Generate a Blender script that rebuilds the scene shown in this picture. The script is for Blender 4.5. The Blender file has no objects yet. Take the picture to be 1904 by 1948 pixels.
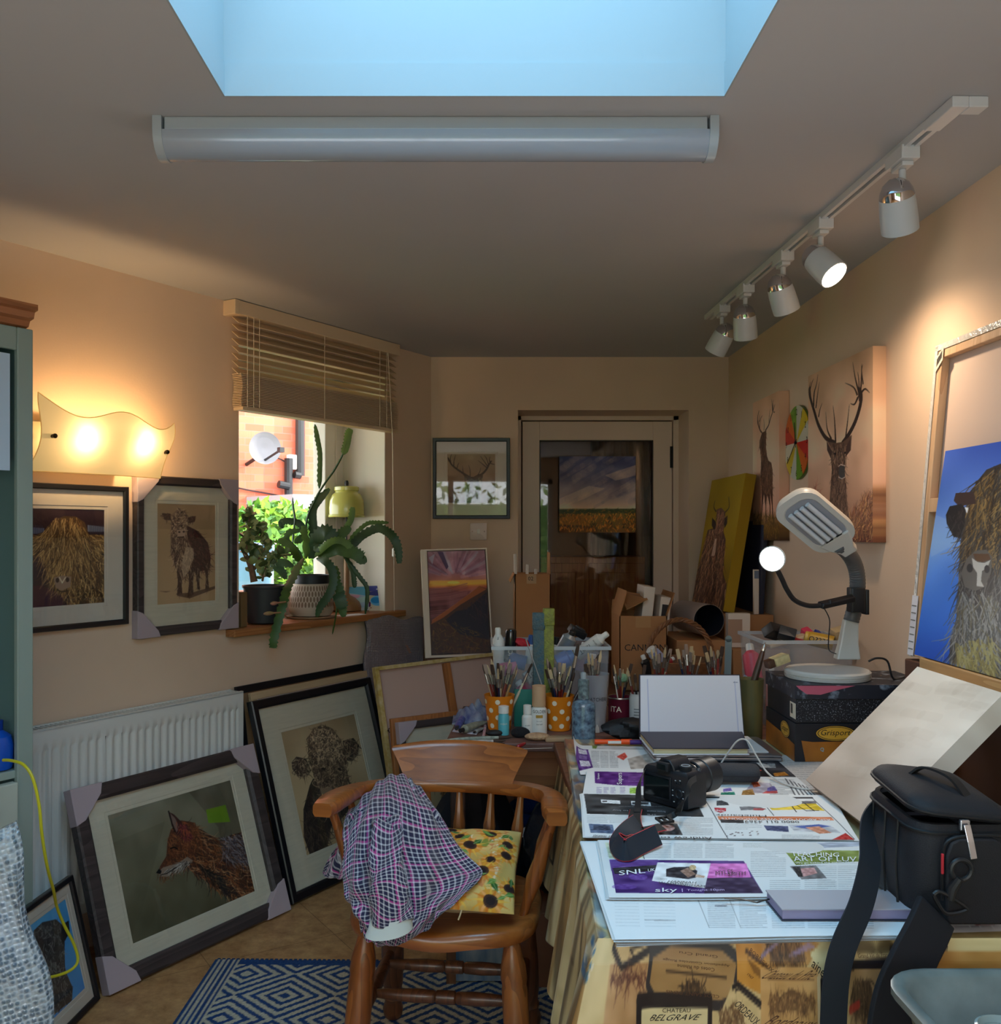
import bpy,math,random
import numpy as np
from mathutils import Vector,Matrix
random.seed(7)
rng=np.random.default_rng(7)
SC=bpy.context.scene
COL=SC.collection
V=Vector
F,CX,CY,H=1800.0,915.0,1012.0,1.44
PI=math.pi
def W(px,py,Y):return V(((px-CX)*Y/F,Y,H-(py-CY)*Y/F))
def G(px,py,z):return W(px,py,F*(H-z)/(py-CY))
def XP(px,py,X):return W(px,py,F*X/(px-CX))
A0=V((-.265,5.03,0));D=V((.530,.848,0)).normalized();N=V((D.y,-D.x,0))
ML=Matrix(((D.x,-N.x,0,A0.x),(D.y,-N.y,0,A0.y),(0,0,1,0),(0,0,0,1)))
MLI=ML.inverted()
def L(px,py,off=0.0):
 u=(px-CX)/F
 Y=(A0.y*-N.y-A0.x*N.x-off)/(-N.y-N.x*u)
 return W(px,py,Y)
def LL(px,py,off=0.0):return MLI@L(px,py,off)
def frame_m(bl,br,tl):
 x=(br-bl).normalized();z=tl-bl;z=(z-x*z.dot(x)).normalized();y=z.cross(x)
 M=Matrix((x,y,z)).transposed().to_4x4();M.translation=bl
 return M,(br-bl).length,(tl-bl).dot(z)
def lin(c):
 c=np.asarray(c,float)/255.0
 return np.where(c<=.04045,c/12.92,((c+.055)/1.055)**2.4)
 #  materials
MATS={}
def newmat(name):
 m=bpy.data.materials.new(name);m.use_nodes=True
 nt=m.node_tree;b=nt.nodes['Principled BSDF']
 return m,nt,b
def mat(name,col,rough=.55,metal=0,spec=.5,var=0,scale=12,bump=0,bscale=60,emit=0,ecol=None,coat=0,alpha=1,trans=0,stretch=(1,1,1),col2=None,sheen=0,detail=4):
 if name in MATS:return MATS[name]
 m,nt,b=newmat(name);n=nt.nodes;l=nt.links
 c=[*lin(col),1]
 b.inputs['Base Color'].default_value=c
 b.inputs['Roughness'].default_value=rough;b.inputs['Metallic'].default_value=metal
 b.inputs['Specular IOR Level'].default_value=spec;b.inputs['Coat Weight'].default_value=coat
 b.inputs['Alpha'].default_value=alpha;b.inputs['Transmission Weight'].default_value=trans
 if sheen:b.inputs['Sheen Weight'].default_value=sheen
 if emit:
  b.inputs['Emission Color'].default_value=[*lin(ecol or col),1];b.inputs['Emission Strength'].default_value=emit
 if var or bump or col2:
  tc=n.new('ShaderNodeTexCoord');mp=n.new('ShaderNodeMapping');mp.inputs['Scale'].default_value=stretch
  l.new(tc.outputs['Object'],mp.inputs['Vector'])
 if var or col2:
  nz=n.new('ShaderNodeTexNoise');nz.inputs['Scale'].default_value=scale;nz.inputs['Detail'].default_value=detail
  l.new(mp.outputs[0],nz.inputs['Vector'])
  r=n.new('ShaderNodeValToRGB')
  r.color_ramp.elements[0].position=.3;r.color_ramp.elements[1].position=.7
  if col2:e0,e1=lin(col),lin(col2)
  else:e0,e1=lin(col)*(1-var),np.minimum(lin(col)*(1+var),1)
  r.color_ramp.elements[0].color=[*e0,1];r.color_ramp.elements[1].color=[*e1,1]
  l.new(nz.outputs['Fac'],r.inputs[0]);l.new(r.outputs[0],b.inputs['Base Color'])
 if bump:
  nb=n.new('ShaderNodeTexNoise');nb.inputs['Scale'].default_value=bscale;nb.inputs['Detail'].default_value=3
  l.new(mp.outputs[0],nb.inputs['Vector'])
  bp=n.new('ShaderNodeBump');bp.inputs['Strength'].default_value=bump;bp.inputs['Distance'].default_value=.01
  l.new(nb.outputs['Fac'],bp.inputs['Height']);l.new(bp.outputs[0],b.inputs['Normal'])
 MATS[name]=m
 return m
def wood(name,c1,c2,axis=0,rough=.45,scale=1.0,coat=0,rings=14):
 if name in MATS:return MATS[name]
 m,nt,b=newmat(name);n=nt.nodes;l=nt.links
 tc=n.new('ShaderNodeTexCoord');mp=n.new('ShaderNodeMapping')
 s=[1,1,1];s[axis]=.08
 mp.inputs['Scale'].default_value=[k*scale for k in s]
 l.new(tc.outputs['Object'],mp.inputs[0])
 nz=n.new('ShaderNodeTexNoise');nz.inputs['Scale'].default_value=7;nz.inputs['Detail'].default_value=2
 l.new(mp.outputs[0],nz.inputs['Vector'])
 ml=n.new('ShaderNodeMath');ml.operation='MULTIPLY';ml.inputs[1].default_value=rings
 l.new(nz.outputs['Fac'],ml.inputs[0])
 fr=n.new('ShaderNodeMath');fr.operation='FRACT';l.new(ml.outputs[0],fr.inputs[0])
 fine=n.new('ShaderNodeTexNoise');fine.inputs['Scale'].default_value=90;fine.inputs['Detail'].default_value=4
 l.new(mp.outputs[0],fine.inputs['Vector'])
 ad=n.new('ShaderNodeMath');ad.operation='MULTIPLY_ADD';ad.inputs[1].default_value=.5
 l.new(fr.outputs[0],ad.inputs[0])
 sb=n.new('ShaderNodeMath');sb.operation='MULTIPLY';sb.inputs[1].default_value=.6;l.new(fine.outputs['Fac'],sb.inputs[0])
 l.new(sb.outputs[0],ad.inputs[2])
 r=n.new('ShaderNodeValToRGB');r.color_ramp.elements[0].position=.15;r.color_ramp.elements[1].position=.85
 r.color_ramp.elements[0].color=[*lin(c1),1];r.color_ramp.elements[1].color=[*lin(c2),1]
 l.new(ad.outputs[0],r.inputs[0]);l.new(r.outputs[0],b.inputs['Base Color'])
 b.inputs['Roughness'].default_value=rough;b.inputs['Coat Weight'].default_value=coat;b.inputs['Coat Roughness'].default_value=.15
 MATS[name]=m
 return m
def paintmat(name,rough=.6,spec=.4,bump=0):
 """paint carried by the colour attribute of the mesh"""
 if name in MATS:return MATS[name]
 m,nt,b=newmat(name)
 at=nt.nodes.new('ShaderNodeAttribute');at.attribute_name='Paint'
 nt.links.new(at.outputs['Color'],b.inputs['Base Color'])
 b.inputs['Roughness'].default_value=rough;b.inputs['Specular IOR Level'].default_value=spec
 MATS[name]=m
 return m
def glassmat(name,tint=(1,1,1),gloss=.08,rough=.02,fres=True):
 """thin pane: clear with a mirror reflection growing towards grazing"""
 if name in MATS:return MATS[name]
 m,nt,b=newmat(name);n=nt.nodes;l=nt.links;n.remove(b)
 out=n['Material Output']
 tr=n.new('ShaderNodeBsdfTransparent');tr.inputs[0].default_value=[*tint,1]
 gl=n.new('ShaderNodeBsdfGlossy');gl.inputs['Roughness'].default_value=rough
 mx=n.new('ShaderNodeMixShader')
 if fres:
  lw=n.new('ShaderNodeLayerWeight');lw.inputs[0].default_value=.5
  pw_=n.new('ShaderNodeMath');pw_.operation='POWER';pw_.inputs[1].default_value=5;l.new(lw.outputs['Facing'],pw_.inputs[0])
  ad=n.new('ShaderNodeMath');ad.operation='MULTIPLY_ADD';ad.inputs[1].default_value=.9;ad.inputs[2].default_value=gloss*.5;l.new(pw_.outputs[0],ad.inputs[0]);l.new(ad.outputs[0],mx.inputs[0])
 else:mx.inputs[0].default_value=gloss
 l.new(tr.outputs[0],mx.inputs[1]);l.new(gl.outputs[0],mx.inputs[2]);l.new(mx.outputs[0],out.inputs[0])
 MATS[name]=m
 return m
def plasticmat(name,tint,clear=.75,rough=.25):
 """milky see-through plastic"""
 if name in MATS:return MATS[name]
 m,nt,b=newmat(name);n=nt.nodes;l=nt.links
 out=n['Material Output']
 b.inputs['Base Color'].default_value=[*lin(tint),1];b.inputs['Roughness'].default_value=rough
 tr=n.new('ShaderNodeBsdfTransparent');mx=n.new('ShaderNodeMixShader');mx.inputs[0].default_value=clear
 l.new(b.outputs[0],mx.inputs[1]);l.new(tr.outputs[0],mx.inputs[2]);l.new(mx.outputs[0],out.inputs[0])
 MATS[name]=m
 return m
 #  mesh collector
_tc={}
def text_geo(s):
 if s in _tc:return _tc[s]
 cu=bpy.data.curves.new('t','FONT');cu.body=s;cu.resolution_u=2;cu.fill_mode='FRONT'
 o=bpy.data.objects.new('t',cu);COL.objects.link(o)
 bpy.context.view_layer.update()
 me=bpy.data.meshes.new_from_object(o.evaluated_get(bpy.context.evaluated_depsgraph_get()))
 vs=np.array([v.co[:2] for v in me.vertices]) if len(me.vertices) else np.zeros((0,2))
 fs=[tuple(p.vertices) for p in me.polygons]
 bpy.data.objects.remove(o);bpy.data.curves.remove(cu);bpy.data.meshes.remove(me)
 if len(vs):
  mn,mx=vs.min(0),vs.max(0);asp=(mx[0]-mn[0])/max(mx[1]-mn[1],1e-6);vs=(vs-mn)/np.maximum(mx-mn,1e-6)
 else:asp=1
 _tc[s]=(vs,fs,asp)
 return _tc[s]
class MB:
 def __init__(s):s.v=[];s.f=[];s.m=[];s.uv=[]
 def add(s,vs,fs,mi=0,M=None,uv=None):
  o=len(s.v)
  for p in vs:s.v.append(tuple(M@V(p)) if M else tuple(p))
  for f in fs:s.f.append(tuple(i+o for i in f));s.m.append(mi)
  s.uv.extend(uv if uv is not None else[(0,0)]*len(vs))
  return s
 def box(s,x0,x1,y0,y1,z0,z1,mi=0,M=None):
  vs=[(x,y,z) for z in(z0,z1) for y in(y0,y1) for x in(x0,x1)]
  return s.add(vs,[(0,2,3,1),(4,5,7,6),(0,1,5,4),(2,6,7,3),(0,4,6,2),(1,3,7,5)],mi,M)
 def rbox(s,x0,x1,y0,y1,z0,z1,r=.01,mi=0,M=None,n=4):
  """box with rounded vertical corners and a softened top and bottom"""
  pts=[]
  for cx,cy,a0 in((x1-r,y1-r,0),(x0+r,y1-r,90),(x0+r,y0+r,180),(x1-r,y0+r,270)):
   for k in range(n+1):
    a=math.radians(a0+90*k/n);pts.append((math.cos(a),math.sin(a),cx,cy))
  e=min(r*.5,(z1-z0)*.3);rings=[]
  for z,q in((z0,r-e),(z0+e*.3,r-e*.3),(z0+e,r),(z1-e,r),(z1-e*.3,r-e*.3),(z1,r-e)):
   rings.append([(c*q+cx,d*q+cy,z) for c,d,cx,cy in pts])
  return s.loft(rings,mi,M)
 def loft(s,rings,mi=0,M=None,caps=True,closed=True):
  n=len(rings[0]);vs=[p for r in rings for p in r];fs=[]
  for i in range(len(rings)-1):
   for k in range(n if closed else n-1):
    a,b=i*n+k,i*n+(k+1)%n
    fs.append((a,b,b+n,a+n))
  if caps:
   fs.append(tuple(range(n-1,-1,-1)));fs.append(tuple(range((len(rings)-1)*n,len(rings)*n)))
  return s.add(vs,fs,mi,M)
 def cyl(s,p0,p1,r0,r1=None,n=14,mi=0,M=None,caps=True):
  return s.tube([p0,p1],[r0,r0 if r1 is None else r1],n,mi,M,caps)
 def tube(s,pts,r,n=8,mi=0,M=None,caps=True,flat=None,up=None):
  """sweep; flat=(w,t) gives a ribbon w wide and t thick whose width lies across `up`"""
  pts=[V(p) for p in pts];k=len(pts)
  if not isinstance(r,(list,tuple)):r=[r]*k
  tans=[(pts[min(i+1,k-1)]-pts[max(i-1,0)]).normalized() for i in range(k)]
  t0=tans[0];ref=V(up[0] if isinstance(up[0],(tuple,list,Vector)) else up) if up else(V((0,0,1)) if abs(t0.z)<.9 else V((1,0,0)))
  nrm=(ref-t0*ref.dot(t0)).normalized();rings=[]
  for i in range(k):
   t=tans[i]
   if up:nrm=V(up[i]) if isinstance(up[0],(tuple,list,Vector)) else V(up)
   nrm=(nrm-t*nrm.dot(t)).normalized();b=t.cross(nrm)
   if flat:
    w,th=flat;w*=r[i]
    rings.append([pts[i]+b*x*w/2+nrm*y*th/2 for x,y in((1,1),(-1,1),(-1,-1),(1,-1))])
   else:rings.append([pts[i]+(nrm*math.cos(2*PI*j/n)+b*math.sin(2*PI*j/n))*r[i] for j in range(n)])
  return s.loft(rings,mi,M,caps)
 def lathe(s,prof,n=24,mi=0,M=None,c=(0,0,0),caps=True):
  rings=[[(c[0]+r*math.cos(2*PI*j/n),c[1]+r*math.sin(2*PI*j/n),c[2]+z) for j in range(n)] for r,z in prof]
  return s.loft(rings,mi,M,caps)
 def turned(s,p0,p1,prof,n=12,mi=0,M=None):
  p0,p1=V(p0),V(p1)
  return s.tube([p0.lerp(p1,t) for t,r in prof],[r for t,r in prof],n,mi,M)
 def prism(s,poly,y0,y1,mi=0,M=None):
  """polygon in x,z pushed from y0 to y1"""
  n=len(poly);vs=[(x,y0,z) for x,z in poly]+[(x,y1,z) for x,z in poly]
  fs=[tuple(range(n)),tuple(range(2*n-1,n-1,-1))]+[(i,i+n,(i+1)%n+n,(i+1)%n) for i in range(n)]
  return s.add(vs,fs,mi,M)
 def slab(s,poly,z0,z1,mi=0,M=None):
  n=len(poly);vs=[(x,y,z0) for x,y in poly]+[(x,y,z1) for x,y in poly]
  fs=[tuple(range(n-1,-1,-1)),tuple(range(n,2*n))]+[(i,(i+1)%n,(i+1)%n+n,i+n) for i in range(n)]
  return s.add(vs,fs,mi,M)
 def ball(s,c,r,sc=(1,1,1),n=12,mi=0,M=None):
  c=V(c);rings=[]
  for i in range(1,n):
   a=PI*i/n
   rings.append([(c.x+sc[0]*r*math.sin(a)*math.cos(2*PI*j/n),c.y+sc[1]*r*math.sin(a)*math.sin(2*PI*j/n),c.z-sc[2]*r*math.cos(a)) for j in range(n)])
  return s.loft(rings,mi,M)
 def grid(s,nu,nv,fn,mi=0,M=None,uvfn=None):
  vs=[];uv=[]
  for j in range(nv+1):
   for i in range(nu+1):
    vs.append(fn(i/nu,j/nv));uv.append(uvfn(i/nu,j/nv) if uvfn else(i/nu,j/nv))
  w=nu+1
  fs=[(j*w+i,j*w+i+1,(j+1)*w+i+1,(j+1)*w+i) for j in range(nv) for i in range(nu)]
  return s.add(vs,fs,mi,M,uv)
 def text(s,t,tl,tr,br,bl,mi=0,M=None,slant=0):
  vs,fs,_=text_geo(t);tl,tr,br,bl=V(tl),V(tr),V(br),V(bl);out=[]
  for x,y in vs:
   x=x+slant*(y-.5)
   out.append((bl.lerp(br,x)).lerp(tl.lerp(tr,x),y))
  return s.add(out,fs,mi,M)
 def line(s,t,org,dx,h,mi=0,M=None,slant=0,up=(0,0,1)):
  """one line of lettering of height h starting at org and running along dx"""
  asp=text_geo(t)[2];dx=V(dx).normalized();o=V(org);u=V(up)*h
  w=dx*(h*asp)
  return s.text(t,o+u,o+u+w,o+w,o,mi,M,slant)
 def build(s,name,mats,parent=None,M=None,smooth=35,bevel=0,solid=0,sub=0):
  me=bpy.data.meshes.new(name);me.from_pydata(s.v,[],s.f)
  if not isinstance(mats,(list,tuple)):mats=[mats]
  for m in mats:me.materials.append(m)
  if len(mats)>1:me.polygons.foreach_set('material_index',s.m)
  if any(u!=(0,0) for u in s.uv[:50]+s.uv[-50:]):
   a=me.attributes.new('pat','FLOAT_VECTOR','POINT')
   a.data.foreach_set('vector',np.array([(u,v,0) for u,v in s.uv],'f').ravel())
  me.update()
  if smooth:
   me.polygons.foreach_set('use_smooth',[True]*len(me.polygons));me.set_sharp_from_angle(angle=math.radians(smooth))
  o=bpy.data.objects.new(name,me);COL.objects.link(o)
  if parent:o.parent=parent
  if M is not None:o.matrix_local=M
  if bevel:
   b=o.modifiers.new('b','BEVEL');b.width=bevel;b.segments=2;b.limit_method='ANGLE';b.angle_limit=math.radians(50)
  if solid:
   b=o.modifiers.new('s','SOLIDIFY');b.thickness=solid
  if sub:
   b=o.modifiers.new('u','SUBSURF');b.levels=sub;b.render_levels=sub
  return o
def tag(o,label,cat,group=None):
 o['label']=label;o['category']=cat
 if group:o['group']=group
 return o
def thing(name,label,cat,loc=(0,0,0),rz=0,group=None,M=None):
 o=bpy.data.objects.new(name,None);COL.objects.link(o);o.empty_display_size=.05
 if M is not None:o.matrix_world=M
 else:o.location=loc;o.rotation_euler=(0,0,rz)
 return tag(o,label,cat,group)
def struct(o):
 o['kind']='structure';return o
KIDS={}
def dup(o,M=None,label=None,group=None,parent=None):
 c=o.copy();COL.objects.link(c)
 if parent:c.parent=parent
 if M is not None:c.matrix_local=M
 if label:c['label']=label
 if group:c['group']=group
 for ch in list(o.children):dup(ch,None,None,None,c)
 return c
def rotm(loc,rx=0,ry=0,rz=0):
 return Matrix.Translation(V(loc))@Matrix.Rotation(rz,4,'Z')@Matrix.Rotation(ry,4,'Y')@Matrix.Rotation(rx,4,'X')
def axis_m(p,d,roll=0):
 """matrix that stands a thing modelled along +z at p along direction d"""
 q=V(d).to_track_quat('Z','Y');return Matrix.Translation(V(p))@q.to_matrix().to_4x4()@Matrix.Rotation(roll,4,'Z')
def spline(pts,n=6):
 """smooth curve through the points"""
 P=[V(p) for p in pts];out=[]
 for i in range(len(P)-1):
  a,b,c,d=P[max(i-1,0)],P[i],P[i+1],P[min(i+2,len(P)-1)]
  for k in range(n):
   t=k/n
   out.append(.5*((2*b)+(c-a)*t+(2*a-5*b+4*c-d)*t*t+(3*b-a-3*c+d)*t**3))
 return out+[P[-1]]
 #  painting
def vnoise(h,w,fx,fy,seed=0):
 r=np.random.default_rng(seed);gx,gy=int(fx)+2,int(fy)+2;g=r.random((gy,gx))
 y=np.linspace(0,fy,h,endpoint=False);x=np.linspace(0,fx,w,endpoint=False)
 yi,xi=y.astype(int),x.astype(int);ty,tx=y-yi,x-xi
 ty=ty*ty*(3-2*ty);tx=tx*tx*(3-2*tx)
 a=g[yi][:,xi]*(1-tx)+g[yi][:,xi+1]*tx;b=g[yi+1][:,xi]*(1-tx)+g[yi+1][:,xi+1]*tx
 return a*(1-ty)[:,None]+b*ty[:,None]
class Art:
 """a picture painted stroke by stroke; points are photo pixels of `quad` (TL,TR,BR,BL) or 0..1 when no quad is given"""
 def __init__(s,w,h,quad=None,base=(128,128,128),z=(0,0,1)):
  s.w,s.h=w,h;s.a=np.ones((h,w,3))*np.array(base,float);s.z=z;s.Hm=None
  if quad:
   A=[];B=[]
   for(x,y),(u,v) in zip(quad,((0,0),(1,0),(1,1),(0,1))):
    A+=[[x,y,1,0,0,0,-u*x,-u*y],[0,0,0,x,y,1,-v*x,-v*y]];B+=[u,v]
   k=np.linalg.solve(np.array(A,float),np.array(B,float));s.Hm=np.append(k,1).reshape(3,3)
 def p(s,pts):
  q=np.array(pts,float).reshape(-1,2)
  q=q/s.z[2]+np.array(s.z[:2])
  if s.Hm is not None:
   k=np.c_[q,np.ones(len(q))]@s.Hm.T;q=k[:,:2]/k[:,2:]
  return q*[s.w,s.h]
 def grad(s,stops):
  t=(np.arange(s.h)+.5)/s.h
  s.a[:]=np.stack([np.interp(t,[q for q,c in stops],[c[k] for q,c in stops]) for k in range(3)],-1)[:,None,:];return s
 def noise(s,amp,fx,fy,seed=1,col=None):
  n=vnoise(s.h,s.w,fx,fy,seed)[...,None]-.5
  s.a+=n*amp*(np.array(col,float) if col is not None else 1);return s
 def mask(s,q):
  x0,y0=np.maximum(np.floor(q.min(0)).astype(int)-1,0);x1,y1=np.minimum(np.ceil(q.max(0)).astype(int)+1,[s.w,s.h])
  if x1<=x0 or y1<=y0:return None
  m=np.zeros((y1-y0,x1-x0))
  for oy in(.25,.75):
   for ox in(.25,.75):
    Y,X=np.mgrid[y0:y1,x0:x1];X=X+ox;Y=Y+oy;ins=np.zeros(X.shape,bool)
    for i in range(len(q)):
     xa,ya=q[i];xb,yb=q[i-1]
     if ya==yb:continue
     c=(ya>Y)!=(yb>Y)
     ins^=c&(X<(xb-xa)*(Y-ya)/(yb-ya)+xa)
    m+=ins/4
  return x0,y0,x1,y1,m
 tex=0
 def poly(s,pts,col,alpha=1,tex=None,fx=8,fy=8):
  tex=s.tex if tex is None else tex
  r=s.mask(s.p(pts))
  if r is None:return s
  x0,y0,x1,y1,m=r;m=m[...,None]*alpha;c=np.array(col,float)
  if tex:c=c+(vnoise(y1-y0,x1-x0,fx,fy,len(pts))[...,None]-.5)*tex
  s.a[y0:y1,x0:x1]=s.a[y0:y1,x0:x1]*(1-m)+c*m;return s
 def ell(s,c,rx,ry,col,alpha=1,rot=0):
  a=np.linspace(0,2*PI,24,endpoint=False);x,y=rx*np.cos(a),ry*np.sin(a);k,d=math.cos(rot),math.sin(rot)
  return s.poly(np.c_[c[0]+x*k-y*d,c[1]+x*d+y*k],col,alpha)
 def rect(s,x0,y0,x1,y1,col,alpha=1,**k):return s.poly([(x0,y0),(x1,y0),(x1,y1),(x0,y1)],col,alpha,**k)
 def line(s,pts,w,col,alpha=1,w1=None,raw=False):
  q=np.array(pts,float) if raw else s.p(pts);k=len(q)-1;c=np.array(col,float)
  for i in range(k):
   a,b=q[i],q[i+1];wa=w+((w1 if w1 is not None else w)-w)*i/k;wb=w+((w1 if w1 is not None else w)-w)*(i+1)/k
   pad=max(wa,wb)/2+1
   x0,y0=np.maximum(np.floor(np.minimum(a,b)-pad).astype(int),0);x1,y1=np.minimum(np.ceil(np.maximum(a,b)+pad).astype(int),[s.w,s.h])
   if x1<=x0 or y1<=y0:continue
   Y,X=np.mgrid[y0:y1,x0:x1]+.5;dx,dy=b-a;ll=dx*dx+dy*dy+1e-9
   t=np.clip(((X-a[0])*dx+(Y-a[1])*dy)/ll,0,1);d=np.hypot(X-a[0]-t*dx,Y-a[1]-t*dy)
   m=(np.clip((wa+(wb-wa)*t)/2+.5-d,0,1)*np.minimum(wa+(wb-wa)*t,1)*alpha)[...,None]
   s.a[y0:y1,x0:x1]=s.a[y0:y1,x0:x1]*(1-m)+c*m
  return s
 def fur(s,pts,n,cols,ln,wd=1.2,ang=90,spread=25,curl=20,alpha=.8,flow=None):
  """strokes inside a polygon; ang in degrees, 90 = downwards; ln in picture pixels"""
  q=s.p(pts);r=s.mask(q)
  if r is None:return s
  x0,y0,x1,y1,m=r;ys,xs=np.nonzero(m>.6)
  if not len(ys):return s
  cen=q.mean(0)
  for i in rng.integers(0,len(ys),n):
   x,y=xs[i]+x0+rng.random(),ys[i]+y0+rng.random()
   a=(flow(x/s.w,y/s.h) if flow else ang)+rng.normal(0,spread);l=ln*(.5+rng.random());cu=rng.normal(0,curl);pt=[(x,y)]
   for k in range(3):
    x+=math.cos(math.radians(a))*l/3;y+=math.sin(math.radians(a))*l/3;a+=cu;pt.append((x,y))
   s.line(pt,wd,cols[rng.integers(len(cols))],alpha,wd*.4,raw=True)
  return s
 def copy_text(s,x0,y0,x1,y1,rows,col=(70,70,72),bg=None,alpha=.75,rag=0):
  """a column of small print, too small to read"""
  if bg:s.rect(x0,y0,x1,y1,bg)
  for r in range(rows):
   y=y0+(y1-y0)*(r+.5)/rows;x=x0
   xe=x1-(x1-x0)*(rag*rng.random()+(.5*rng.random() if rng.random()<.12 else 0))
   while x<xe:
    wl=(x1-x0)*rng.uniform(.03,.13);s.line([(x,y),(min(x+wl,xe),y)],.9,col,alpha*rng.uniform(.6,1));x+=wl+(x1-x0)*.022
  return s
 def out(s,gain=1.0):return np.clip(lin(np.clip(s.a,0,255))*gain,0,.92)
def painted(name,art,pos,m,gain=1.0,parent=None,M=None,side=None,depth=0,extra=None,mats=None):
 """a sheet of w*h points coloured by the Art; pos(u,v) with v from the top. depth>0 adds edges and back at +y."""
 w,h=art.w,art.h;c=art.out(gain).reshape(-1,3)
 u=np.linspace(0,1,w);v=np.linspace(0,1,h)
 if callable(pos):P=np.array([pos(a,b) for b in v for a in u],float)
 else:
  tl,tr,br,bl=[np.array(k,float) for k in pos];U,Vv=np.meshgrid(u,v);U=U.ravel()[:,None];Vv=Vv.ravel()[:,None]
  P=tl*(1-U)*(1-Vv)+tr*U*(1-Vv)+br*U*Vv+bl*(1-U)*Vv
 i,j=np.meshgrid(np.arange(w-1),np.arange(h-1));a=(j*w+i).ravel()
 Fq=np.stack([a+w,a+w+1,a+1,a],1);mi=np.zeros(len(Fq),int)
 if depth:
  ring=list(range(w))+[r*w+w-1 for r in range(1,h)]+[(h-1)*w+k for k in range(w-2,-1,-1)]+[r*w for r in range(h-2,0,-1)]
  k=len(ring);base=len(P);r0=P[ring];r1=r0+np.array([0,depth,0])
  sm_=c[ring]
  sm_=sum(np.roll(sm_,q_,0) for q_ in range(-6,7))/13
  sc=sm_ if side is None else np.tile(lin(side) if not np.isscalar(side) else[side]*3,(k,1))
  P=np.r_[P,r0,r1];c=np.r_[c,sc,sc];q=np.arange(k)
  Fq=np.r_[Fq,np.stack([base+q,base+(q+1)%k,base+k+(q+1)%k,base+k+q],1)];mi=np.zeros(len(Fq),int)
  bq=[[base+k,base+k+w-1,base+k+w+h-2,base+k+2*w+h-3]]
  Fq=np.r_[Fq,bq];mi=np.r_[mi,0]
 faces=Fq.tolist();vs=P.tolist();mi=mi.tolist();nv=len(vs)
 if extra:
  for p_ in extra.v:vs.append(p_)
  for f_,m_ in zip(extra.f,extra.m):faces.append([k+nv for k in f_]);mi.append(m_+1)
 me=bpy.data.meshes.new(name);me.from_pydata(vs,[],faces)
 at=me.color_attributes.new('Paint','FLOAT_COLOR','POINT');cc=np.zeros((len(vs),4),'f');cc[:,3]=1;cc[:len(c),:3]=c
 at.data.foreach_set('color',cc.ravel())
 for q in[m]+list(mats or[]):me.materials.append(q)
 if extra:me.polygons.foreach_set('material_index',mi)
 me.update()
 o=bpy.data.objects.new(name,me);COL.objects.link(o)
 if parent:o.parent=parent
 if M is not None:o.matrix_local=M
 return o
 #  camera, sky, render look
cam=bpy.data.cameras.new('camera');cam.sensor_fit='HORIZONTAL';cam.sensor_width=36;cam.lens=36*F/1904
cam.shift_x=(952-CX)/1904;cam.shift_y=(CY-974)/1904;cam.clip_start=.05
co=bpy.data.objects.new('camera',cam);COL.objects.link(co);co.location=(0,0,H);co.rotation_euler=(PI/2,0,0);SC.camera=co
SC.view_settings.view_transform='Standard';SC.view_settings.look='None';SC.view_settings.gamma=1
SC.view_settings.use_curve_mapping=False;SC.view_settings.exposure=0.12
try:
 cy=SC.cycles;cy.use_denoising=True;cy.max_bounces=7;cy.diffuse_bounces=3;cy.glossy_bounces=3;cy.transparent_max_bounces=14;cy.adaptive_threshold=.02
 cy.sample_clamp_indirect=4;cy.caustics_reflective=False;cy.caustics_refractive=False;cy.blur_glossy=.5
except Exception:pass
wd=bpy.data.worlds.new('sky');wd.use_nodes=True;SC.world=wd
bgn=wd.node_tree.nodes['Background'];bgn.inputs[0].default_value=(.93,.94,1.0,1);bgn.inputs[1].default_value=6.5
def light(name,kind,loc,power,col=(1,1,1),size=.05,direction=None,size_y=None,spot=None,blend=.4):
 d=bpy.data.lights.new(name,kind);d.color=col;d.energy=power
 if kind=='AREA':
  d.size=size
  if size_y:d.shape='RECTANGLE';d.size_y=size_y
 else:d.shadow_soft_size=size
 if spot:d.spot_size=math.radians(spot);d.spot_blend=blend
 o=bpy.data.objects.new(name,d);COL.objects.link(o);o.location=loc
 if direction is not None:o.rotation_euler=V(direction).to_track_quat('-Z','Y').to_euler()
 return o
def portal(name,loc,direction,sx,sy,M=None):
 o=light(name,'AREA',loc,1,size=sx,size_y=sy,direction=direction);o.data.cycles.is_portal=True
 return o
 #  the room
m_wall=mat('wall_paint',(228,199,172),.85,var=.03,scale=3,bump=.03,bscale=120)
m_ceil=mat('ceiling_paint',(182,181,182),.9,var=.02,scale=2)
m_shaft=mat('shaft_paint',(162,170,173),.9)
m_white=mat('white_gloss',(238,232,222),.4)
m_trimc=mat('cream_gloss',(236,210,188),.4)
SKX0,SKX1,SKY0,SKY1,CZ=-.55,.522,.30,2.02,2.37
fl=MB().box(-4.3,1.5,-1.35,5.5,-.06,0)
m_floor,nt,b=newmat('cork_vinyl');n=nt.nodes;l=nt.links
tc=n.new('ShaderNodeTexCoord');nz=n.new('ShaderNodeTexNoise');nz.inputs['Scale'].default_value=16;nz.inputs['Detail'].default_value=9;nz.inputs['Roughness'].default_value=.72
l.new(tc.outputs['Object'],nz.inputs['Vector'])
r=n.new('ShaderNodeValToRGB');r.color_ramp.elements[0].position=.32;r.color_ramp.elements[1].position=.68
r.color_ramp.elements[0].color=[*lin((150,104,62)),1];r.color_ramp.elements[1].color=[*lin((206,160,108)),1]
l.new(nz.outputs['Fac'],r.inputs[0])
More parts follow.
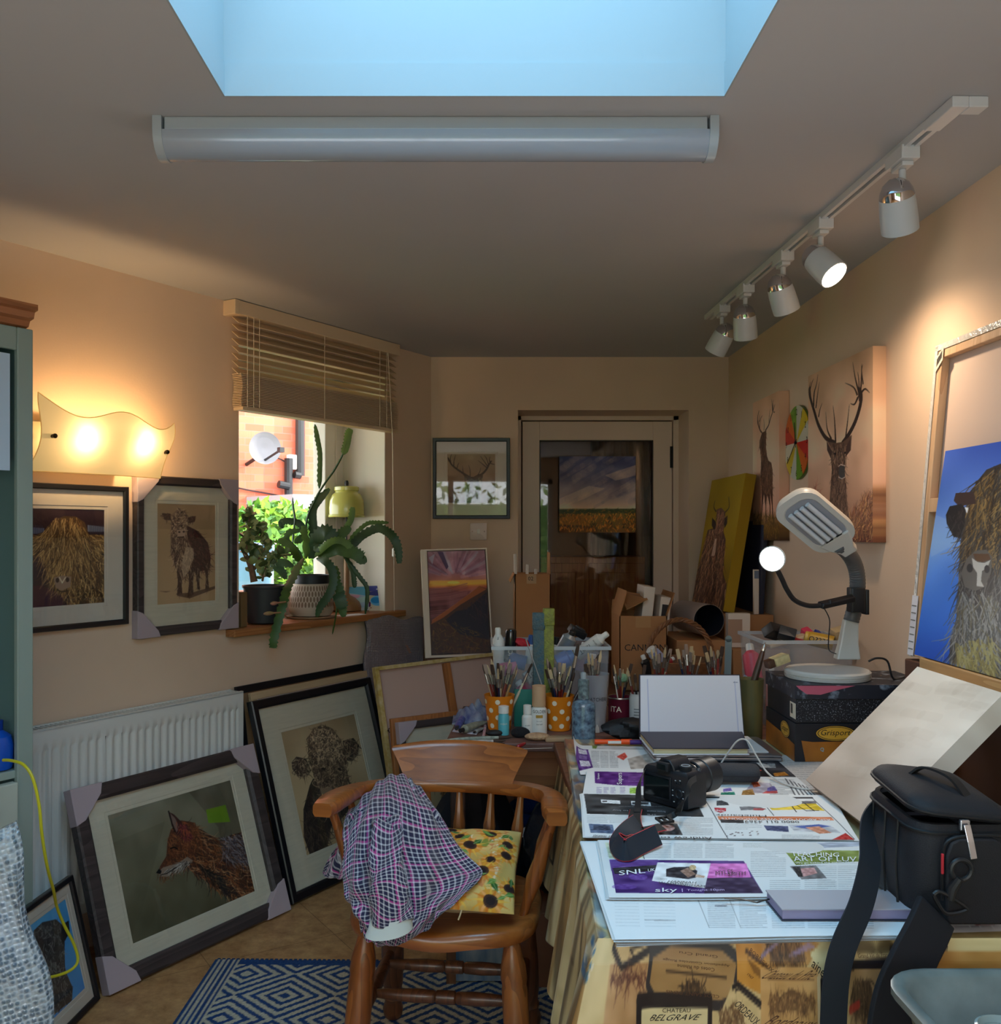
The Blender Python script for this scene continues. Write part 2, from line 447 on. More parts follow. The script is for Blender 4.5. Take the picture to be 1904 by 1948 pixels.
bk=n.new('ShaderNodeTexBrick');bk.inputs['Scale'].default_value=1;bk.inputs['Mortar Size'].default_value=.0016;bk.offset=0
bk.inputs['Brick Width'].default_value=.45;bk.inputs['Row Height'].default_value=.45
bk.inputs['Color1'].default_value=bk.inputs['Color2'].default_value=(1,1,1,1);bk.inputs['Mortar'].default_value=(.55,.5,.45,1)
mp=n.new('ShaderNodeMapping');mp.inputs['Rotation'].default_value=(0,0,math.radians(-32));l.new(tc.outputs['Object'],mp.inputs[0]);l.new(mp.outputs[0],bk.inputs['Vector'])
mx=n.new('ShaderNodeMix');mx.data_type='RGBA';mx.blend_type='MULTIPLY';mx.inputs[0].default_value=1
l.new(r.outputs[0],mx.inputs[6]);l.new(bk.outputs['Color'],mx.inputs[7]);l.new(mx.outputs[2],b.inputs['Base Color']);b.inputs['Roughness'].default_value=.5
struct(fl.build('floor',m_floor))
ce=MB()
ce.box(-4.3,SKX0,-1.35,5.5,CZ,CZ+.06).box(SKX1,1.5,-1.35,5.5,CZ,CZ+.06).box(SKX0,SKX1,SKY1,5.5,CZ,CZ+.06).box(SKX0,SKX1,-1.35,SKY0,CZ,CZ+.06)
struct(ce.build('ceiling',m_ceil,smooth=0))
sh=MB();t=.05;zt=2.86
sh.box(SKX0-t,SKX0,SKY0-t,SKY1+t,CZ+.06,zt).box(SKX1,SKX1+t,SKY0-t,SKY1+t,CZ+.06,zt)
sh.box(SKX0,SKX1,SKY1,SKY1+t,CZ+.06,zt).box(SKX0,SKX1,SKY0-t,SKY0,CZ+.06,zt)
e=.004
sh.box(SKX0,SKX0+e,SKY0,SKY1,CZ-.001,CZ+.07).box(SKX1-e,SKX1,SKY0,SKY1,CZ-.001,CZ+.07).box(SKX0+e,SKX1-e,SKY1-e,SKY1,CZ-.001,CZ+.07).box(SKX0+e,SKX1-e,SKY0,SKY0+e,CZ-.001,CZ+.07)
struct(sh.build('trim_1',m_shaft,smooth=0))
sg=struct(MB().box(SKX0-.02,SKX1+.02,SKY0-.02,SKY1+.02,zt,zt+.012).build('window_2',glassmat('blue_tinted_roof_glass',(.60,.86,1.0))))
struct(MB().box(1.3155,1.42,-1.35,5.5,0,CZ+.06).build('wall_right',m_wall))
DX0,DX1,DZ=.196,1.104,2.088
wb=MB().box(-.6,DX0,5.03,5.40,0,CZ+.06).box(DX1,1.42,5.03,5.40,0,CZ+.06).box(DX0,DX1,5.03,5.40,DZ,CZ+.06)
struct(wb.build('wall_back',m_wall,smooth=0))
WA0,WA1,WZ0,WZ1=-1.372,-.396,1.03,2.22
wl=MB().box(-7.4,WA0,0,.34,0,CZ+.06).box(WA1,.3,0,.34,0,CZ+.06).box(WA0,WA1,0,.34,0,WZ0).box(WA0,WA1,0,.34,WZ1,CZ+.06)
struct(wl.build('wall_left',m_wall,M=ML,smooth=0))
NX0,NX1,NZ0,NZ1=-1.6,.9,.2,2.1
wn=MB().box(-4.3,NX0,-1.35,-1.2,0,CZ).box(NX1,1.42,-1.35,-1.2,0,CZ).box(NX0,NX1,-1.35,-1.2,0,NZ0).box(NX0,NX1,-1.35,-1.2,NZ1,CZ)
struct(wn.build('wall_near',m_wall,smooth=0))
pw=MB()
for x in(NX0,-.39,NX1-.06):pw.box(x,x+.06,-1.3,-1.24,NZ0,NZ1)
for z in(NZ0,NZ1-.06):pw.box(NX0,NX1,-1.3,-1.24,z,z+.06)
w3=struct(pw.build('window_3',m_white,smooth=0))
MB().box(NX0+.02,NX1-.02,-1.275,-1.268,NZ0+.02,NZ1-.02).build('glass',glassmat('clear_glass',(.96,.98,.97)),w3)
portal('sky_portal_roof',((SKX0+SKX1)/2,(SKY0+SKY1)/2,zt+.03),(0,0,-1),SKX1-SKX0,SKY1-SKY0)
portal('sky_portal_patio',((NX0+NX1)/2,-1.36,(NZ0+NZ1)/2),(0,1,0),NX1-NX0,NZ1-NZ0)
light('sun','SUN',(3,8,6),6.5,(1.0,.93,.84),.02,(-.95*.927,-.3*.927,-.375))
wc=ML@V(((WA0+WA1)/2,.35,(WZ0+WZ1)/2));portal('sky_portal_window',wc,N,WA1-WA0,WZ1-WZ0)
fr=MB();y0,y1=.27,.33
fr.box(WA0,WA0+.07,y0,y1,WZ0,WZ1).box(WA1-.07,WA1,y0,y1,WZ0,WZ1).box(WA0,WA1,y0,y1,WZ0,WZ0+.07).box(WA0,WA1,y0,y1,WZ1-.07,WZ1)
w1=struct(fr.build('window_1',m_white,M=ML,smooth=0,bevel=.004))
sa=MB();x0,x1,z0,z1=WA0+.075,WA1-.075,WZ0+.075,WZ1-.075
sa.box(x0,x0+.075,y0-.02,y1,z0,z1).box(x1-.085,x1,y0-.02,y1,z0,z1).box(x0,x1,y0-.02,y1,z0,z0+.07).box(x0,x1,y0-.02,y1,z1-.07,z1)
sa.box(x1-.012,x1-.004,y0-.028,y0-.018,z0+.05,z1-.05)
sa.build('window_frame',m_white,w1,smooth=0,bevel=.004)
MB().box(x0+.06,x1-.06,.296,.304,z0+.06,z1-.06).build('glass',glassmat('clear_glass'),w1)
m_sill=wood('sill_oak',(150,92,50),(188,128,78),0,.45)
struct(MB().box(WA0-.07,WA1+.10,-.055,-.0005,WZ0-.012,WZ0+.018).box(WA0+.001,WA1-.001,-.001,.27,WZ0,WZ0+.018).build('trim_2',m_sill,M=ML,smooth=0,bevel=.004))
SILL=WZ0+.018
rv=MB().box(WA1-.004,WA1,.001,.27,WZ0+.018,WZ1).box(WA0,WA0+.004,.001,.27,WZ0+.018,WZ1).box(WA0,WA1,.001,.27,WZ1-.004,WZ1)
struct(rv.build('trim_4',mat('reveal_daylit',(240,232,216),.8),M=ML,smooth=0))  # paler lining puts the daylight on the reveal into its colour
#  door in the back wall
DY=5.31
dj=MB();dj.box(DX0,DX0+.028,DY-.02,5.398,0,DZ).box(DX1-.028,DX1,DY-.02,5.398,0,DZ).box(DX0,DX1,DY-.02,5.398,DZ-.022,DZ)
struct(dj.build('trim_3',m_trimc,smooth=0))
lx0,lx1,lz1=.232,1.072,2.06
gx0,gx1,gz0,gz1=.328,.966,.30,1.955
dl=MB().box(lx0,gx0,DY,DY+.04,.005,lz1).box(gx1,lx1,DY,DY+.04,.005,lz1).box(gx0,gx1,DY,DY+.04,.005,gz0).box(gx0,gx1,DY,DY+.04,gz1,lz1)
d1=struct(dl.build('door_1',m_trimc,smooth=0,bevel=.002))
MB().box(gx0-.004,gx1+.004,DY+.016,DY+.022,gz0-.004,gz1+.004).build('glass',glassmat('door_glass',(.93,.90,.86)),d1)
mm=mat('door_bead_dark',(60,46,36),.5)
bd=MB()
for a,b_,c,d in((gx0,gx0+.006,gz0,gz1),(gx1-.006,gx1,gz0,gz1),(gx0,gx1,gz1-.006,gz1)):bd.box(a,b_,DY-.003,DY+.004,c,d)
bd.build('glazing_bead',mm,d1,smooth=0)
hg=MB()
for z in(1.80,.25):hg.cyl((lx1+.006,DY-.006,z),(lx1+.006,DY-.006,z+.12),.007,n=10);hg.box(lx1-.012,lx1+.02,DY-.004,DY-.001,z,z+.12)
hg.build('hinge',mat('black_iron',(20,20,22),.4,.6),d1)
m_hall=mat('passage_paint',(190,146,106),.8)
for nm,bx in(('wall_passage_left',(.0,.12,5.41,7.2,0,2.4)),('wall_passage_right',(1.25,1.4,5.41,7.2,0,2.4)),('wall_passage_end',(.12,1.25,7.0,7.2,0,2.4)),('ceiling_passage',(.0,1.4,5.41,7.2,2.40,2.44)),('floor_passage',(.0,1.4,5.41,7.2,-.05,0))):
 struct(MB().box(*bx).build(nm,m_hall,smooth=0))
m_pine=wood('pine',(176,96,38),(214,138,66),2,.4)
pc=thing('pine_reflection_cupboard','orange pine panelled cupboard added behind the door glass for a pine reflection','cupboard',(.66,6.1,0))  # cupboard added to stand in for pine reflected in the door glass
MB().box(-.36,.40,.02,.4,0,1.28).build('body',m_pine,pc,smooth=0,bevel=.004)
for sx in(-.36,.025):
 o=MB();o.box(sx+.01,sx+.37,0,.02,.06,1.24)
 for z0,z1 in((.12,.56),(.64,1.18)):o.box(sx+.07,sx+.31,-.008,0,z0,z1)
 dr=o.build('door',m_pine,pc,smooth=0,bevel=.006)
 MB().ball((sx+(.33 if sx<0 else .05),-.02,.72),.015).build('knob',m_pine,dr)
cu=MB().grid(60,2,lambda u,v:(.78+u*.42,6.75+.03*math.sin(u*50),.9+1.3*(1-v)))
tag(cu.build('curtain',mat('fawn_curtain',(150,120,92),.9),solid=.004),'fawn curtain hanging behind the door glass','curtain')
#  outside the window
struct(MB().box(-14,-.5,-1,20,-.5,-.32).build('ground_outside',mat('lawn',(92,132,50),.9,var=.3,scale=6)))
yb=math.radians(40);bm=Matrix.Translation(W(520,1012,10.0))@Matrix.Rotation(yb,4,'Z');bmi=bm.inverted()
def BW(px,py,off=0):
 """point on the neighbour's brick wall, off metres in front of it, in its own frame"""
 d=V(((px-CX)/F,1,-(py-CY)/F));nn=bm.to_3x3()@V((0,-1,0));o=V((0,0,H));p0=bm.translation+nn*off
 return bmi@(o+d*((p0-o).dot(nn)/d.dot(nn)))
m_brick,nt,b=newmat('red_brick');n=nt.nodes;l=nt.links
tc=n.new('ShaderNodeTexCoord');sx=n.new('ShaderNodeSeparateXYZ');cb=n.new('ShaderNodeCombineXYZ');l.new(tc.outputs['Object'],sx.inputs[0]);l.new(sx.outputs[0],cb.inputs[0]);l.new(sx.outputs[2],cb.inputs[1])
bk=n.new('ShaderNodeTexBrick');bk.inputs['Scale'].default_value=1;bk.inputs['Brick Width'].default_value=.215;bk.inputs['Row Height'].default_value=.075;bk.inputs['Mortar Size'].default_value=.004
bk.inputs['Color1'].default_value=[*lin((226,124,92)),1];bk.inputs['Color2'].default_value=[*lin((210,100,74)),1];bk.inputs['Mortar'].default_value=[*lin((190,120,104)),1]
l.new(cb.outputs[0],bk.inputs['Vector']);l.new(bk.outputs['Color'],b.inputs['Base Color']);b.inputs['Roughness'].default_value=.9
hb=thing('neighbour_house','red brick house side seen through the window','house',M=bm)
MB().box(-3,3.2,0,2.5,-1.8,4.5).build('wall',m_brick,hb,smooth=0)
m_blackpl=mat('black_plastic',(26,27,30),.45)
p=MB();a=BW(549,995,.06);c=BW(549,872,.06);p.cyl(a-V((0,0,2)),c,.045,n=10)
p.cyl(BW(530,921,.1),BW(549,925,.1),.04,n=10);p.build('soil_pipe',m_blackpl,hb)
p=MB();p.cyl(BW(571,905,.06),BW(571,760,.06),.05,n=10);p.cyl(BW(560,903,.08),BW(571,905,.08),.04,n=8);p.build('downpipe',m_blackpl,hb)
p=MB();p.tube(spline([BW(x,y,.02) for x,y in((440,925),(470,932),(505,938),(545,946))]),.009,5)
p.tube(spline([BW(x,y,.02) for x,y in((505,868),(530,872),(552,884))]),.008,5);p.build('wall_cable',mat('dark_cable',(60,40,40),.6),hb)
q=BW(557,880,0);MB().box(q.x-.08,q.x+.09,-.07,0,q.z-.08,q.z+.08).build('vent_box',m_white,hb,bevel=.01)
q0,q1=BW(558,985,.9),BW(640,985,.9);zt_=BW(600,938,.9).z
ol=MB().box(q0.x,q1.x+1,-.9,0,-1.8,q0.z+.02);ol.build('lean_to',mat('pale_render',(214,206,208),.9),hb,smooth=0)
MB().box(q0.x-.05,q1.x+1,-.98,0,q0.z+.02,zt_-.02).build('lean_to_roof',mat('grey_slate',(150,152,160),.7),hb,smooth=0)
q=BW(597,975,.9);MB().box(q.x-.07,q.x+.12,-.915,-.88,q.z-.15,q.z+.1).build('window',mat('dark_pane',(40,42,50),.2),hb)
sd=thing('satellite_dish','pale oval satellite dish on the red brick wall','dish',M=bm@Matrix.Translation(BW(502,853,.3)))
k=BW(529,853,.3).x-BW(475,853,.3).x
MB().lathe([(.001,0),(.15*k/.5,.012),(.25*k/.5,.045),(.26*k/.5,.05),(.24*k/.5,.03),(.001,-.006)],28,M=Matrix.Rotation(math.radians(90),4,'X')@Matrix.Rotation(math.radians(-12),4,'Y')).build('reflector',mat('dish_grey',(120,119,124),.5),sd)
MB().cyl((0,-.02,-.12),(.02,-.3,-.04),.012,n=8).box(-.0,.05,-.34,-.28,-.06,-.01).build('arm',m_blackpl,sd)
MB().cyl((0,.02,-.05),(-.05,.29,-.15),.02,n=8).build('bracket',m_blackpl,sd)
def leafball(name,c,r,n_,ls,m,label,cat,sq=(1,1,1)):
 o=MB()
 for i in range(n_):
  d=V((random.gauss(0,1),random.gauss(0,1),random.gauss(0,1))).normalized()*(r*(.55+.45*random.random()**.5))
  p_=V(c)+V((d.x*sq[0],d.y*sq[1],d.z*sq[2]));a=V((random.gauss(0,1),random.gauss(0,1),random.gauss(0,1))).normalized();b_=a.orthogonal().normalized();s_=ls*random.uniform(.6,1.3)
  o.add([p_-a*s_,p_+b_*s_*.45,p_+a*s_,p_-b_*s_*.45],[(0,1,2,3)],random.randint(0,len(m)-1))
 return o
bushm=[mat('leaf_lime',(130,176,44),.7),mat('leaf_fresh',(104,156,54),.7),mat('leaf_mid',(70,122,50),.7)]
bc=W(520,1050,7.2)
bb=thing('garden_bush','lime green garden bush outside the window','bush',(bc.x,bc.y,-.32))
leafball('f',(0,0,bc.z+.32),.5,2600,.05,bushm,'','',(.9,.9,.8)).build('foliage',bushm,bb,smooth=0)
MB().tube([(0,0,0),(.03,0,.8),(0,0,1.4)],[.05,.04,.02],8).build('stem',mat('bark',(90,66,44),.9),bb)
bc=W(475,1130,5.6)
hd=thing('blue_water_butt','blue water butt beside the bush outside the window','barrel',(W(468,1090,5.9).x,5.9,-.32))
MB().lathe([(.16,0),(.19,.3),(.2,.7),(.17,1.1),(.17,1.62),(.16,1.65)],20).build('drum',mat('blue_drum',(120,190,235),.4),hd)
MB().lathe([(.175,1.64),(.175,1.68),(.02,1.7)],20).build('lid',mat('blue_drum_lid',(90,160,210),.4),hd)
hm=[mat('hedge_leaf',(70,104,48),.8),mat('hedge_leaf_light',(120,150,80),.8)]
hdg=thing('garden_hedge','tall green hedge outside the patio window','hedge',(-.4,-5.2,-.32))
o=MB();o.box(-3,3,-.25,.25,0,2.2,0)
for i in range(2200):
 p_=V((random.uniform(-3.1,3.1),random.uniform(.2,.55),random.uniform(0,2.5)));a=V((random.gauss(0,1),random.gauss(0,1),random.gauss(0,1))).normalized();b_=a.orthogonal().normalized();s_=random.uniform(.04,.1)
 o.add([p_-a*s_,p_+b_*s_*.5,p_+a*s_,p_-b_*s_*.5],[(0,1,2,3)],random.randint(0,1))
o.build('foliage',hm,hdg,smooth=0)
#  venetian blind
m_slat=mat('blind_slat',(226,198,164),.5)
bl=thing('venetian_blind','cream slatted venetian blind half raised over the window','blind',M=ML)
ba0,ba1=LL(425,590,0).x,LL(761,660,.065).x
hr=MB().box(ba0,ba1,-.066,-.0,2.312,2.368).box(ba0-.003,ba0+.022,-.069,0,2.308,2.3685)
hr.build('headrail',m_slat,bl,smooth=0,bevel=.003)
sl=MB();sa0,sa1=ba0+.03,ba1-.012
nz_=8
for i in range(nz_):
 z=2.295-i*.0295;a=math.radians(38)
 M_=Matrix.Translation((0,-.034,z))@Matrix.Rotation(a,4,'X')
 sl.box(sa0,sa1,-.024,.024,-.0014,.0014,0,M_)
for i in range(20):
 z=2.078-i*.0068;off=.006*math.sin(i/19*5.2)+.010*(i/19)
 sl.box(sa0+off+.006,sa1+off,-.06,-.010,z-.0026,z+.0006,0)
sl.box(sa0+.016,sa1+.012,-.062,-.008,1.932,1.945,0)
sl.build('slats',m_slat,bl,smooth=0)
m_cord=mat('cord_white',(226,210,190),.7)
for px in(470,482,493,617,722,735):
 a_=LL(px,700,.066).x;MB().cyl((a_,-.068,2.31),(a_+.0,-.068,1.945),.0013,n=5).build('ladder_cord',m_cord,bl)
a_=LL(738,690,.07).x;e_=LL(749,1050,.07)
cd=MB();cd.tube([(a_,-.07,2.31),(e_.x-.01,-.07,1.9),(e_.x,-.07,e_.z)],.002,5).cyl((e_.x,-.07,e_.z),(e_.x+.004,-.07,WZ0+.02),.001,n=5)
cd.build('pull_cord',m_cord,bl)
MB().lathe([(.003,0),(.008,-.004),(.0085,-.04),(.004,-.045)],12,c=(e_.x,-.07,e_.z+.02)).build('cord_tassel',m_white,bl)
#  left wall: lamp, pictures, radiator, dresser
m_gold=mat('lamp_brass',(60,44,26),.4,.6)
def point(p_,power,col,r=.02):return light('bulb_light','POINT',p_,power,col,r)
# ---- wall lamp
wlamp=thing('wall_lamp','glowing alabaster glass wall lamp with a wavy top edge','lamp',M=ML)
la0,la1=LL(80,830,.115).x,LL(326,850,.10).x
def shade_pt(u,v):
 z0,z1=1.637,1.842
 d=.045+.075*math.sin(min(1,(1-v)*1.25)*PI*.5)-.02*max(0,.3-v)
 wave=.020*math.sin(u*6.6*PI*.5+1.9)*(1-v)+.022*(1-v)*(abs(u-.5)*2)**6-.022*u*(1-v)
 side=.012*(math.cos((v-.1)*5.6)-.2)
 a=la0+(la1-la0)*u+(u-.5)*2*side*.9-.006
 return(a,-d-.03*math.sin(u*PI),z0+(z1-z0)*(1-v)+wave)
m_shade,nt,b=newmat('alabaster_glass');n=nt.nodes;l=nt.links
tb=n.new('ShaderNodeBsdfTranslucent');tb.inputs[0].default_value=(.98,.86,.62,1);mx=n.new('ShaderNodeMixShader');mx.inputs[0].default_value=.16
b.inputs['Base Color'].default_value=[*lin((238,214,160)),1];b.inputs['Roughness'].default_value=.3
b.inputs['Emission Color'].default_value=(1,.66,.24,1);b.inputs['Emission Strength'].default_value=.33
l.new(b.outputs[0],mx.inputs[1]);l.new(tb.outputs[0],mx.inputs[2]);l.new(mx.outputs[0],n['Material Output'].inputs[0])
MB().grid(48,20,shade_pt).build('lamp_shade',m_shade,wlamp)
rim_=[shade_pt(i/40,0) for i in range(41)]+[shade_pt(1,i/16) for i in range(1,17)]+[shade_pt(1-i/40,1) for i in range(1,41)]+[shade_pt(0,1-i/16) for i in range(1,17)]
MB().tube(rim_,.0018,6).build('glass_edge',mat('glass_edge',(236,206,150),.2,emit=.25,ecol=(255,190,90)),wlamp)
MB().box(la0-.012,la0+.36,-.05,-.0005,1.66,1.80).build('back_box',mat('lamp_steel',(150,140,126),.35,.6),wlamp,smooth=0,bevel=.003)
for u in(.07,.955):
 q=V(shade_pt(u,.5));MB().cyl(q+V((0,.03,0)),q+V((0,-.012,0)),.0065,n=12).ball(q+V((0,-.012,0)),.008).build('fixing_screw',m_gold,wlamp)
m_bulb=mat('bulb_glow',(255,220,150),.5,emit=9,ecol=(255,214,140))
for u in(.30,.74):
 q=V(shade_pt(u,.36));q.y+=.052
 MB().ball(q,.011,(1,1,1.5)).build('bulb',m_bulb,wlamp)
 point(ML@(q+V((0,-.020,.0))),3.2,(1.0,.66,.32),.012)
 # ---- framed pictures
m_fblack=mat('frame_black',(20,22,28),.35)
m_fgrain=wood('frame_dark_grain',(40,34,36),(76,66,66),0,.5)
m_mount=mat('mount_white',(226,212,200),.8)
m_mountc=mat('mount_cream',(224,212,192),.8,var=.05,scale=8,stretch=(1,1,14))
m_back=mat('backing_board',(150,116,82),.8)
m_print=paintmat('print_ink',.75,.2);m_oil=paintmat('oil_paint',.5,.35)
m_glaze=glassmat('picture_glass',(.97,.98,.97))
m_prot=mat('corner_card',(178,162,168),.7)
def framed(name,label,M,w,h,bar,dep,fm,mm,art,box,gain,prot=0,group=None,glass=True,lines=True):
 """framed picture: x right, z up, front at -dep. box=(x0,x1,z0,z1) of the print as fractions"""
 o=thing(name,label,'picture',M=M,group=group)
 f=MB();iw,ih=w-bar,h-bar
 def ring(x0,x1,z0,z1,y):return[(x0,y,z0),(x1,y,z0),(x1,y,z1),(x0,y,z1)]
 f.loft([ring(0,w,0,h,0),ring(0,w,0,h,-dep*.85),ring(bar*.12,w-bar*.12,bar*.12,h-bar*.12,-dep),ring(bar*.8,w-bar*.8,bar*.8,h-bar*.8,-dep*.92),ring(bar,iw,bar,ih,-dep*.7),ring(bar,iw,bar,ih,-.004)],0,caps=False)
 f.build('frame',fm,o,smooth=20)
 MB().box(.004,w-.004,-.005,-.001,.004,h-.004).build('backing',m_back,o,smooth=0)
 ax0,ax1,az0,az1=w*box[0],w*box[1],h*box[2],h*box[3]
 mt=MB();y=-.010
 mt.loft([ring(bar-.003,iw+.003,bar-.003,ih+.003,y),ring(ax0-.012,ax1+.012,az0-.012,az1+.012,y),ring(ax0-.010,ax1+.010,az0-.010,az1+.010,y+.0015),ring(ax0,ax1,az0,az1,y+.0015),ring(ax0+.0015,ax1-.0015,az0+.0015,az1-.0015,y+.003)],0,caps=False)
 mt.build('mount',mm,o,smooth=0)
 y=-.0068
 painted('print',art,((ax0-.002,y,az1+.002),(ax1+.002,y,az1+.002),(ax1+.002,y,az0-.002),(ax0-.002,y,az0-.002)),m_print,gain,o)
 if glass:MB().box(bar-.003,iw+.003,-.0145,-.0125,bar-.003,ih+.003).build('glass',m_glaze,o,smooth=0)
 if prot:
  k=prot;e=.003
  for sx,sz in((0,0),(1,0),(1,1),(0,1)):
   P=lambda a,c:((w-a) if sx else a,(h-c) if sz else c)
   pl=[P(-e,-e),P(k,-e),P(k*.90,bar*.62),P(bar*.62,k*.90),P(-e,k)]
   MB().prism(pl,-dep-e,.001).build('corner_protector',m_prot,o,smooth=0,bevel=.002)
 return o
def wall_m(px0,py0,px1,py1,off):pass
q=((53,971),(200,974),(205,1139),(58.6,1151))
a=Art(150,176,q,(36,22,32),(0,550,2.783));a.noise(10,4,4,3)
a.poly([(160,1560),(250,1555),(360,1600),(360,1680),(150,1680)],(52,22,36))
a.poly([(148,1268),(250,1275),(250,1300),(148,1305)],(78,84,106)).poly([(470,1258),(562,1268),(562,1290),(470,1292)],(84,88,104))
for x in list(range(150,245,9))+list(range(482,560,9)):a.line([(x,1262),(x+3,1300)],1.4,(40,44,62),.8)
gold=[(150,116,70),(112,80,44),(176,142,92),(74,50,30),(52,36,24)]
body=[(420,1440),(480,1400),(572,1330),(572,1650),(400,1650),(380,1560)]
a.poly(body,(50,36,24)).fur(body,420,gold[1:]+[(60,44,30)],22,1.5,80,25)
for ear,an in(([(160,1335),(245,1295),(250,1410),(200,1405)],150),([(480,1305),(556,1305),(552,1365),(500,1420)],45)):
 a.poly(ear,(80,58,34)).fur(ear,130,gold,18,1.5,an,20)
head=[(240,1300),(290,1240),(350,1215),(410,1218),(455,1245),(480,1310),(476,1420),(440,1510),(400,1570),(380,1600),(330,1595),(300,1550),(262,1470),(240,1400)]
a.poly(head,(66,46,28));cx_=.5
a.fur([(300,1225),(420,1222),(480,1310),(470,1420),(400,1540),(310,1540),(250,1420),(240,1300)],900,gold,30,1.5,flow=lambda x,y:90-(x-.52)*70,spread=14,curl=14)
a.poly([(305,1515),(350,1505),(395,1510),(392,1560),(350,1578),(318,1565)],(122,98,84)).ell((325,1528),9,12,(44,30,30)).ell((376,1525),9,12,(44,30,30)).line([(335,1515),(350,1540),(365,1515)],2,(200,180,160),.8)
a.line([(325,1575),(350,1585),(380,1578)],2,(30,22,22));a.fur([(330,1580),(390,1575),(420,1640),(380,1640)],50,gold,14,1.2,80,20)
m_=LL(247,1190,.02);m0=LL(20,1200,.02)
bl_,br_=LL(24,1210,.022),LL(246,1187,.022)
w_=br_.x-bl_.x;z0=br_.z;z1=LL(240,926,.022).z
framed('framed_print','black framed highland cow print hanging beside the dresser',ML@Matrix.Translation((bl_.x,-.001,z0)),w_,z1-z0,.019,.022,m_fblack,m_mount,a,((LL(53,1000,.02).x-bl_.x)/w_,(LL(203,1000,.02).x-bl_.x)/w_,.165,.83),2.2)
q=((303,957),(413,959),(415.5,1141),(305.7,1150))
a=Art(120,200,q,(150,122,92),(0,550,2.783));a.noise(14,5,3,2).rect(840,1140,1150,1270,(118,94,70),.4)
br1=[(66,44,38),(48,30,28),(90,64,52),(36,24,24)]
body=[(1000,1250),(1060,1280),(1110,1340),(1126,1420),(1118,1480),(1060,1490),(1010,1480)]
a.poly(body,(58,34,34)).fur(body,260,br1+[(84,40,38)],14,1.4,60,30)
for leg in([(950,1460),(985,1480),(978,1560),(982,1605),(955,1612),(958,1540)],[(1010,1480),(1040,1470),(1036,1560),(1040,1610),(1008,1625),(1016,1550)],[(1090,1450),(1118,1440),(1112,1520),(1120,1580),(1100,1580),(1102,1520)],[(1050,1470),(1072,1460),(1068,1540),(1072,1585),(1056,1582)]):
 a.poly(leg,(60,42,38)).fur(leg,30,br1+[(150,126,104)],10,1.2,90,12)
a.poly([(950,1605),(1030,1600),(1150,1565),(1150,1580),(1020,1630),(960,1618)],(70,48,40),.75).poly([(860,1592),(925,1592),(900,1600)],(90,64,50),.7)
neck=[(918,1290),(1000,1300),(1030,1370),(1040,1420),(1010,1500),(985,1530),(945,1470),(920,1400)]
a.poly(neck,(96,72,58)).fur(neck,260,br1+[(150,122,98),(180,152,124)],13,1.3,80,25)
a.poly([(1000,1360),(1036,1370),(1038,1420),(1005,1500),(985,1525),(975,1450)],(176,152,128),.6)
for e_ in([(872,1188),(915,1190),(920,1225),(885,1222)],[(1000,1210),(1045,1200),(1040,1232),(1000,1240)]):a.poly(e_,(70,46,40)).fur(e_,26,br1,8,1.2,90,60)
head=[(925,1190),(960,1160),(990,1175),(1005,1210),(1000,1270),(985,1310),(950,1318),(930,1290),(918,1240)]
a.poly(head,(120,94,76)).fur(head,240,br1+[(170,142,114),(196,168,138)],8,1.2,90,70).poly([(948,1275),(995,1270),(992,1305),(955,1312)],(150,122,104)).ell((962,1285),6,5,(50,34,32)).ell((985,1283),6,5,(50,34,32)).line([(955,1312),(985,1310)],2,(44,30,28))
bl_,br_,tr_=LL(262,1203,.03),LL(452,1193,.03),LL(446,914,.03);w_=br_.x-bl_.x;h_=tr_.z-br_.z
framed('framed_print','bull print in a dark grained frame with card corner protectors under the wall lamp',ML@Matrix.Translation((bl_.x,-.001,br_.z)),w_,h_,.034,.03,m_fgrain,m_mountc,a,((LL(303,1000,.02).x-bl_.x)/w_,(LL(414,1000,.02).x-bl_.x)/w_,.19,.83),1.9,prot=.10)
# ---- radiator
rd=thing('panel_radiator','white fluted panel radiator on the left wall','radiator',M=ML)
ra0,ra1=LL(60,1200,.36).x+.02,LL(463,1330,.10).x;rz0,rz1=.17,.806
m_rad=mat('radiator_enamel',(226,224,218),.35)
nfl=30;pitch=(ra1-ra0-.06)/nfl
def rp(u,v):
 a=ra0+(ra1-ra0)*u;z=rz0+(rz1-rz0)*v
 k=(a-ra0-.03)/pitch;f=abs((k%1)-.5)*2
 inside=0<k<nfl and .055<v<.895
 return(a,-.10+(.011*(1 if f>.62 else(0 if f<.38 else(f-.38)/.24)) if inside else 0),z)
vs_=[0,.02,.05,.06,.5,.885,.905,.95,.99,1]
o=MB();o.grid(nfl*8,len(vs_)-1,lambda u,v:rp(u,vs_[round(v*(len(vs_)-1))]));o.build('front_panel',m_rad,rd,smooth=50)
o=MB();o.box(ra0,ra1,-.030,-.022,rz0,rz1);o.build('back_panel',m_rad,rd,smooth=0)
for a_ in(ra0,ra1-.004):MB().box(a_,a_+.004,-.099,-.02,rz0,rz1).build('side_panel',m_rad,rd,smooth=0)
o=MB();o.box(ra0,ra1,-.100,-.088,rz1-.004,rz1+.003).box(ra0,ra1,-.032,-.022,rz1-.004,rz1+.003)
for i in range(60):a_=ra0+.01+(ra1-ra0-.02)*i/59;o.box(a_,a_+.006,-.09,-.03,rz1-.003,rz1+.001)
o.build('top_grille',m_rad,rd,smooth=0)
for a_ in(ra0+.15,ra1-.15):MB().box(a_,a_+.03,-.03,-.0005,rz0+.1,rz1-.1).build('wall_bracket',m_rad,rd,smooth=0)
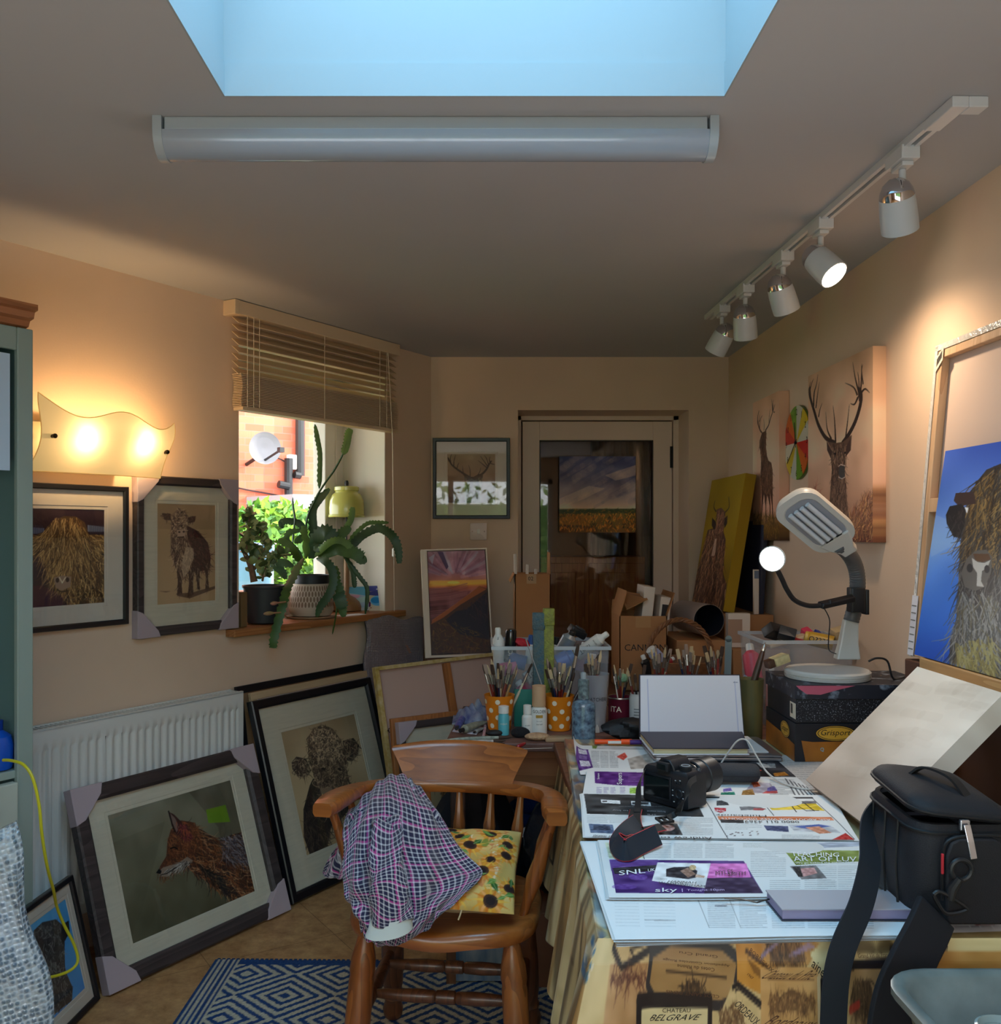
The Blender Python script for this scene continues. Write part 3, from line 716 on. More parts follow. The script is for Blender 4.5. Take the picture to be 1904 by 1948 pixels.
o=MB();o.cyl((ra1-.02,-.06,rz0+.02),(ra1-.02,-.06,.0),.008,n=8);o.build('pipe',mat('copper_pipe',(184,120,80),.3,.9),rd)
# ---- teal dresser at the left edge
m_teal=mat('dresser_teal',(104,132,132),.5,var=.04,scale=4)
m_teal2=mat('dresser_teal_inside',(96,128,132),.55,var=.04,scale=4)
m_tealp=mat('dresser_pale',(148,164,156),.5)
m_corn=wood('cornice_wood',(140,86,50),(176,112,70),0,.45)
ds=thing('dresser','teal painted dresser with a wooden cornice at the left edge','dresser',M=ML)
da=LL(60,1200,.36).x;dback=-3.9;of=-.36
o=MB()
o.box(da-.02,da,-.345,-.002,0,2.02).box(dback,dback+.02,-.345,-.002,0,2.02)
o.box(dback,da,-.345,-.002,2.0,2.02)
o.build('body',m_teal,ds,smooth=0)
MB().box(dback+.02,da-.02,-.03,-.012,.0,2.0).build('back_panel',m_teal2,ds,smooth=0)
o=MB();o.box(da-.044,da+.004,-.362,-.344,0,2.02).box(dback,dback+.07,-.362,-.344,0,2.02).box(dback+.07,da-.044,-.36,-.345,1.955,2.02);o.build('face_frame',m_tealp,ds,smooth=0,bevel=.003)
prof=[(-.345,2.02),(-.365,2.025),(-.372,2.04),(-.39,2.045),(-.395,2.062),(-.41,2.066),(-.41,2.082),(0,2.085),(0,2.02)]
o=MB();o.loft([[(dback-.05,y,z) for y,z in prof],[(da-.012,y,z) for y,z in prof]]);o.build('cornice',m_corn,ds,smooth=0)
MB().box(dback+.02,da-.02,-.350,-.03,.742,.765).build('shelf',m_tealp,ds,smooth=0,bevel=.003)
x1_=da-.047
for z0,z1 in((.60,.735),(.44,.565)):
 o=MB().box(x1_-.62,x1_,-.372,-.345,z0,z1).box(x1_-.66,x1_+.0,-.366,-.345,z0-.03,z0-.012);dr=o.build('drawer',mat('drawer_pale',(186,196,184),.45),ds,smooth=0,bevel=.004)
 MB().ball((x1_-.09,-.386,(z0+z1)/2),.016).cyl((x1_-.09,-.372,(z0+z1)/2),(x1_-.09,-.386,(z0+z1)/2),.007).build('knob',m_blackpl,dr)
MB().box(dback+.02,da-.02,-.345,-.03,.08,.10).build('bottom_shelf',m_tealp,ds,smooth=0)
pp=LL(16,700,.355)
tag(MB().box(pp.x-.30,pp.x-.005,-.3705,-.363,LL(12,895,.365).z,LL(10,672,.365).z).build('paper_sheet',mat('paper_blue_white',(186,206,226),.7),M=ML,smooth=0),'pale blue sheet of paper pinned up on the dresser front','paper')
bp=LL(-4,1440,.30)
bo=thing('blue_bottle','bright blue rounded plastic bottle standing on the dresser ledge','bottle',M=ML@Matrix.Translation((bp.x-.005,-.30,.765)))
MB().lathe([(.03,0),(.042,.004),(.046,.02),(.046,.07),(.04,.095),(.02,.11),(.016,.115)],20).build('body',mat('bright_blue',(16,82,190),.35),bo)
MB().lathe([(.018,.112),(.018,.14),(.002,.142)],16).build('cap',mat('bright_blue_cap',(20,60,150),.4),bo)
# ---- frames leaning along the left wall
def lean(bl,br,off_top,htop,dep=.03):
 """frame standing on the floor at bl,br with its top edge at height htop, off_top from the wall"""
 xa=(br-bl).normalized();ref=bl+V((0,0,0));d=(V((A0.x,A0.y,0))-bl).dot(N)+off_top
 tl=bl+N*d+V((0,0,htop));tl=tl-xa*(tl-bl).dot(xa)
 return frame_m(bl,br,tl)
q=((211.5,1556),(451.5,1480),(486.5,1690.5),(252,1797))
a=Art(250,250,q,(118,112,92),(0,1250,2.79));a.grad([(0,(116,112,96)),(.5,(110,104,84)),(1,(84,78,60))])
a.poly([(1020,700),(1270,640),(1360,1240),(1240,1280),(1180,900)],(66,56,46),.35).poly([(620,1000),(900,880),(760,1350),(690,1500)],(78,72,56),.22).noise(22,5,5,4).noise(12,18,8,9)  # dark panes paint reflections of the picture glass into the print
a.poly([(1120,810),(1225,780),(1245,870),(1130,880)],(104,148,22),.75)  # green patch is a reflection on the glass, painted into the print
foxc=[(126,70,40),(90,48,30),(152,96,58),(60,38,30),(38,30,30),(176,132,96)]
nk=[(1000,880),(1100,920),(1180,970),(1240,940),(1310,920),(1356,1225),(1235,1280),(1160,1220),(1080,1170),(1010,1120),(1000,1000)]
a.poly(nk,(60,38,30)).fur(nk,900,foxc,28,1.8,55,22).fur([(1180,950),(1300,930),(1330,1080),(1200,1080)],260,[(90,84,96),(52,46,54),(140,132,140),(60,40,36)],24,1.6,55,22)
a.fur([(1060,1100),(1180,1150),(1250,1270),(1170,1220)],140,[(40,34,32),(30,26,26),(90,70,56)],22,1.8,60,18)
hd_=[(930,920),(985,870),(1060,880),(1080,980),(1050,1060),(1000,1110),(950,1130),(900,1165),(870,1165),(850,1150),(865,1115),(900,1060),(910,980)]
a.poly(hd_,(84,50,36)).fur(hd_,700,foxc[:4]+[(110,62,42)],14,1.4,flow=lambda x,y:40+60*(y),spread=30)
a.poly([(850,1150),(880,1120),(960,1095),(1010,1060),(1040,1080),(1000,1110),(950,1132),(900,1168),(868,1166)],(150,138,128),.7).fur([(900,1130),(1000,1080),(1040,1090),(960,1140)],100,[(190,182,176),(60,50,48),(120,110,106)],12,1.3,150,25)
a.poly([(842,1150),(858,1128),(872,1138),(866,1156)],(16,14,18)).line([(866,1160),(900,1150),(950,1118)],1.6,(24,18,18)).line([(925,1020),(945,1012),(958,1020)],3,(22,16,16))
a.poly([(922,826),(950,840),(990,880),(1000,930),(960,950),(935,900)],(58,34,32)).poly([(930,835),(955,860),(975,905),(960,935),(942,890)],(140,120,112),.7).line([(922,824),(935,880),(950,930)],2.5,(20,16,18))
a.fur([(960,880),(1010,880),(1040,960),(980,960)],90,[(120,50,60),(70,34,36),(160,80,50)],12,1.6,80,30)
BL,BR=G(196,1893,.0),G(540,1731,.0)
M_,w_,h_=lean(BL,BR,.135,.60)
framed('framed_print','fox print in a dark grained frame with card corners leaning on the radiator',M_,w_,h_,.052,.035,m_fgrain,m_mountc,a,(.165,.845,.17,.83),1.35,prot=.115)
q=((525.5,1390),(681,1346),(735,1540),(582.5,1641))
a=Art(190,260,q,(132,112,88),(400,1230,2.714));a.grad([(0,(104,88,68)),(.35,(130,112,88)),(1,(122,102,78))]).noise(16,4,5,7)
cw=[(70,56,44),(46,36,30),(96,80,64),(30,24,22),(124,104,82)]
bd_=[(480,840),(520,700),(540,660),(740,640),(760,760),(720,830),(650,900),(620,1060),(520,1100),(480,1000)]
a.poly(bd_,(30,25,24)).fur(bd_,500,[(40,32,30),(24,20,20),(60,48,40)],22,1.6,75,25)
for e_ in([(410,590),(440,556),(500,560),(530,620),(505,655),(450,660),(415,630)],[(705,450),(760,430),(790,460),(785,510),(755,545),(715,540)]):a.poly(e_,(42,34,30)).fur(e_,120,cw,13,1.6,90,60)
hd_=[(510,450),(545,400),(595,380),(650,395),(690,440),(725,520),(730,600),(755,660),(750,740),(700,790),(660,830),(610,845),(585,800),(580,720),(545,650),(515,560)]
a.poly(hd_,(66,52,42)).fur(hd_,1100,cw,15,1.8,90,60,60)
a.fur([(530,430),(600,385),(680,430),(710,540),(560,560)],380,[(110,92,74),(50,40,34),(140,120,96)],12,1.7,90,90,90)
a.poly([(580,720),(620,700),(700,690),(740,720),(720,790),(660,830),(612,842),(590,800)],(58,44,38)).fur([(590,720),(720,700),(710,800),(610,830)],160,cw[:4],10,1.5,90,50)
a.poly([(580,705),(650,690),(660,720),(640,745),(590,735)],(92,76,62));c_=[(595+0,735)]+[(624+30*math.cos(t),742+38*math.sin(t)) for t in np.linspace(2.9,.1,12)]
a.line(c_,2.2,(150,120,80)).line([(620,800),(690,790)],2.5,(24,18,18)).ell((600,600),10,6,(18,14,14)).ell((690,590),9,6,(18,14,14))
BL,BR=G(548,1722,.0),None
B1=BL+D*.752;M_,w_,h_=lean(BL,B1,.10,.76)
framed('framed_print','curly black cow print in a black frame leaning beside the radiator',M_,w_,h_,.036,.03,m_fblack,m_mountc,a,(.19,.81,.185,.815),3.3)
for k,(dx,ot,ht,fm,lab) in enumerate(((-.02,.025,.815,m_fblack,'slim black frame standing furthest back behind the curly cow print'),(.03,.052,.785,wood('pale_stretcher_wood',(180,150,116),(206,178,140),0,.6),'pale wooden stretcher frame standing between the cow print and a black frame'))):
 P0=A0+D*(-1.40+dx)+N*(.19-.05*(1-k));P0.z=0
 M_,w_,h_=lean(P0,P0+D*(.82-.04*k),ot,ht)
 o=MB();b_=.03;y0=-.018;y1=0
 o.box(0,w_,y0,y1,0,b_).box(0,w_,y0,y1,h_-b_,h_).box(0,b_,y0,y1,b_,h_-b_).box(w_-b_,w_,y0,y1,b_,h_-b_)
 t_=thing('picture_frame',lab,'picture frame',M=M_);o.build('frame',fm,t_,smooth=0,bevel=.002)
 MB().box(b_,w_-b_,-.012,-.006,b_,h_-b_).build('panel',m_back if k==0 else m_mount,t_,smooth=0)
q=((81,1760),(119,1725),(163,1871),(115,1948))
a=Art(90,150,q,(66,130,208),(0,1250,2.79));a.grad([(0,(70,132,206)),(1,(54,118,196))]).noise(12,3,4,5)
bd_=[(245,1440),(270,1410),(310,1400),(340,1430),(350,1540),(360,1620),(400,1720),(405,1800),(320,1900),(300,1940),(240,1700)]
gr=[(60,58,58),(90,88,88),(36,34,36),(120,116,114)]
a.poly(bd_,(48,46,48)).fur(bd_,380,gr,12,1.4,95,40,40);a.poly([(330,1420),(350,1405),(358,1450),(340,1500),(330,1470)],(30,28,32)).fur([(240,1560),(330,1560),(330,1700),(250,1800)],90,gr,14,1.5,90,20)
BR=G(188,1893,0.0)+V((.0,-.03,0));BL=G(122,1962,0.0);BL=BR+(BL-BR).normalized()*.30
TR=W(122,1670,2.90);M_,w_,h_=frame_m(BL,BR,TR-(BR-BL))
framed('framed_print','small black framed cow print on blue leaning at the foot of the dresser',M_,w_,h_,.018,.02,m_fblack,m_mount,a,(.16,.84,.15,.86),2.1)
cp=[(6,1446,2.57),(22,1447,2.55),(45,1455,2.53),(62,1480,2.52),(74,1530,2.52),(80,1590,2.52),(90,1650,2.54),(102,1695,2.6),(108,1725,2.66),(122,1760,2.7),(140,1795,2.72),(148,1825,2.72),(138,1843,2.70),(112,1855,2.66),(80,1862,2.6)]
tag(MB().tube(spline([W(*c) for c in cp],6),.0042,7).build('yellow_cable',mat('yellow_pvc',(214,206,40),.4)),'yellow cable trailing down from the dresser ledge','cable')
m_bub,nt,b=newmat('bubble_wrap');n=nt.nodes;l=nt.links
tc=n.new('ShaderNodeTexCoord');vo=n.new('ShaderNodeTexVoronoi');vo.inputs['Scale'].default_value=84;vo.inputs['Randomness'].default_value=.35
l.new(tc.outputs['Object'],vo.inputs['Vector']);bp_=n.new('ShaderNodeBump');bp_.inputs['Strength'].default_value=1;bp_.inputs['Distance'].default_value=.006;bp_.invert=True
l.new(vo.outputs['Distance'],bp_.inputs['Height']);l.new(bp_.outputs[0],b.inputs['Normal'])
rb_=n.new('ShaderNodeValToRGB');rb_.color_ramp.elements[0].position=.30;rb_.color_ramp.elements[0].color=[*lin((96,116,134)),1];rb_.color_ramp.elements[1].position=.58;rb_.color_ramp.elements[1].color=[*lin((206,216,224)),1];l.new(vo.outputs['Distance'],rb_.inputs[0]);l.new(rb_.outputs[0],b.inputs['Base Color']);b.inputs['Roughness'].default_value=.14;b.inputs['Specular IOR Level'].default_value=.9
tr=n.new('ShaderNodeBsdfTransparent');mx=n.new('ShaderNodeMixShader');mx.inputs[0].default_value=.35
l.new(b.outputs[0],mx.inputs[1]);l.new(tr.outputs[0],mx.inputs[2]);l.new(mx.outputs[0],n['Material Output'].inputs[0])
def wrapped(M,w,h,t,seed,m,amp=.012):
 """lumpy sheet of bubble wrap folded round a flat parcel"""
 o=MB();r_=random.Random(seed)
 ph=[r_.uniform(0,6) for _ in range(6)]
 def f(u,v,s):
  x=w*u;z=h*v;e=min(u,1-u,v,1-v)
  k=amp*(math.sin(u*9+ph[0]+3*v)+math.sin(v*11+ph[1])+math.sin((u+v)*17+ph[2]))*.33
  return(x+.010*math.sin(v*14+ph[3])*(1-min(1,e*8)),-(t/2*(1 if e>0 else .25)+k*(1 if e>0 else .2))*s,z+.010*math.sin(u*12+ph[4])*(1-min(1,e*8)))
 o.grid(30,34,lambda u,v:f(u,v,1)).grid(30,34,lambda u,v:f(1-u,v,-1))
 return o
TRp,BRp=W(24,1562,2.02),W(150,2160,2.06);zd_=(TRp-BRp).normalized();yd_=V((-.42,.9,0));yd_=(yd_-zd_*yd_.dot(zd_)).normalized();BLp=BRp-yd_.cross(zd_)*.42
M_,w_,h_=frame_m(BLp,BRp,TRp+(BLp-BRp))
bw=thing('wrapped_parcel','bubble wrapped parcel leaning in front of the dresser','parcel',M=M_)
wrapped(M_,w_,h_,.06,4,m_bub).build('bubble_wrap',m_bub,bw,smooth=60)
MB().box(.03,w_-.03,-.014,.014,.02,h_-.03).build('canvas',mat('parcel_pale',(190,206,214),.7,col2=(120,170,226),scale=5),bw,smooth=0)
#  back wall, right wall, ceiling fittings
q=((849,863),(942,863),(942,957),(849,957))
a=Art(110,112,q,(150,130,108),(780,760,3.4));a.grad([(0,(150,134,112)),(.5,(132,104,84)),(1,(74,46,38))]).noise(24,4,4,3).noise(16,12,12,8)
a.fur([(235,560),(550,560),(550,670),(235,670)],160,[(96,58,48),(120,84,66),(60,36,32)],7,1.2,-80,30)
dk=(34,26,24)
def antler(art,pts,w,w1,tines):
 art.line([tuple(p_) for p_ in spline_2d(pts)],w,dk,1,w1)
 for t_ in tines:art.line([tuple(p_) for p_ in spline_2d(t_[:-1])],t_[-1],dk,1,.6)
def spline_2d(pts):return[(p_.x,p_.y) for p_ in spline([(x,y,0) for x,y in pts],5)] if len(pts)>2 else pts
antler(a,[(385,505),(345,480),(300,450),(265,420),(245,380)],5,2.4,[[(250,400),(238,370),(240,355),2],[(262,415),(258,380),(268,352),2],[(280,430),(282,395),(292,360),2],[(300,450),(306,425),(314,410),1.8],[(345,490),(338,455),(336,430),2],[(385,500),(384,455),(374,425),2]])
antler(a,[(420,500),(460,482),(490,450),(505,420),(520,400)],5,2.6,[[(490,440),(460,415),(435,395),2],[(495,430),(470,395),(450,368),2],[(502,420),(490,385),(475,362),2],[(512,410),(508,390),(512,372),2.2],[(512,412),(528,418),(542,420),2],[(425,498),(445,470),(452,440),2],[(455,485),(440,485),(432,492),1.5]])
a.poly([(345,490),(385,500),(430,496),(468,488),(462,515),(445,520),(440,560),(455,670),(345,670),(362,560),(372,515),(350,512)],(58,46,38)).fur([(350,500),(460,500),(455,670),(345,670)],320,[(90,82,62),(50,40,34),(112,116,82),(40,32,28)],6,1.2,90,25)
bx0,bx1,bz0,bz1=W(822,0,5.03).x,W(970,0,5.03).x,W(0,987,5.03).z,W(0,834,5.03).z
w_,h_=bx1-bx0,bz1-bz0
framed('framed_print','black framed stag head print on the back wall above the light switch',Matrix.Translation((bx0+.004,5.028,bz0)),w_-.004,h_,.019,.025,m_fblack,m_mount,a,(.187,.812,.195,.805),1.7)
sw=thing('light_switch','white square light switch below the stag print','switch',(W(910,0,5.03).x,5.0295,W(0,1011,5.03).z))
MB().rbox(-.045,.045,-.045,.045,0,.009,.006,M=Matrix.Rotation(PI/2,4,'X')).build('plate',mat('switch_white',(236,216,206),.35),sw)
MB().box(-.007,.007,-.0125,-.008,-.013,.013).build('rocker',m_white,sw,bevel=.001)
for x in(-.032,.032):MB().cyl((x,-.008,0),(x,-.0102,0),.004,n=10).build('screw',mat('screw_steel',(150,120,110),.4,.8),sw)
q=((1063,868),(1209,868),(1207,1013),(1064,1013))
a=Art(160,160,q,(90,84,104));a.grad([(0,(58,60,96)),(.3,(92,86,108)),(.55,(150,128,124)),(.68,(196,164,138)),(.70,(60,60,30)),(.76,(110,80,24)),(1,(104,62,18))])
sky_=a.a[:112].copy()
for i in range(90):
 x=rng.uniform(1055,1215);y=rng.uniform(872,966);ln=rng.uniform(10,36);c_=[(190,160,140),(70,66,96),(150,130,130),(206,176,150),(56,56,88)][rng.integers(5)]
 a.line([(x,y),(x+ln*.5,y-ln*.28),(x+ln,y-ln*.62)],rng.uniform(6,16),c_,.10)
a.noise(34,4,5,91).noise(22,9,12,92);a.poly([(1063,950),(1120,925),(1150,930),(1110,950),(1063,968)],(214,184,156),.35).poly([(1150,905),(1209,885),(1209,905),(1170,915)],(206,172,146),.4)
for i in range(420):
 x=rng.uniform(1063,1208);y=rng.uniform(975,1013);c_=[(190,112,26),(140,78,18),(212,140,40),(60,46,20),(96,84,30),(40,32,20),(220,120,40)][rng.integers(7)]
 a.line([(x,y),(x+rng.uniform(-3,3),y-rng.uniform(2,5))],1.6,c_,.8)
a.poly([(1063,970),(1209,968),(1209,976),(1063,978)],(52,58,30),.85).fur([(1063,968),(1209,967),(1209,980),(1063,980)],90,[(46,52,26),(84,84,36),(150,100,30)],5,1.4,0,20).poly([(1064,985),(1110,978),(1128,985),(1120,1000),(1064,998)],(170,104,30),.5)
cy_=DY-.006;x0,x1,z0,z1=W(1064,0,cy_-.03).x,W(1209,0,cy_-.03).x,W(0,1013,cy_-.03).z,W(0,868,cy_-.03).z
o=painted('canvas_painting',a,((0,-.03,z1-z0),(x1-x0,-.03,z1-z0),(x1-x0,-.03,0),(0,-.03,0)),m_oil,1.9,M=Matrix.Translation((x0,cy_,z0)),depth=.034,side=(30,26,30))
tag(o,'square landscape painting of golden fields hung on the glass door','painting')
# ---- right wall canvases
def wallx(far_px,near_px,y_tl,y_tr,y_bl,y_br,X):return XP(far_px,y_bl,X),XP(near_px,y_br,X),XP(far_px,y_tl,X),XP(near_px,y_tr,X)
XF=1.272
q=((1537,716),(1660,660),(1660,1032),(1537,1028))
a=Art(190,330,q,(186,150,122),(1320,640,2.952));a.grad([(0,(178,142,112)),(.45,(196,160,134)),(.75,(170,130,106)),(1,(84,50,40))]).noise(26,4,6,11).noise(14,9,12,12)
a.fur([(850,1160),(870,1020),(1005,860),(1005,1160)],380,[(150,104,62),(92,58,40),(196,150,96),(70,42,34),(120,64,48)],16,1.3,-75,28).fur([(640,1160),(640,880),(700,830),(750,1160)],150,[(130,80,62),(100,60,48),(160,70,56)],18,1.2,-65,20)
dk=(44,30,26)
antler(a,[(790,600),(740,570),(700,500),(675,420),(655,350),(650,290)],9,5,[[(670,410),(648,340),(643,290),4],[(662,370),(648,300),(655,255),4],[(672,390),(675,320),(688,270),(696,215),5],[(685,400),(695,320),(704,258),3.5],[(700,450),(708,410),(720,375),3.5],[(652,300),(662,262),(672,240),3],[(770,575),(748,520),(740,425),4.5],[(795,590),(790,480),(780,390),4.5]])
antler(a,[(835,600),(870,550),(905,480),(930,400),(938,340),(925,300)],9,7,[[(930,360),(938,260),(940,160),5.5],[(925,320),(905,240),(890,150),4.5],[(915,330),(895,290),(848,265),4],[(925,340),(925,260),(918,205),4],[(938,320),(960,300),(985,322),5],[(918,350),(900,385),(878,380),5],[(850,580),(862,480),(872,385),4],[(948,270),(940,200),(946,165),3]])
a.poly([(745,590),(790,600),(835,595),(885,555),(880,640),(850,680),(845,760),(855,880),(870,1040),(755,1040),(765,880),(775,760),(770,690),(748,640)],(84,60,48))
a.fur([(765,600),(860,600),(850,760),(868,1040),(757,1040),(775,760)],700,[(110,82,66),(62,44,36),(140,110,90),(48,34,30)],16,1.5,92,14)
for e_ in([(748,590),(775,640),(770,680),(748,640)],[(885,560),(880,640),(852,675),(855,620)]):a.poly(e_,(64,44,38)).line(e_[:2],2,(150,120,100),.7)
a.poly([(815,730),(845,725),(848,790),(825,805),(812,775)],(60,56,56)).line([(812,730),(825,720),(848,728)],1.6,(190,176,166),.8).line([(812,790),(830,800),(848,790)],1.6,(190,176,166),.8).ell((792,660),7,6,(30,22,20)).ell((848,655),6,6,(30,22,20))
bl_,br_,tl_,tr_=wallx(1537,1660,716,660,1028,1032,XF);M_,w_,h_=frame_m(bl_,br_,tl_)
M_.translation.x=1.3152;dp=1.3152-XF
o=painted('canvas_painting',a,((0,-dp,h_),(w_,-dp,h_),(w_,-dp,0),(0,-dp,0)),m_oil,1.75,M=M_,depth=dp)
tag(o,'large canvas of a stag head with wide antlers on the right wall','painting')
stagY=br_.y,bl_.y
q=((1430,768),(1487,740),(1487,1032),(1430,1027))
a=Art(110,260,q,(190,152,124),(1420,720,6.086));a.grad([(0,(176,136,108)),(.4,(198,160,136)),(.8,(180,134,112)),(.9,(104,72,36)),(1,(60,40,26))]).noise(22,4,6,21)
body=[(180,630),(235,600),(232,800),(245,900),(265,955),(300,975),(318,1060),(322,1180),(300,1310),(250,1360),(200,1350),(170,1240),(165,1060),(170,880),(148,800),(150,720)]
a.poly(body,(74,50,40)).fur(body,520,[(104,74,58),(58,38,32),(128,92,70),(44,30,26)],14,1.2,88,14)
for lg in([(175,1240),(205,1330),(188,1480),(180,1660),(170,1680),(176,1480)],[(205,1330),(240,1350),(235,1480),(238,1690),(226,1690),(225,1480)],[(250,1340),(285,1340),(292,1480),(288,1720),(278,1720),(280,1480)],[(285,1320),(320,1250),(320,1480),(338,1740),(326,1740),(308,1480)]):a.poly(lg,(70,44,36))
dk=(52,34,30)
antler(a,[(180,630),(150,590),(125,520),(125,450),(140,380)],2.6,1.4,[[(135,560),(128,500),(120,460),1.4],[(150,600),(142,500),(150,420),1.6],[(148,500),(165,460),(185,430),1.5],[(160,620),(150,560),(165,480),1.4],[(205,600),(208,540),(202,470),1.5]])
antler(a,[(225,600),(265,540),(290,460),(318,380),(325,300)],2.8,2,[[(318,380),(312,300),(305,230),1.8],[(325,370),(340,320),(350,290),1.8],[(320,340),(322,280),(328,235),1.6],[(270,520),(275,430),(285,350),1.5],[(330,380),(345,385),(345,372),1.5]])
a.fur([(50,1560),(410,1640),(410,1880),(50,1880)],420,[(110,84,30),(70,52,22),(140,104,44),(46,32,20)],12,1.2,-85,22)
p0,p1=XP(1432,1027,XF),XP(1482,1031,XF);t0=XP(1432,767,XF);M_,w_,h_=frame_m(p0,V((p0.x,p1.y,p0.z)),V((p0.x,p0.y,t0.z)));M_.translation.x=1.3152
o=painted('canvas_painting',a,((0,-dp,h_),(w_,-dp,h_),(w_,-dp,0),(0,-dp,0)),m_oil,1.9,M=M_,depth=dp)
tag(o,'narrow canvas of a standing stag beside the striped clock','painting')
ck=thing('wall_clock','round wall clock with coloured wedges between the two stag canvases','clock',M=Matrix.Translation((1.3135,3.90,1.808))@Matrix.Rotation(-PI/2,4,'Z'))
R_=.152;cols_=((206,202,180),(226,196,30),(216,212,190),(214,40,30),(226,110,30),(108,160,40),(206,208,190),(220,190,34),(220,214,190),(206,34,26),(226,104,26),(112,164,44))
mats_=[mat('clock_wedge_%d'%i,c_,.3) for i,c_ in enumerate(cols_)]
fc=MB()
for i in range(12):
 t0_,t1_=PI/2-i*PI/6,PI/2-(i+1)*PI/6;pl=[(0,0)]+[(R_*math.cos(t0_+(t1_-t0_)*k/5),R_*math.sin(t0_+(t1_-t0_)*k/5)) for k in range(6)]
 fc.prism(pl,-.014,-.010,i)
fc.build('clock_face',mats_,ck,smooth=0)
MB().lathe([(R_,-.0),(R_+.001,.008),(R_-.002,.0095)],48,M=Matrix.Rotation(PI/2,4,'X')).build('case',mat('clock_edge',(90,130,50),.4),ck)
m_ink=mat('black_ink',(22,20,22),.6)
for i in range(1,13):
 a_=PI/2-i*PI/6;s_=str(i);hh=.026;ww=hh*min(text_geo(s_)[2],1.1)*.9;c_=V((.126*math.cos(a_),-.0146,.126*math.sin(a_)))
 nm=MB();nm.text(s_,c_+V((-ww/2,0,hh/2)),c_+V((ww/2,0,hh/2)),c_+V((ww/2,0,-hh/2)),c_+V((-ww/2,0,-hh/2)));nm.build('numeral',m_ink,ck,smooth=0)
for ang,ln,wd_ in((-142,.13,.004),(98,.085,.006)):
 d_=V((math.cos(math.radians(ang)),0,math.sin(math.radians(ang))));MB().tube([d_*-.02+V((0,-.019,0)),d_*ln+V((0,-.019,0))],1,flat=(wd_,.001),up=(0,1,0)).build('hand',m_ink,ck,smooth=0)
MB().cyl((0,-.014,0),(0,-.022,0),.006).build('hub',m_ink,ck)
# ---- yellow highland cow canvas leaning at the far end of the right wall
q=((1368,923),(1421,911),(1399,1163),(1332,1147))
a=Art(110,230,q,(150,120,10),(1320,900,6.083));a.grad([(0,(132,108,14)),(.5,(140,112,16)),(1,(110,86,10))]).noise(14,3,4,31)
hair=[(110,62,44),(70,40,32),(160,108,76),(50,30,26),(196,150,108)]
bd_=[(215,800),(260,610),(310,590),(430,610),(460,700),(455,900),(450,1090),(500,1220),(470,1600),(80,1480),(130,1150)]
a.poly(bd_,(74,46,38)).fur(bd_,900,hair,20,1.4,95,16,12)
for e_ in([(305,480),(345,520),(360,590),(325,600),(302,560)],[(425,490),(465,450),(465,530),(440,580)]):a.poly(e_,(40,26,26))
a.poly([(350,400),(395,380),(440,420),(430,620),(390,760),(345,900),(305,895),(330,700),(355,540)],(92,60,48)).fur([(350,400),(440,420),(430,640),(330,780),(355,540)],220,hair,12,1.2,95,20)
a.line(spline_2d([(345,420),(320,380),(330,320)]),3,(60,44,30),1,1.5).line(spline_2d([(440,420),(475,370),(465,280)]),3,(60,44,30),1,1.5)
a.poly([(340,700),(360,690),(352,840),(340,890),(305,890),(318,820)],(190,160,140),.8)
P=[V((1.15,4.93,1.072)),V((1.15,4.30,1.072)),V((1.252,4.93,1.70))]
M_,w_,h_=frame_m(*P)
o=painted('canvas_painting',a,((0,-.05,h_),(w_,-.05,h_),(w_,-.05,0),(0,-.05,0)),m_oil,1.7,M=M_,depth=.05,side=(176,136,10))
tag(o,'tall mustard yellow canvas of a highland cow leaning in the far right corner','painting')
# ---- ceiling fittings
bt=thing('fluorescent_batten','long white fluorescent batten on the ceiling below the skylight','ceiling light',(W(829,218,F*.93/792).x,2.16,CZ))
L_=.628;m_bat=mat('batten_white',(170,178,184),.3);m_diff=mat('batten_diffuser',(160,168,180),.22,coat=.3)
MB().box(-L_+.02,L_-.02,-.045,.045,-.030,-.0005).build('body',m_bat,bt,smooth=0,bevel=.003)
pr=[(-.048*math.cos(t_),-.030-.052*math.sin(t_)) for t_ in np.linspace(0,PI,18)]
MB().loft([[(-L_+.012,y,z) for y,z in pr],[(L_-.012,y,z) for y,z in pr]],caps=True).build('diffuser',m_diff,bt,smooth=60)
pr2=[(-.051,-.0005)]+[(-.051*math.cos(t_),-.030-.055*math.sin(t_)) for t_ in np.linspace(0,PI,14)]+[(.051,-.0005)]
for s_ in(-1,1):
 MB().loft([[(s_*(L_+.004),y,z) for y,z in pr2],[(s_*(L_-.016),y,z) for y,z in pr2]]).build('end_cap',m_bat,bt,smooth=40)
tx0,ty0,tx1,ty1=1.02,2.10,.975,4.06
tr_=thing('track_light','white ceiling track with five spotlights along the right side','spotlight track',(tx0,ty0,CZ));dv=V((tx1-tx0,ty1-ty0,0));TL_=dv.length;dv.normalize();ax=math.atan2(-dv.x,dv.y)
tr_.rotation_euler=(0,0,ax)
m_trk=mat('track_white',(212,214,216),.35);m_slot=mat('track_slot',(60,58,58),.5);m_chrome=mat('chrome',(210,210,214),.08,1)
o=MB();o.box(-.017,-.006,0,TL_,-.019,-.0005).box(.006,.017,0,TL_,-.019,-.0005).box(-.006,.006,0,TL_,-.006,-.0005).build('rail',m_trk,tr_,smooth=0)
MB().box(-.0058,.0058,.04,TL_-.01,-.0075,-.0062).build('slot',m_slot,tr_,smooth=0)
MB().box(-.018,.018,-.085,.04,-.024,-.0005).box(.018,.06,-.085,-.045,-.024,-.0005).build('power_feed',m_trk,tr_,smooth=0,bevel=.002)
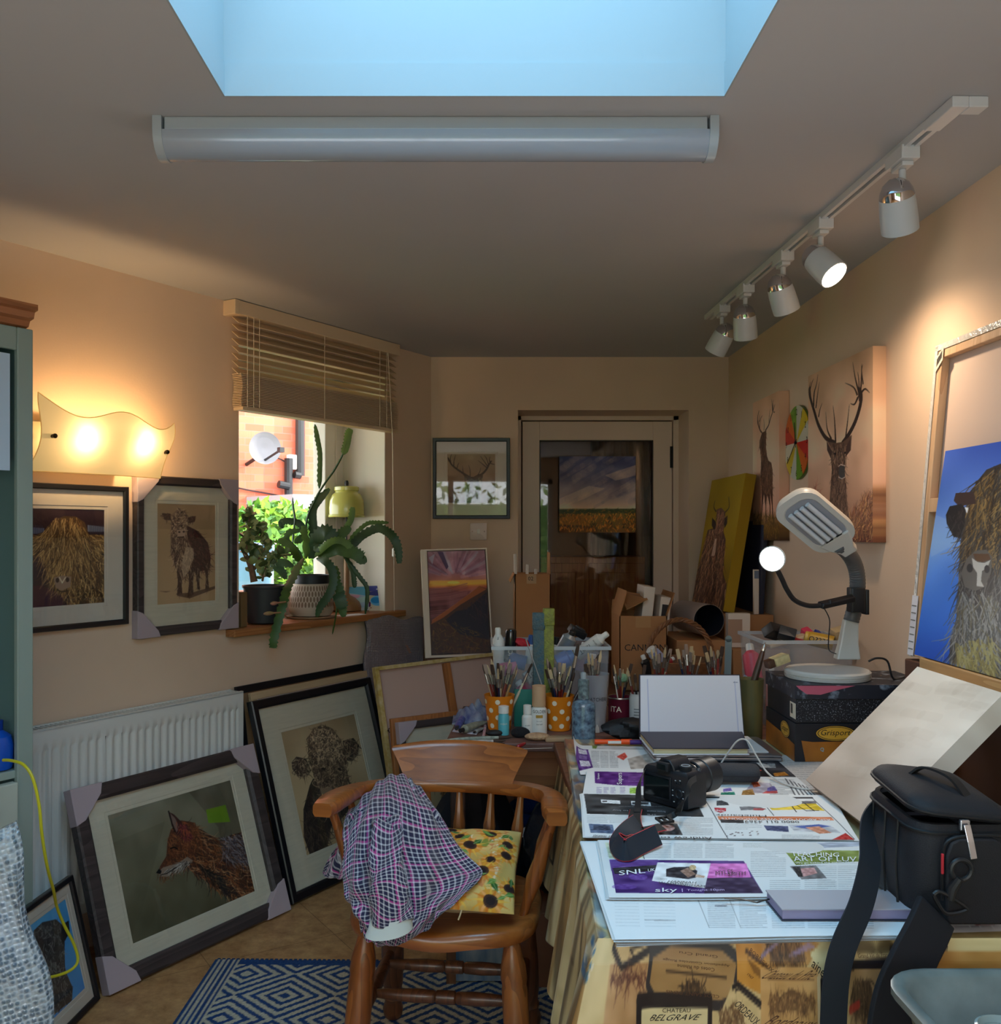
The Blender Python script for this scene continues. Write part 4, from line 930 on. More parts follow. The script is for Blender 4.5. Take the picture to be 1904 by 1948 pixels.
m_cup=mat('spot_white',(200,206,210),.3);m_lens_on=mat('spot_lens_lit',(255,246,232),.3,emit=25,ecol=(255,240,214));m_lens=mat('spot_lens',(120,120,122),.15)
spots=[(1717,290,(1690,345),(1714,405),0),(1561,432,(1540,474),(1566,520),1),(1490,497,(1474,528),(1496,575),0),(1418,560,(1412,584),(1420,628),0),(1373,600,(1380,628),(1364,664),0)]
R3=Matrix.Rotation(-ax,4,'Z')
for px,py,c0,c1,lit in spots:
 best=min((abs((tx0+dv.x*k)*F/(ty0+dv.y*k)+CX-px),k) for k in np.linspace(0,TL_,400))[1];yy=ty0+dv.y*best
 P0=V((0,best,-.019));k_=F/yy
 dx_,dz_=(c1[0]-c0[0])/k_,-(c1[1]-c0[1])/k_
 ln=.098;dy2=ln*ln-dx_*dx_-dz_*dz_;dyy=(-math.sqrt(max(dy2,.0004)) if lit else math.sqrt(max(dy2,.0004))*.9)
 dd=R3@V((dx_,dyy,dz_)).normalized()
 sp=MB();sp.box(-.022,.022,best-.045,best+.045,-.045,-.012).box(-.014,.014,best-.03,best+.03,-.056,-.045).cyl((0,best,-.056),(0,best,-.115),.0085)
 s_ob=sp.build('spotlight',m_trk,tr_,smooth=30,bevel=.002)
 hc=P0+V((0,0,-.105))+R3@V(((c0[0]-px)/k_*.55,-.012,0))-dd*.012
 Mh=axis_m(hc,dd)
 MB().lathe([(.040,.012),(.0425,.035),(.044,.075),(.0435,.098),(.0405,.099),(.0395,.075),(.03,.07),(.001,.07)],26,M=Mh,caps=False).build('lamp_shade',m_cup,s_ob)
 MB().lathe([(.001,-.030),(.016,-.027),(.030,-.016),(.038,.0),(.0405,.013)],26,M=Mh,caps=False).build('chrome_cap',m_chrome,s_ob)
 MB().lathe([(.001,.0925),(.020,.092),(.0392,.088)],24,M=Mh,caps=False).build('lens',m_lens_on if lit else m_lens,s_ob)
 if lit:LIT=(V((tx0,ty0,CZ))+Matrix.Rotation(ax,3,'Z')@(Mh@V((0,0,.108))),Matrix.Rotation(ax,3,'Z')@dd)
light('spot_light','SPOT',LIT[0],16,(1.0,.74,.50),.03,V((1.24,2.72,1.2))-LIT[0],spot=150,blend=1.0)
# ---- pictures and boxes piled at the right, beyond the work table
#  tables
TZ=.78;OZ=.76
m_tbl=wood('table_brown',(84,48,32),(120,74,50),0,.5);m_tbl2=wood('table_orange',(118,66,34),(150,92,52),0,.45)
wt=thing('work_table','work table hidden under the wine label tablecloth','table',(.75,2.27,0))
wt_o=V((.75,2.27,0))
MB().box(-.52,.555,-.725,.735,.745,.774).build('tabletop',m_tbl,wt,smooth=0,bevel=.004)
for x in(-.45,.50):
 for y in(-.66,.66):MB().box(x-.03,x+.03,y-.03,y+.03,.007 if x<0 else 0,.745).build('leg',m_tbl,wt,smooth=0,bevel=.004)
ot=thing('paint_table','old brown table with a paint stained top behind the chair','table',(0,0,0))
MB().slab([(-.118,3.045),(1.29,3.045),(1.29,3.70),(-.07,3.70)],OZ-.028,OZ).build('tabletop',mat('stained_table',(88,56,48),.55,col2=(128,92,80),scale=9,detail=8,stretch=(1,3,1)),ot,smooth=0,bevel=.004)
for y0,y1,x0,x1 in((3.09,3.112,-.05,1.24),(3.64,3.662,-.0,1.24)):MB().box(x0,x1,y0,y1,OZ-.155,OZ-.028).build('apron',m_tbl2,ot,smooth=0)
for x0,y0,y1 in((-.06,3.112,3.64),(1.22,3.112,3.64)):MB().box(x0,x0+.022,y0,y1,OZ-.155,OZ-.028).build('apron',m_tbl2,ot,smooth=0)
for x,y in((-.075,3.10),(-.04,3.65),(1.24,3.10),(1.24,3.65)):MB().box(x-.024,x+.024,y-.024,y+.024,0,OZ-.028).build('leg',mat('table_leg_dark',(58,34,24),.5),ot,smooth=0,bevel=.004)
sb=thing('storage_bench','brown storage bench in front of the glass door','bench',(0,0,0))
MB().box(.145,1.30,3.79,4.97,.72,.75).build('top',m_tbl,sb,smooth=0)
for x in(.175,1.27):
 for y in(3.83,4.93):MB().box(x-.025,x+.025,y-.025,y+.025,0,.72).build('leg',m_tbl,sb,smooth=0)
 # ---- tablecloth
cX0,cY0,cX1,cY1,xR=.188,1.528,.268,3.012,1.312
NL,NF,NR=150,640,30;NT,ND=26,104;DROP=.37;MARG=.13
cw,chh=NL+NF+NR,NT+ND
def cl_path(u):
 """outer edge point, outward direction and section for column u"""
 k=u*(cw-1)
 if k<NL:
  t=k/NL;return V((cX1+(cX0-cX1)*t,cY1+(cY0-cY1)*t,0)),t
 x=cX0+(.84-cX0)*min(1,(k-NL)/NF)+(xR-.84)*max(0,(k-NL-NF)/(NR-1));return V((x,cY0,0)),1+(x-cX0)
def cl_pos(u,v):
 p_,s_=cl_path(u);r=v*(chh-1)
 left=s_<=1
 c=max(0,1-abs((s_-1)*(1.4 if left else 1))/.09);c=c*c*(3-2*c)
 out=V((-1,0,0)).lerp(V((0,-1,0)),.5+.5*(1-c)*(-1 if left else 1)) if c>0 else(V((-1,0,0)) if left else V((0,-1,0)))
 if r<NT:
  d=MARG*(1-r/NT)
  return V((p_.x+d,max(p_.y,cY0+d),TZ)) if left else V((max(p_.x,cX0+d),p_.y+d,TZ))
 d=DROP*(r-NT)/ND;q_=min(1,d/.03)
 if left:fold=d*(.07+.10*(.5+.5*math.sin(s_*46+1.2*math.sin(s_*17))))+.010*q_
 else:fold=d*(.03+.03*math.sin((s_-1)*21+.6))+.010*q_
 fold+=c*d*.34
 return p_+out.normalized()*fold+V((0,0,TZ-d+.004*(1-q_)))
a=Art(cw,chh,None,(196,172,122))
kx=(1.528/F)/(.84-cX0)*NF/cw;ky=(1.528/F)/DROP*ND/chh
px0=CX+cX0*F/1.528;py0=CY+(H-TZ)*F/1.528
a.Hm=np.array([[kx,0,NL/cw-px0*kx],[0,ky,NT/chh-py0*ky],[0,0,1.]])
zc=(1060,1700,2.975)
a.noise(26,30,6,2).noise(16,90,20,5)
a.z=zc;gd,gd2,cr,bk_,br_=(196,140,62),(172,124,66),(226,210,168),(28,24,28),(150,112,66)
def patch(pts,col,tex=26):a.poly(pts,col,1,tex,6,6)
def border(pts,w,col=bk_):a.line(list(pts)+[pts[0]],w,col)
patch([(330,230),(1000,230),(1000,300),(330,300)],(150,120,76));patch([(330,380),(520,380),(520,738),(330,738)],(176,136,92))
patch([(330,300),(540,260),(620,270),(380,395)],(206,184,136));a.line([(330,310),(380,395),(600,280)],3,bk_);a.line([(440,355),(415,320),(540,285)],1,bk_)
rng2=[(345,470),(400,440),(450,470),(500,455)];a.fur([(335,430),(500,430),(500,480),(335,480)],60,[(80,44,38),(110,70,54)],8,1.2,0,80)
oc=[(530,330),(640,275),(930,295),(1020,365),(985,590),(915,625),(540,575),(505,500)]
patch(oc,(164,130,84));border(oc,5,(44,42,46));a.fur([(700,475),(810,475),(830,530),(690,530)],60,[(70,52,36),(50,38,30)],6,1.5,90,60);a.line([(610,425),(950,465)],1.2,(60,44,34))
patch([(1010,260),(1140,240),(1260,360),(1150,560),(1010,490)],gd);a.line([(1060,330),(1190,420)],1,(70,44,24)).line([(1066,322),(1196,412)],1,(70,44,24))
for k_ in range(5):a.line([(1070+8*k_,365+16*k_),(1150+8*k_,430+16*k_)],1,(110,72,36),.7)
patch([(1140,245),(1420,250),(1480,300),(1400,400),(1180,400)],(184,136,76));a.fur([(1170,270),(1400,280),(1360,380),(1200,380)],160,[(90,62,40),(120,86,54),(60,44,34)],9,1.4,40,60)
a.poly([(1140,370),(1150,340),(1250,280),(1260,290)],(150,136,186),.7).poly([(1290,350),(1420,290),(1460,310),(1330,350)],(160,144,196),.7)
patch([(1420,340),(1560,250),(1640,330),(1520,480)],(206,196,150))
patch([(1140,410),(1460,400),(1470,738),(1140,738)],(190,148,92));a.fur([(1190,540),(1440,540),(1440,640),(1190,640)],260,[(110,76,46),(150,112,70),(84,58,38)],6,1.3,90,60);a.rect(1180,470,1440,476,(110,76,46))
for k_ in range(9):a.rect(1200+k_*27,590,1214+k_*27,640,(110,80,50),.7)
a.poly([(1250,560),(1315,520),(1380,560)],(104,74,46))
patch([(985,500),(1020,490),(1140,600),(1140,738),(1010,738),(900,700)],(204,180,130));a.line([(985,520),(1015,500),(1140,605)],2.5,bk_).line([(1000,540),(1018,525),(1140,630)],1.2,bk_);a.fur([(900,640),(1000,620),(1060,700),(920,738)],90,[(120,90,60),(90,66,46)],8,1.2,45,50)
patch([(455,572),(865,585),(862,760),(450,760)],(210,196,150),12);border([(460,580),(858,593),(855,800),(455,800)],7);
patch([(1455,455),(1535,455),(1535,760),(1455,760)],(206,184,140));a.line([(1530,470),(1480,478),(1475,760)],3,bk_)
patch([(1640,240),(2560,240),(2560,330),(1640,330)],(212,196,140));
for k_ in range(26):a.line([(1800+math.cos(PI*k_/25)*20,330-2),(1800+math.cos(PI*k_/25)*110,330-math.sin(PI*k_/25)*70)],1.4,(96,80,50),.8)
patch([(1640,370),(1900,350),(1900,395),(1640,410)],(160,120,70));a.line([(1640,400),(1900,385)],5,bk_)
patch([(1640,420),(1900,410),(1900,760),(1640,760)],(150,122,84));a.fur([(1660,470),(1760,460),(1760,640),(1660,640)],160,[(60,46,34),(90,70,48)],10,1.4,90,30);a.line([(1640,640),(1690,610)],4,(170,50,40),.7)
patch([(1900,330),(2100,330),(2100,500),(1900,500)],(206,190,150));patch([(2100,330),(2600,330),(2600,560),(2100,560)],(190,142,72));a.line([(2098,330),(2085,430)],5,(40,70,100))
pl_=[(1880,330),(2130,240),(2180,250),(2200,300),(1960,420)];patch(pl_,(202,186,146));border(pl_,3)
a.Hm=None;a.z=(0,0,1)
for i in range(46):
 u_=rng.uniform(0,NL/cw);a.line([(u_,NT/chh),(u_+rng.uniform(-.004,.004),.5),(u_+rng.uniform(-.01,.01),1)],rng.uniform(1,5),[(130,96,56),(96,66,36),(216,200,160),(150,110,60),(52,40,30),(230,214,176)][rng.integers(6)],.55)
for u0_,v0_,u1_,v1_ in((.012,.22,.04,.8),(.07,.35,.10,1),(.125,.3,.15,.95)):a.line([(u0_,v0_),(u0_+.004,v1_),(u1_,v1_+.02),(u1_-.005,v0_)],2.5,(26,22,22),.9)
for i in range(130):a.ell((rng.uniform(0,NL/cw),rng.uniform(0,NT/chh)),rng.uniform(.002,.012),rng.uniform(.01,.04),[(206,150,90),(120,150,170),(230,224,210),(90,70,60),(60,90,130),(190,120,90)][rng.integers(6)],.6)
for i in range(16):a.ell((NL/cw+rng.normal(0,.004),NT/chh+rng.uniform(.02,.12)),.0018,.012,[(40,90,126),(60,90,110),(200,190,170)][rng.integers(3)],.8)
a.z=(0,0,1)
ex=MB()
ex.slab([(cX0+.002,cY0+.002),(xR,cY0+.002),(xR,cY1),(cX1+.002,cY1)],TZ-.0016,TZ-.0006)
def cl_text(s_,quad,mi=1,slant=0):
 """lettering printed on the front drop, corners in the zoomed photo"""
 t_=MB();P=[]
 for x,y in quad:
  px,py=zc[0]+x/zc[2],zc[1]+y/zc[2];P.append(V(((px-CX)*1.528/F,0,H-(py-CY)*1.528/F)))
 t_.text(s_,*P,mi,slant=slant)
 for i,p_ in enumerate(t_.v):
  d=max(0,TZ-p_[2]);fold=d*(.03+.03*math.sin((p_[0]-cX0)*21+.6))+.010*min(1,d/.03)
  t_.v[i]=(p_[0],cY0-fold-.0009,p_[2])
 ex.add(t_.v,t_.f,mi)
cl_text('CHATEAU',[(585,622),(745,628),(744,650),(584,646)]);cl_text('BELGRAVE',[(520,655),(795,662),(793,694),(518,690)],slant=.1);cl_text('GRAND CRU CLASSE',[(600,610),(725,613),(725,620),(600,618)])
cl_text('CLOS SAINT DENIS',[(905,575),(605,540),(607,522),(908,556)],2);cl_text('Cotes du Rhone',[(880,425),(668,400),(670,380),(882,404)],2);cl_text('Appellation Controlee Rouge',[(965,398),(590,362),(592,346),(967,382)],2);cl_text('Grand Cru',[(900,352),(685,330),(687,316),(902,338)],2)
cl_text('BORDEAUX',[(1092,300),(1215,410),(1198,428),(1080,320)],2);cl_text('1967',[(1072,430),(1100,455),(1092,468),(1062,442)],2);cl_text('Chateau du Prie',[(1170,415),(1445,412),(1445,465),(1170,462)],2,.3);cl_text('Bordeaux',[(1185,660),(1440,675),(1440,735),(1180,725)],2,.3)
cl_text('CLDES',[(262,540),(430,540),(430,600),(262,600)],3);cl_text('CHRES',[(275,610),(440,605),(440,665),(275,670)],3)
cl_text('ORDEAUX',[(1020,585),(1135,690),(1110,730),(985,610)]);cl_text('DOMAINE DE',[(1492,760),(1492,560),(1522,560),(1522,760)]);cl_text('ainer',[(1440,350),(1525,425),(1500,470),(1420,390)]);cl_text('Grand Vin de France',[(1690,328),(1880,322),(1880,345),(1690,350)],2);cl_text('mis en bouteille au chateau',[(780,262),(1020,268),(1020,280),(780,276)])
tcl=painted('tablecloth',a,cl_pos,paintmat('oilcloth',.42,.5),1.0,extra=ex,mats=[mat('oilcloth_plain',(196,176,130),.45),m_ink,mat('label_brown_ink',(84,54,34),.6),mat('label_red_ink',(150,84,60),.6)])
tag(tcl,'oilcloth printed with wine labels hanging over the work table','tablecloth')
# ---- newspapers
Art.tex=60
m_news=paintmat('newsprint',.8,.15)
INKS=[mat('news_ink',(34,32,36),.7),mat('news_white',(236,238,240),.8),mat('news_red',(176,60,52),.7),mat('news_grey',(150,146,150),.7),mat('news_lilac',(190,170,214),.7)]
def paper(label,quad,z,art,texts=(),thick=0,sheets=1,wave=.0012,gain=1.0,curl=None):
 c=[G(x,y,z) for x,y in quad]
 def S(u,v):
  p_=c[0]*(1-u)*(1-v)+c[1]*u*(1-v)+c[2]*u*v+c[3]*(1-u)*v
  p_.z+=wave*(math.sin(u*7+v*3)*.5+math.sin(v*9-u*4)*.5)*(1 if 0<u<1 else .3)
  if curl:p_=curl(p_,u,v)
  return p_
 ex=MB()
 for t_,qd,mi in texts:ex.text(t_,*[G(x,y,z+.0022) for x,y in qd],mi)
 for k in range(1,sheets):
  dz=-thick*k/sheets;j=[V((random.uniform(-.006,.006),random.uniform(-.006,.004),dz)) for _ in range(4)]
  ex.grid(8,3,lambda u,v:c[0].lerp(c[1],u).lerp(c[3].lerp(c[2],u),v)+j[0].lerp(j[1],u).lerp(j[3].lerp(j[2],u),v)+V((0,0,.0008*math.sin(u*9+k))),5)
 o=painted('newspaper',art,S,m_news,gain,extra=ex,mats=INKS+[mat('newsprint_edge',(214,214,212),.85)])
 return tag(o,label,'newspaper','newspapers spread over the work table')
wh=(226,226,224)
def ads(a,x0,y0,x1,y1,n_,cols):
 for i in range(n_):
  x=rng.uniform(x0,x1);y=rng.uniform(y0,y1);a.poly([(x,y),(x+rng.uniform(6,16),y-2),(x+rng.uniform(8,18),y+rng.uniform(3,7)),(x-2,y+rng.uniform(2,6))],cols[rng.integers(len(cols))],.8)
q=[(1425,1440),(1560,1432),(1640,1500),(1520,1528)]
a=Art(120,70,q,(206,200,194));a.copy_text(1450,1445,1570,1500,14,(130,126,124));
paper('pale newspaper at the back right under the boot boxes',q,TZ+.0025,a)
q=[(1270,1446),(1478,1446),(1572,1528),(1250,1520)]
a=Art(300,90,q,wh,(1070,1400,3.886))
a.rect(900,180,1700,285,(52,50,54)).poly([(1340,240),(1400,220),(1450,240),(1380,258)],(196,62,48)).rect(1500,200,1560,225,(150,150,150)).poly([(1530,260),(1620,250),(1650,275),(1540,280)],(170,110,40))
a.poly([(1370,320),(1500,330),(1560,400),(1300,410)],(170,160,170)).poly([(1360,320),(1400,305),(1430,350),(1380,360)],(206,92,56)).poly([(1470,390),(1550,380),(1560,408),(1440,408)],(196,70,70)).poly([(1480,365),(1530,350),(1555,385),(1480,392)],(96,84,150))
a.poly([(1160,370),(1215,360),(1225,385),(1160,395)],(120,100,170)).poly([(1145,400),(1240,395),(1250,432),(1140,436)],(40,120,100)).poly([(1300,385),(1370,370),(1390,420),(1290,430)],(150,110,60))
a.copy_text(1500,300,1680,430,14,(90,90,92));
for k_ in range(7):a.line([(1620+32*k_,300+12*k_),(1690+40*k_,420+8*k_)],3,(60,58,62),.7)
paper('newspaper with a dark advert strip behind the camera lens and glasses case',q,TZ+.0040,a)
q=[(1083,1418),(1258,1420),(1262,1470),(1104,1474)]
a=Art(170,60,q,wh,(1070,1400,3.886))
a.poly([(100,110),(205,110),(240,240),(90,275)],(92,52,124)).poly([(115,120),(190,115),(200,150),(125,155)],(206,200,210)).poly([(130,200),(210,195),(225,232),(140,238)],(206,200,210)).copy_text(130,160,195,190,4,(200,190,214))
for x in(230,300,370):a.copy_text(x,120,x+60,240,12,(96,96,98))
a.poly([(420,165),(480,130),(500,165),(470,190)],(206,84,70)).poly([(500,180),(640,140),(700,240),(520,250)],(176,166,156)).rect(260,75,640,105,(190,186,184));a.poly([(235,70),(280,70),(270,100),(240,100)],(110,130,60))
def curl1(p_,u,v):
 k=max(0,1-u/.16)*max(0,1-v*.9);p_.z+=.030*k*k;p_.x+=.012*k*k;return p_
paper('newspaper with a purple border and a curled corner at the back left of the table',q,TZ+.0030,a,curl=curl1)
q=[(1116,1466),(1262,1466),(1262,1514),(1108,1512)]
a=Art(160,60,q,wh,(1070,1400,3.886))
a.poly([(235,265),(620,268),(600,375),(380,362),(238,350)],(88,40,116));a.copy_text(480,280,590,345,5,(190,160,206));
for x in(250,300,350,420):a.copy_text(x,375,x+36,425,6,(110,90,150))
a.poly([(490,385),(560,380),(570,425),(490,425)],(150,190,80))
T_=lambda x,y:(1070+x/3.886,1400+y/3.886)
paper('newspaper page with a purple banner left of the camera',q,TZ+.0060,a,(('Supers',[T_(402,358),T_(402,272),T_(450,272),T_(450,356)],1),('Sunsave',[T_(255,320),T_(255,275),T_(272,275),T_(272,320)],1)))
q=[(1104,1600),(1660,1600),(1745,1778),(1170,1788)]
a=Art(500,150,q,(230,232,232),(1060,1700,2.975))
for x0,x1 in((340,480),(510,690),(880,1030),(1060,1210),(1240,1420),(1440,1600),(1620,1800)):a.copy_text(x0,40 if x0>800 else 60,x1,205,16 if x0>800 else 9,(150,156,160) if x0<800 else(110,112,116),alpha=.6 if x0>800 else .35)
a.line([(820,45),(880,200)],1.2,(130,130,130),.8).line([(1000,45),(1060,200)],1.2,(150,150,150),.8);a.rect(920,85,990,96,(150,150,154));a.rect(470,55,650,62,(150,150,150));a.rect(510,165,690,170,(160,160,160))
paper('thick folded newspaper lowest at the front edge of the table',q,TZ+.0115,a,thick=.010,sheets=7)
q=[(1600,1604),(1960,1604),(2080,1768),(1742,1776)]
a=Art(160,60,q,(214,208,206));a.copy_text(1740,1700,1990,1768,8,(120,110,112)).poly([(1850,1735),(1905,1732),(1915,1758),(1860,1762)],(190,110,110)).poly([(1640,1660),(1700,1660),(1720,1690),(1660,1695)],(120,60,70))
paper('grey newspaper lying under the black camera bag',q,TZ+.0075,a)
q=[(1138,1598),(1655,1598),(1690,1706),(1158,1708)]
a=Art(520,150,q,wh,(1090,1480,3.34))
a.poly([(205,415),(440,415),(460,525),(235,525)],(206,208,176));a.copy_text(225,425,430,515,8,(120,122,100)).line([(425,412),(460,528)],1.5,(60,60,60))
for x in(450,650,850):a.copy_text(x,418,x+180,522,12,(92,92,96))
a.poly([(235,532),(1095,540),(1215,735),(275,735)],(74,44,110)).poly([(235,532),(560,535),(520,600),(250,600)],(110,76,150),.5).poly([(860,640),(1150,640),(1215,735),(840,735)],(60,48,66),.8).ell((420,640),60,20,(130,90,180),.5).ell((330,700),80,16,(110,70,160),.5)
a.poly([(255,585),(540,565),(580,595),(270,622)],(40,38,44)).poly([(885,555),(1110,555),(1140,640),(860,642)],(220,120,190))
a.poly([(545,550),(885,555),(845,705),(508,662)],(226,224,224)).poly([(600,590),(650,578),(760,575),(800,600),(790,640),(740,650),(600,635)],(56,52,58)).poly([(690,600),(740,580),(790,620),(740,640)],(150,116,100)).ell((770,580),22,16,(206,176,130)).poly([(790,620),(850,630),(840,642),(785,638)],(206,170,146))
a.copy_text(1140,470,1360,640,15,(90,90,94));a.poly([(1345,460),(1820,470),(1820,545),(1425,568)],(126,138,66));a.poly([(1385,575),(1550,570),(1620,650),(1460,655)],(120,116,116)).poly([(1440,590),(1540,585),(1560,620),(1470,640)],(190,140,136)).poly([(1400,580),(1450,578),(1470,640),(1440,640)],(50,46,48))
for x in(1560,1690):a.copy_text(x,570,x+120,735,14,(96,96,98))
for x in(1260,1480):a.copy_text(x,655,x+190,735,7,(92,92,96))
a.copy_text(1090,412,1330,445,4,(110,120,110));a.poly([(1340,415),(1820,410),(1820,440),(1350,460)],(170,176,190))
U=lambda x,y:(1090+x/3.34,1480+y/3.34)
paper('newspaper spread with a purple television advert at the front',q,TZ+.0165,a,(
('SNL',[U(290,590),U(455,573),U(460,603),U(292,618)],1),('UK',[U(475,578),U(520,572),U(520,590),U(476,596)],1),
('sky',[U(522,698),U(660,698),U(662,730),U(522,732)],1),('|',[U(690,703),U(696,703),U(698,724),U(692,724)],4),('Tonight 10pm',[U(722,706),U(960,702),U(962,720),U(722,722)],4),
('HANNAH',[U(610,650),U(785,658),U(780,672),U(600,662)],0),('WADDINGHAM',[U(545,656),U(840,682),U(836,696),U(540,670)],0),('HOST',[U(555,638),U(600,640),U(598,646),U(553,644)],0),
('MYLES',[U(905,592),U(1015,578),U(1020,604),U(905,618)],0),('SMITH',[U(985,600),U(1095,592),U(1095,614),U(985,624)],0),('MUSIC',[U(925,568),U(970,567),U(970,575),U(925,576)],0),
('TEACHING',[U(1382,468),U(1690,475),U(1690,500),U(1390,496)],1),('ART OF LUV',[U(1395,497),U(1800,500),U(1800,530),U(1405,528)],1),('We go behind the scenes of the',[U(1412,535),U(1800,528),U(1800,540),U(1416,548)],1),('travel college',[U(1420,550),U(1600,545),U(1600,556),U(1425,564)],1)),thick=.006,sheets=5)
q=[(1106,1509),(1582,1513),(1634,1599),(1112,1592)]
a=Art(520,130,q,wh,(1090,1480,3.34))
a.poly([(70,102),(760,118),(825,250),(90,232)],(58,56,56)).poly([(175,142),(295,150),(298,172),(180,165)],(226,226,226)).rect(185,150,215,160,(90,90,92)).poly([(365,152),(485,160),(490,185),(368,178)],(226,226,226)).rect(372,160,475,175,(70,70,72)).copy_text(290,182,560,192,1,(200,200,200))
for x in(92,232):a.copy_text(x,240,x+125,290,6,(110,110,112))
a.poly([(100,295),(250,300),(262,355),(112,350)],(90,104,130)).poly([(130,305),(230,305),(240,335),(130,335)],(60,66,84)).poly([(545,285),(655,290),(690,362),(540,360)],(70,62,60)).ell((590,318),50,20,(206,150,136)).copy_text(670,255,880,365,14,(100,100,102))
a.line([(822,122),(1515,128)],5,(60,60,62)).line([(822,122),(975,385)],1.5,(40,40,42)).line([(1175,125),(1270,245)],1.5,(40,40,42)).line([(1515,128),(1785,385)],1.5,(60,60,62))
a.poly([(905,145),(965,140),(985,175),(905,178)],(70,70,74)).poly([(1075,150),(1150,148),(1165,170),(1080,172)],(130,130,132)).poly([(1050,185),(1170,182),(1225,205),(1060,210)],(120,118,120)).poly([(1140,195),(1220,198),(1200,212),(1140,210)],(170,80,80)).poly([(890,192),(965,195),(965,215),(930,226),(895,214)],(190,60,70))
a.poly([(1240,190),(1290,170),(1540,165),(1600,215),(1480,205),(1260,210)],(222,190,60)).poly([(1360,150),(1540,148),(1545,165),(1370,168)],(110,106,108)).line([(1375,165),(1415,222)],2.2,(40,38,40)).line([(1470,165),(1530,215)],2.2,(40,38,40)).line([(1400,165),(1480,215),(1560,212)],1.8,(40,38,40))
a.poly([(910,246),(1640,256),(1660,278),(920,268)],(206,122,84)).poly([(925,266),(1075,270),(1080,290),(935,286)],(60,56,58));ads(a,960,335,1210,370,14,[(110,90,86),(70,60,62),(150,130,124)])
a.poly([(1205,305),(1360,310),(1365,345),(1225,335)],(70,76,110)).poly([(1360,300),(1640,310),(1700,350),(1400,340)],(186,186,190)).poly([(1390,312),(1560,300),(1640,312),(1500,330)],(84,100,160)).poly([(1470,318),(1560,312),(1640,350),(1560,355)],(206,140,110)).poly([(1640,390),(1730,350),(1785,388)],(186,50,46)).line([(970,388),(1780,392)],1.5,(60,60,60));a.copy_text(1320,360,1560,385,4,(110,110,112));a.copy_text(960,292,1190,330,4,(130,130,132))
paper('newspaper spread lying upside down beneath the camera strap',q,TZ+.0195,a,(
('Andrew to',[U(890,392),U(556,385),U(556,370),U(880,374)],0),('er moner',[U(250,378),U(122,372),U(122,360),U(250,366)],0),
('Mulebandy',[U(1230,245),U(905,238),U(905,226),U(1225,232)],0),('0800 011 4369',[U(1440,284),U(1092,282),U(1090,268),U(1432,272)],0),('ASK ABOUT OUR WEEK DISCOUNTS',[U(1640,272),U(945,262),U(940,252),U(1632,260)],1),('MONEY',[U(960,214),U(898,210),U(898,200),U(960,203)],1),
('from mane',[U(590,220),U(470,216),U(470,206),U(585,209)],3),('e to buy',[U(380,214),U(250,210),U(250,198),U(378,202)],3),('SPE',[U(530,240),U(470,238),U(470,228),U(528,230)],3)),thick=.0025,sheets=3)
Art.tex=0
#  brushes, bottles, tubes: one of each kind, then copies
m_hand=[mat('brush_handle_'+n_,c_,.35,coat=.3) for n_,c_ in(('red',(128,40,32)),('black',(30,28,30)),('wood',(176,134,84)),('navy',(34,40,70)),('cream',(206,190,160)))]
m_ferr=mat('brush_ferrule',(190,184,176),.25,.9);m_bris=[mat('bristle_'+n_,c_,.8) for n_,c_ in(('hog',(196,170,130)),('dark',(70,50,38)),('stained',(150,130,116)))]
def brush_proto(ln,hm,bm_,kind='flat'):
 o=thing('paintbrush','paintbrush','paintbrush')
 MB().lathe([(.0015,0),(.0028,ln*.15),(.0042,ln*.5),(.0034,ln*.66),(.0036,ln*.70)],8).build('handle',hm,o)
 MB().lathe([(.0042,ln*.69),(.0044,ln*.72),(.0042,ln*.85)],10).build('ferrule',m_ferr,o)
 w=.0055 if kind=='flat' else .0035
 MB().loft([[(x*w*s_,y*.0028*(1-k*.5),ln*(.845+.155*k)) for x,y in((-1,-1),(1,-1),(1,1),(-1,1))] for k,s_ in((0,.8),(.5,1.05),(1,.9 if kind=='flat' else .2))]).build('bristles',bm_,o)
 return o
PROTO=[brush_proto(.20,m_hand[i%5],m_bris[i%3],'flat' if i%2 else 'round') for i in range(6)]
used=set()
def put_brush(i,p,d,label,group,scale=1.0,roll=0):
 M=axis_m(p,d,roll)@Matrix.Scale(scale,4)
 if i in used:return dup(PROTO[i],M,label,group)
 used.add(i);o=PROTO[i];o.matrix_world=M;o['label']=label;o['group']=group;return o
def fill_brushes(c,r,n_,z0,label,group,lean_=.30,seed=1,scale=1.0,az=None):
 rr=random.Random(seed)
 for k in range(n_):
  t=2*PI*(k+rr.random()*.6)/n_ if az is None else rr.uniform(*az);q=r*(.35+.6*rr.random());base=V((c[0]-math.cos(t)*q*.5,c[1]-math.sin(t)*q*.5,z0+.004))
  d=V((math.cos(t)*lean_*rr.uniform(.4,1.0),math.sin(t)*lean_*rr.uniform(.4,1.0),1))
  put_brush(rr.randrange(6),base,d,label,group,scale*rr.uniform(.88,1.08),rr.random()*3)
def pot(name,label,cat,p,prof,m,n=28,group=None,wall=.002):
 """open vessel: outer profile given, inner wall added"""
 o=thing(name,label,cat,p,group=group)
 inn=[(max(r-wall,.001),z+(wall if i==0 else 0)) for i,(r,z) in enumerate(prof)][::-1]
 b_=MB().lathe(prof+inn,n,caps=True);return o,b_
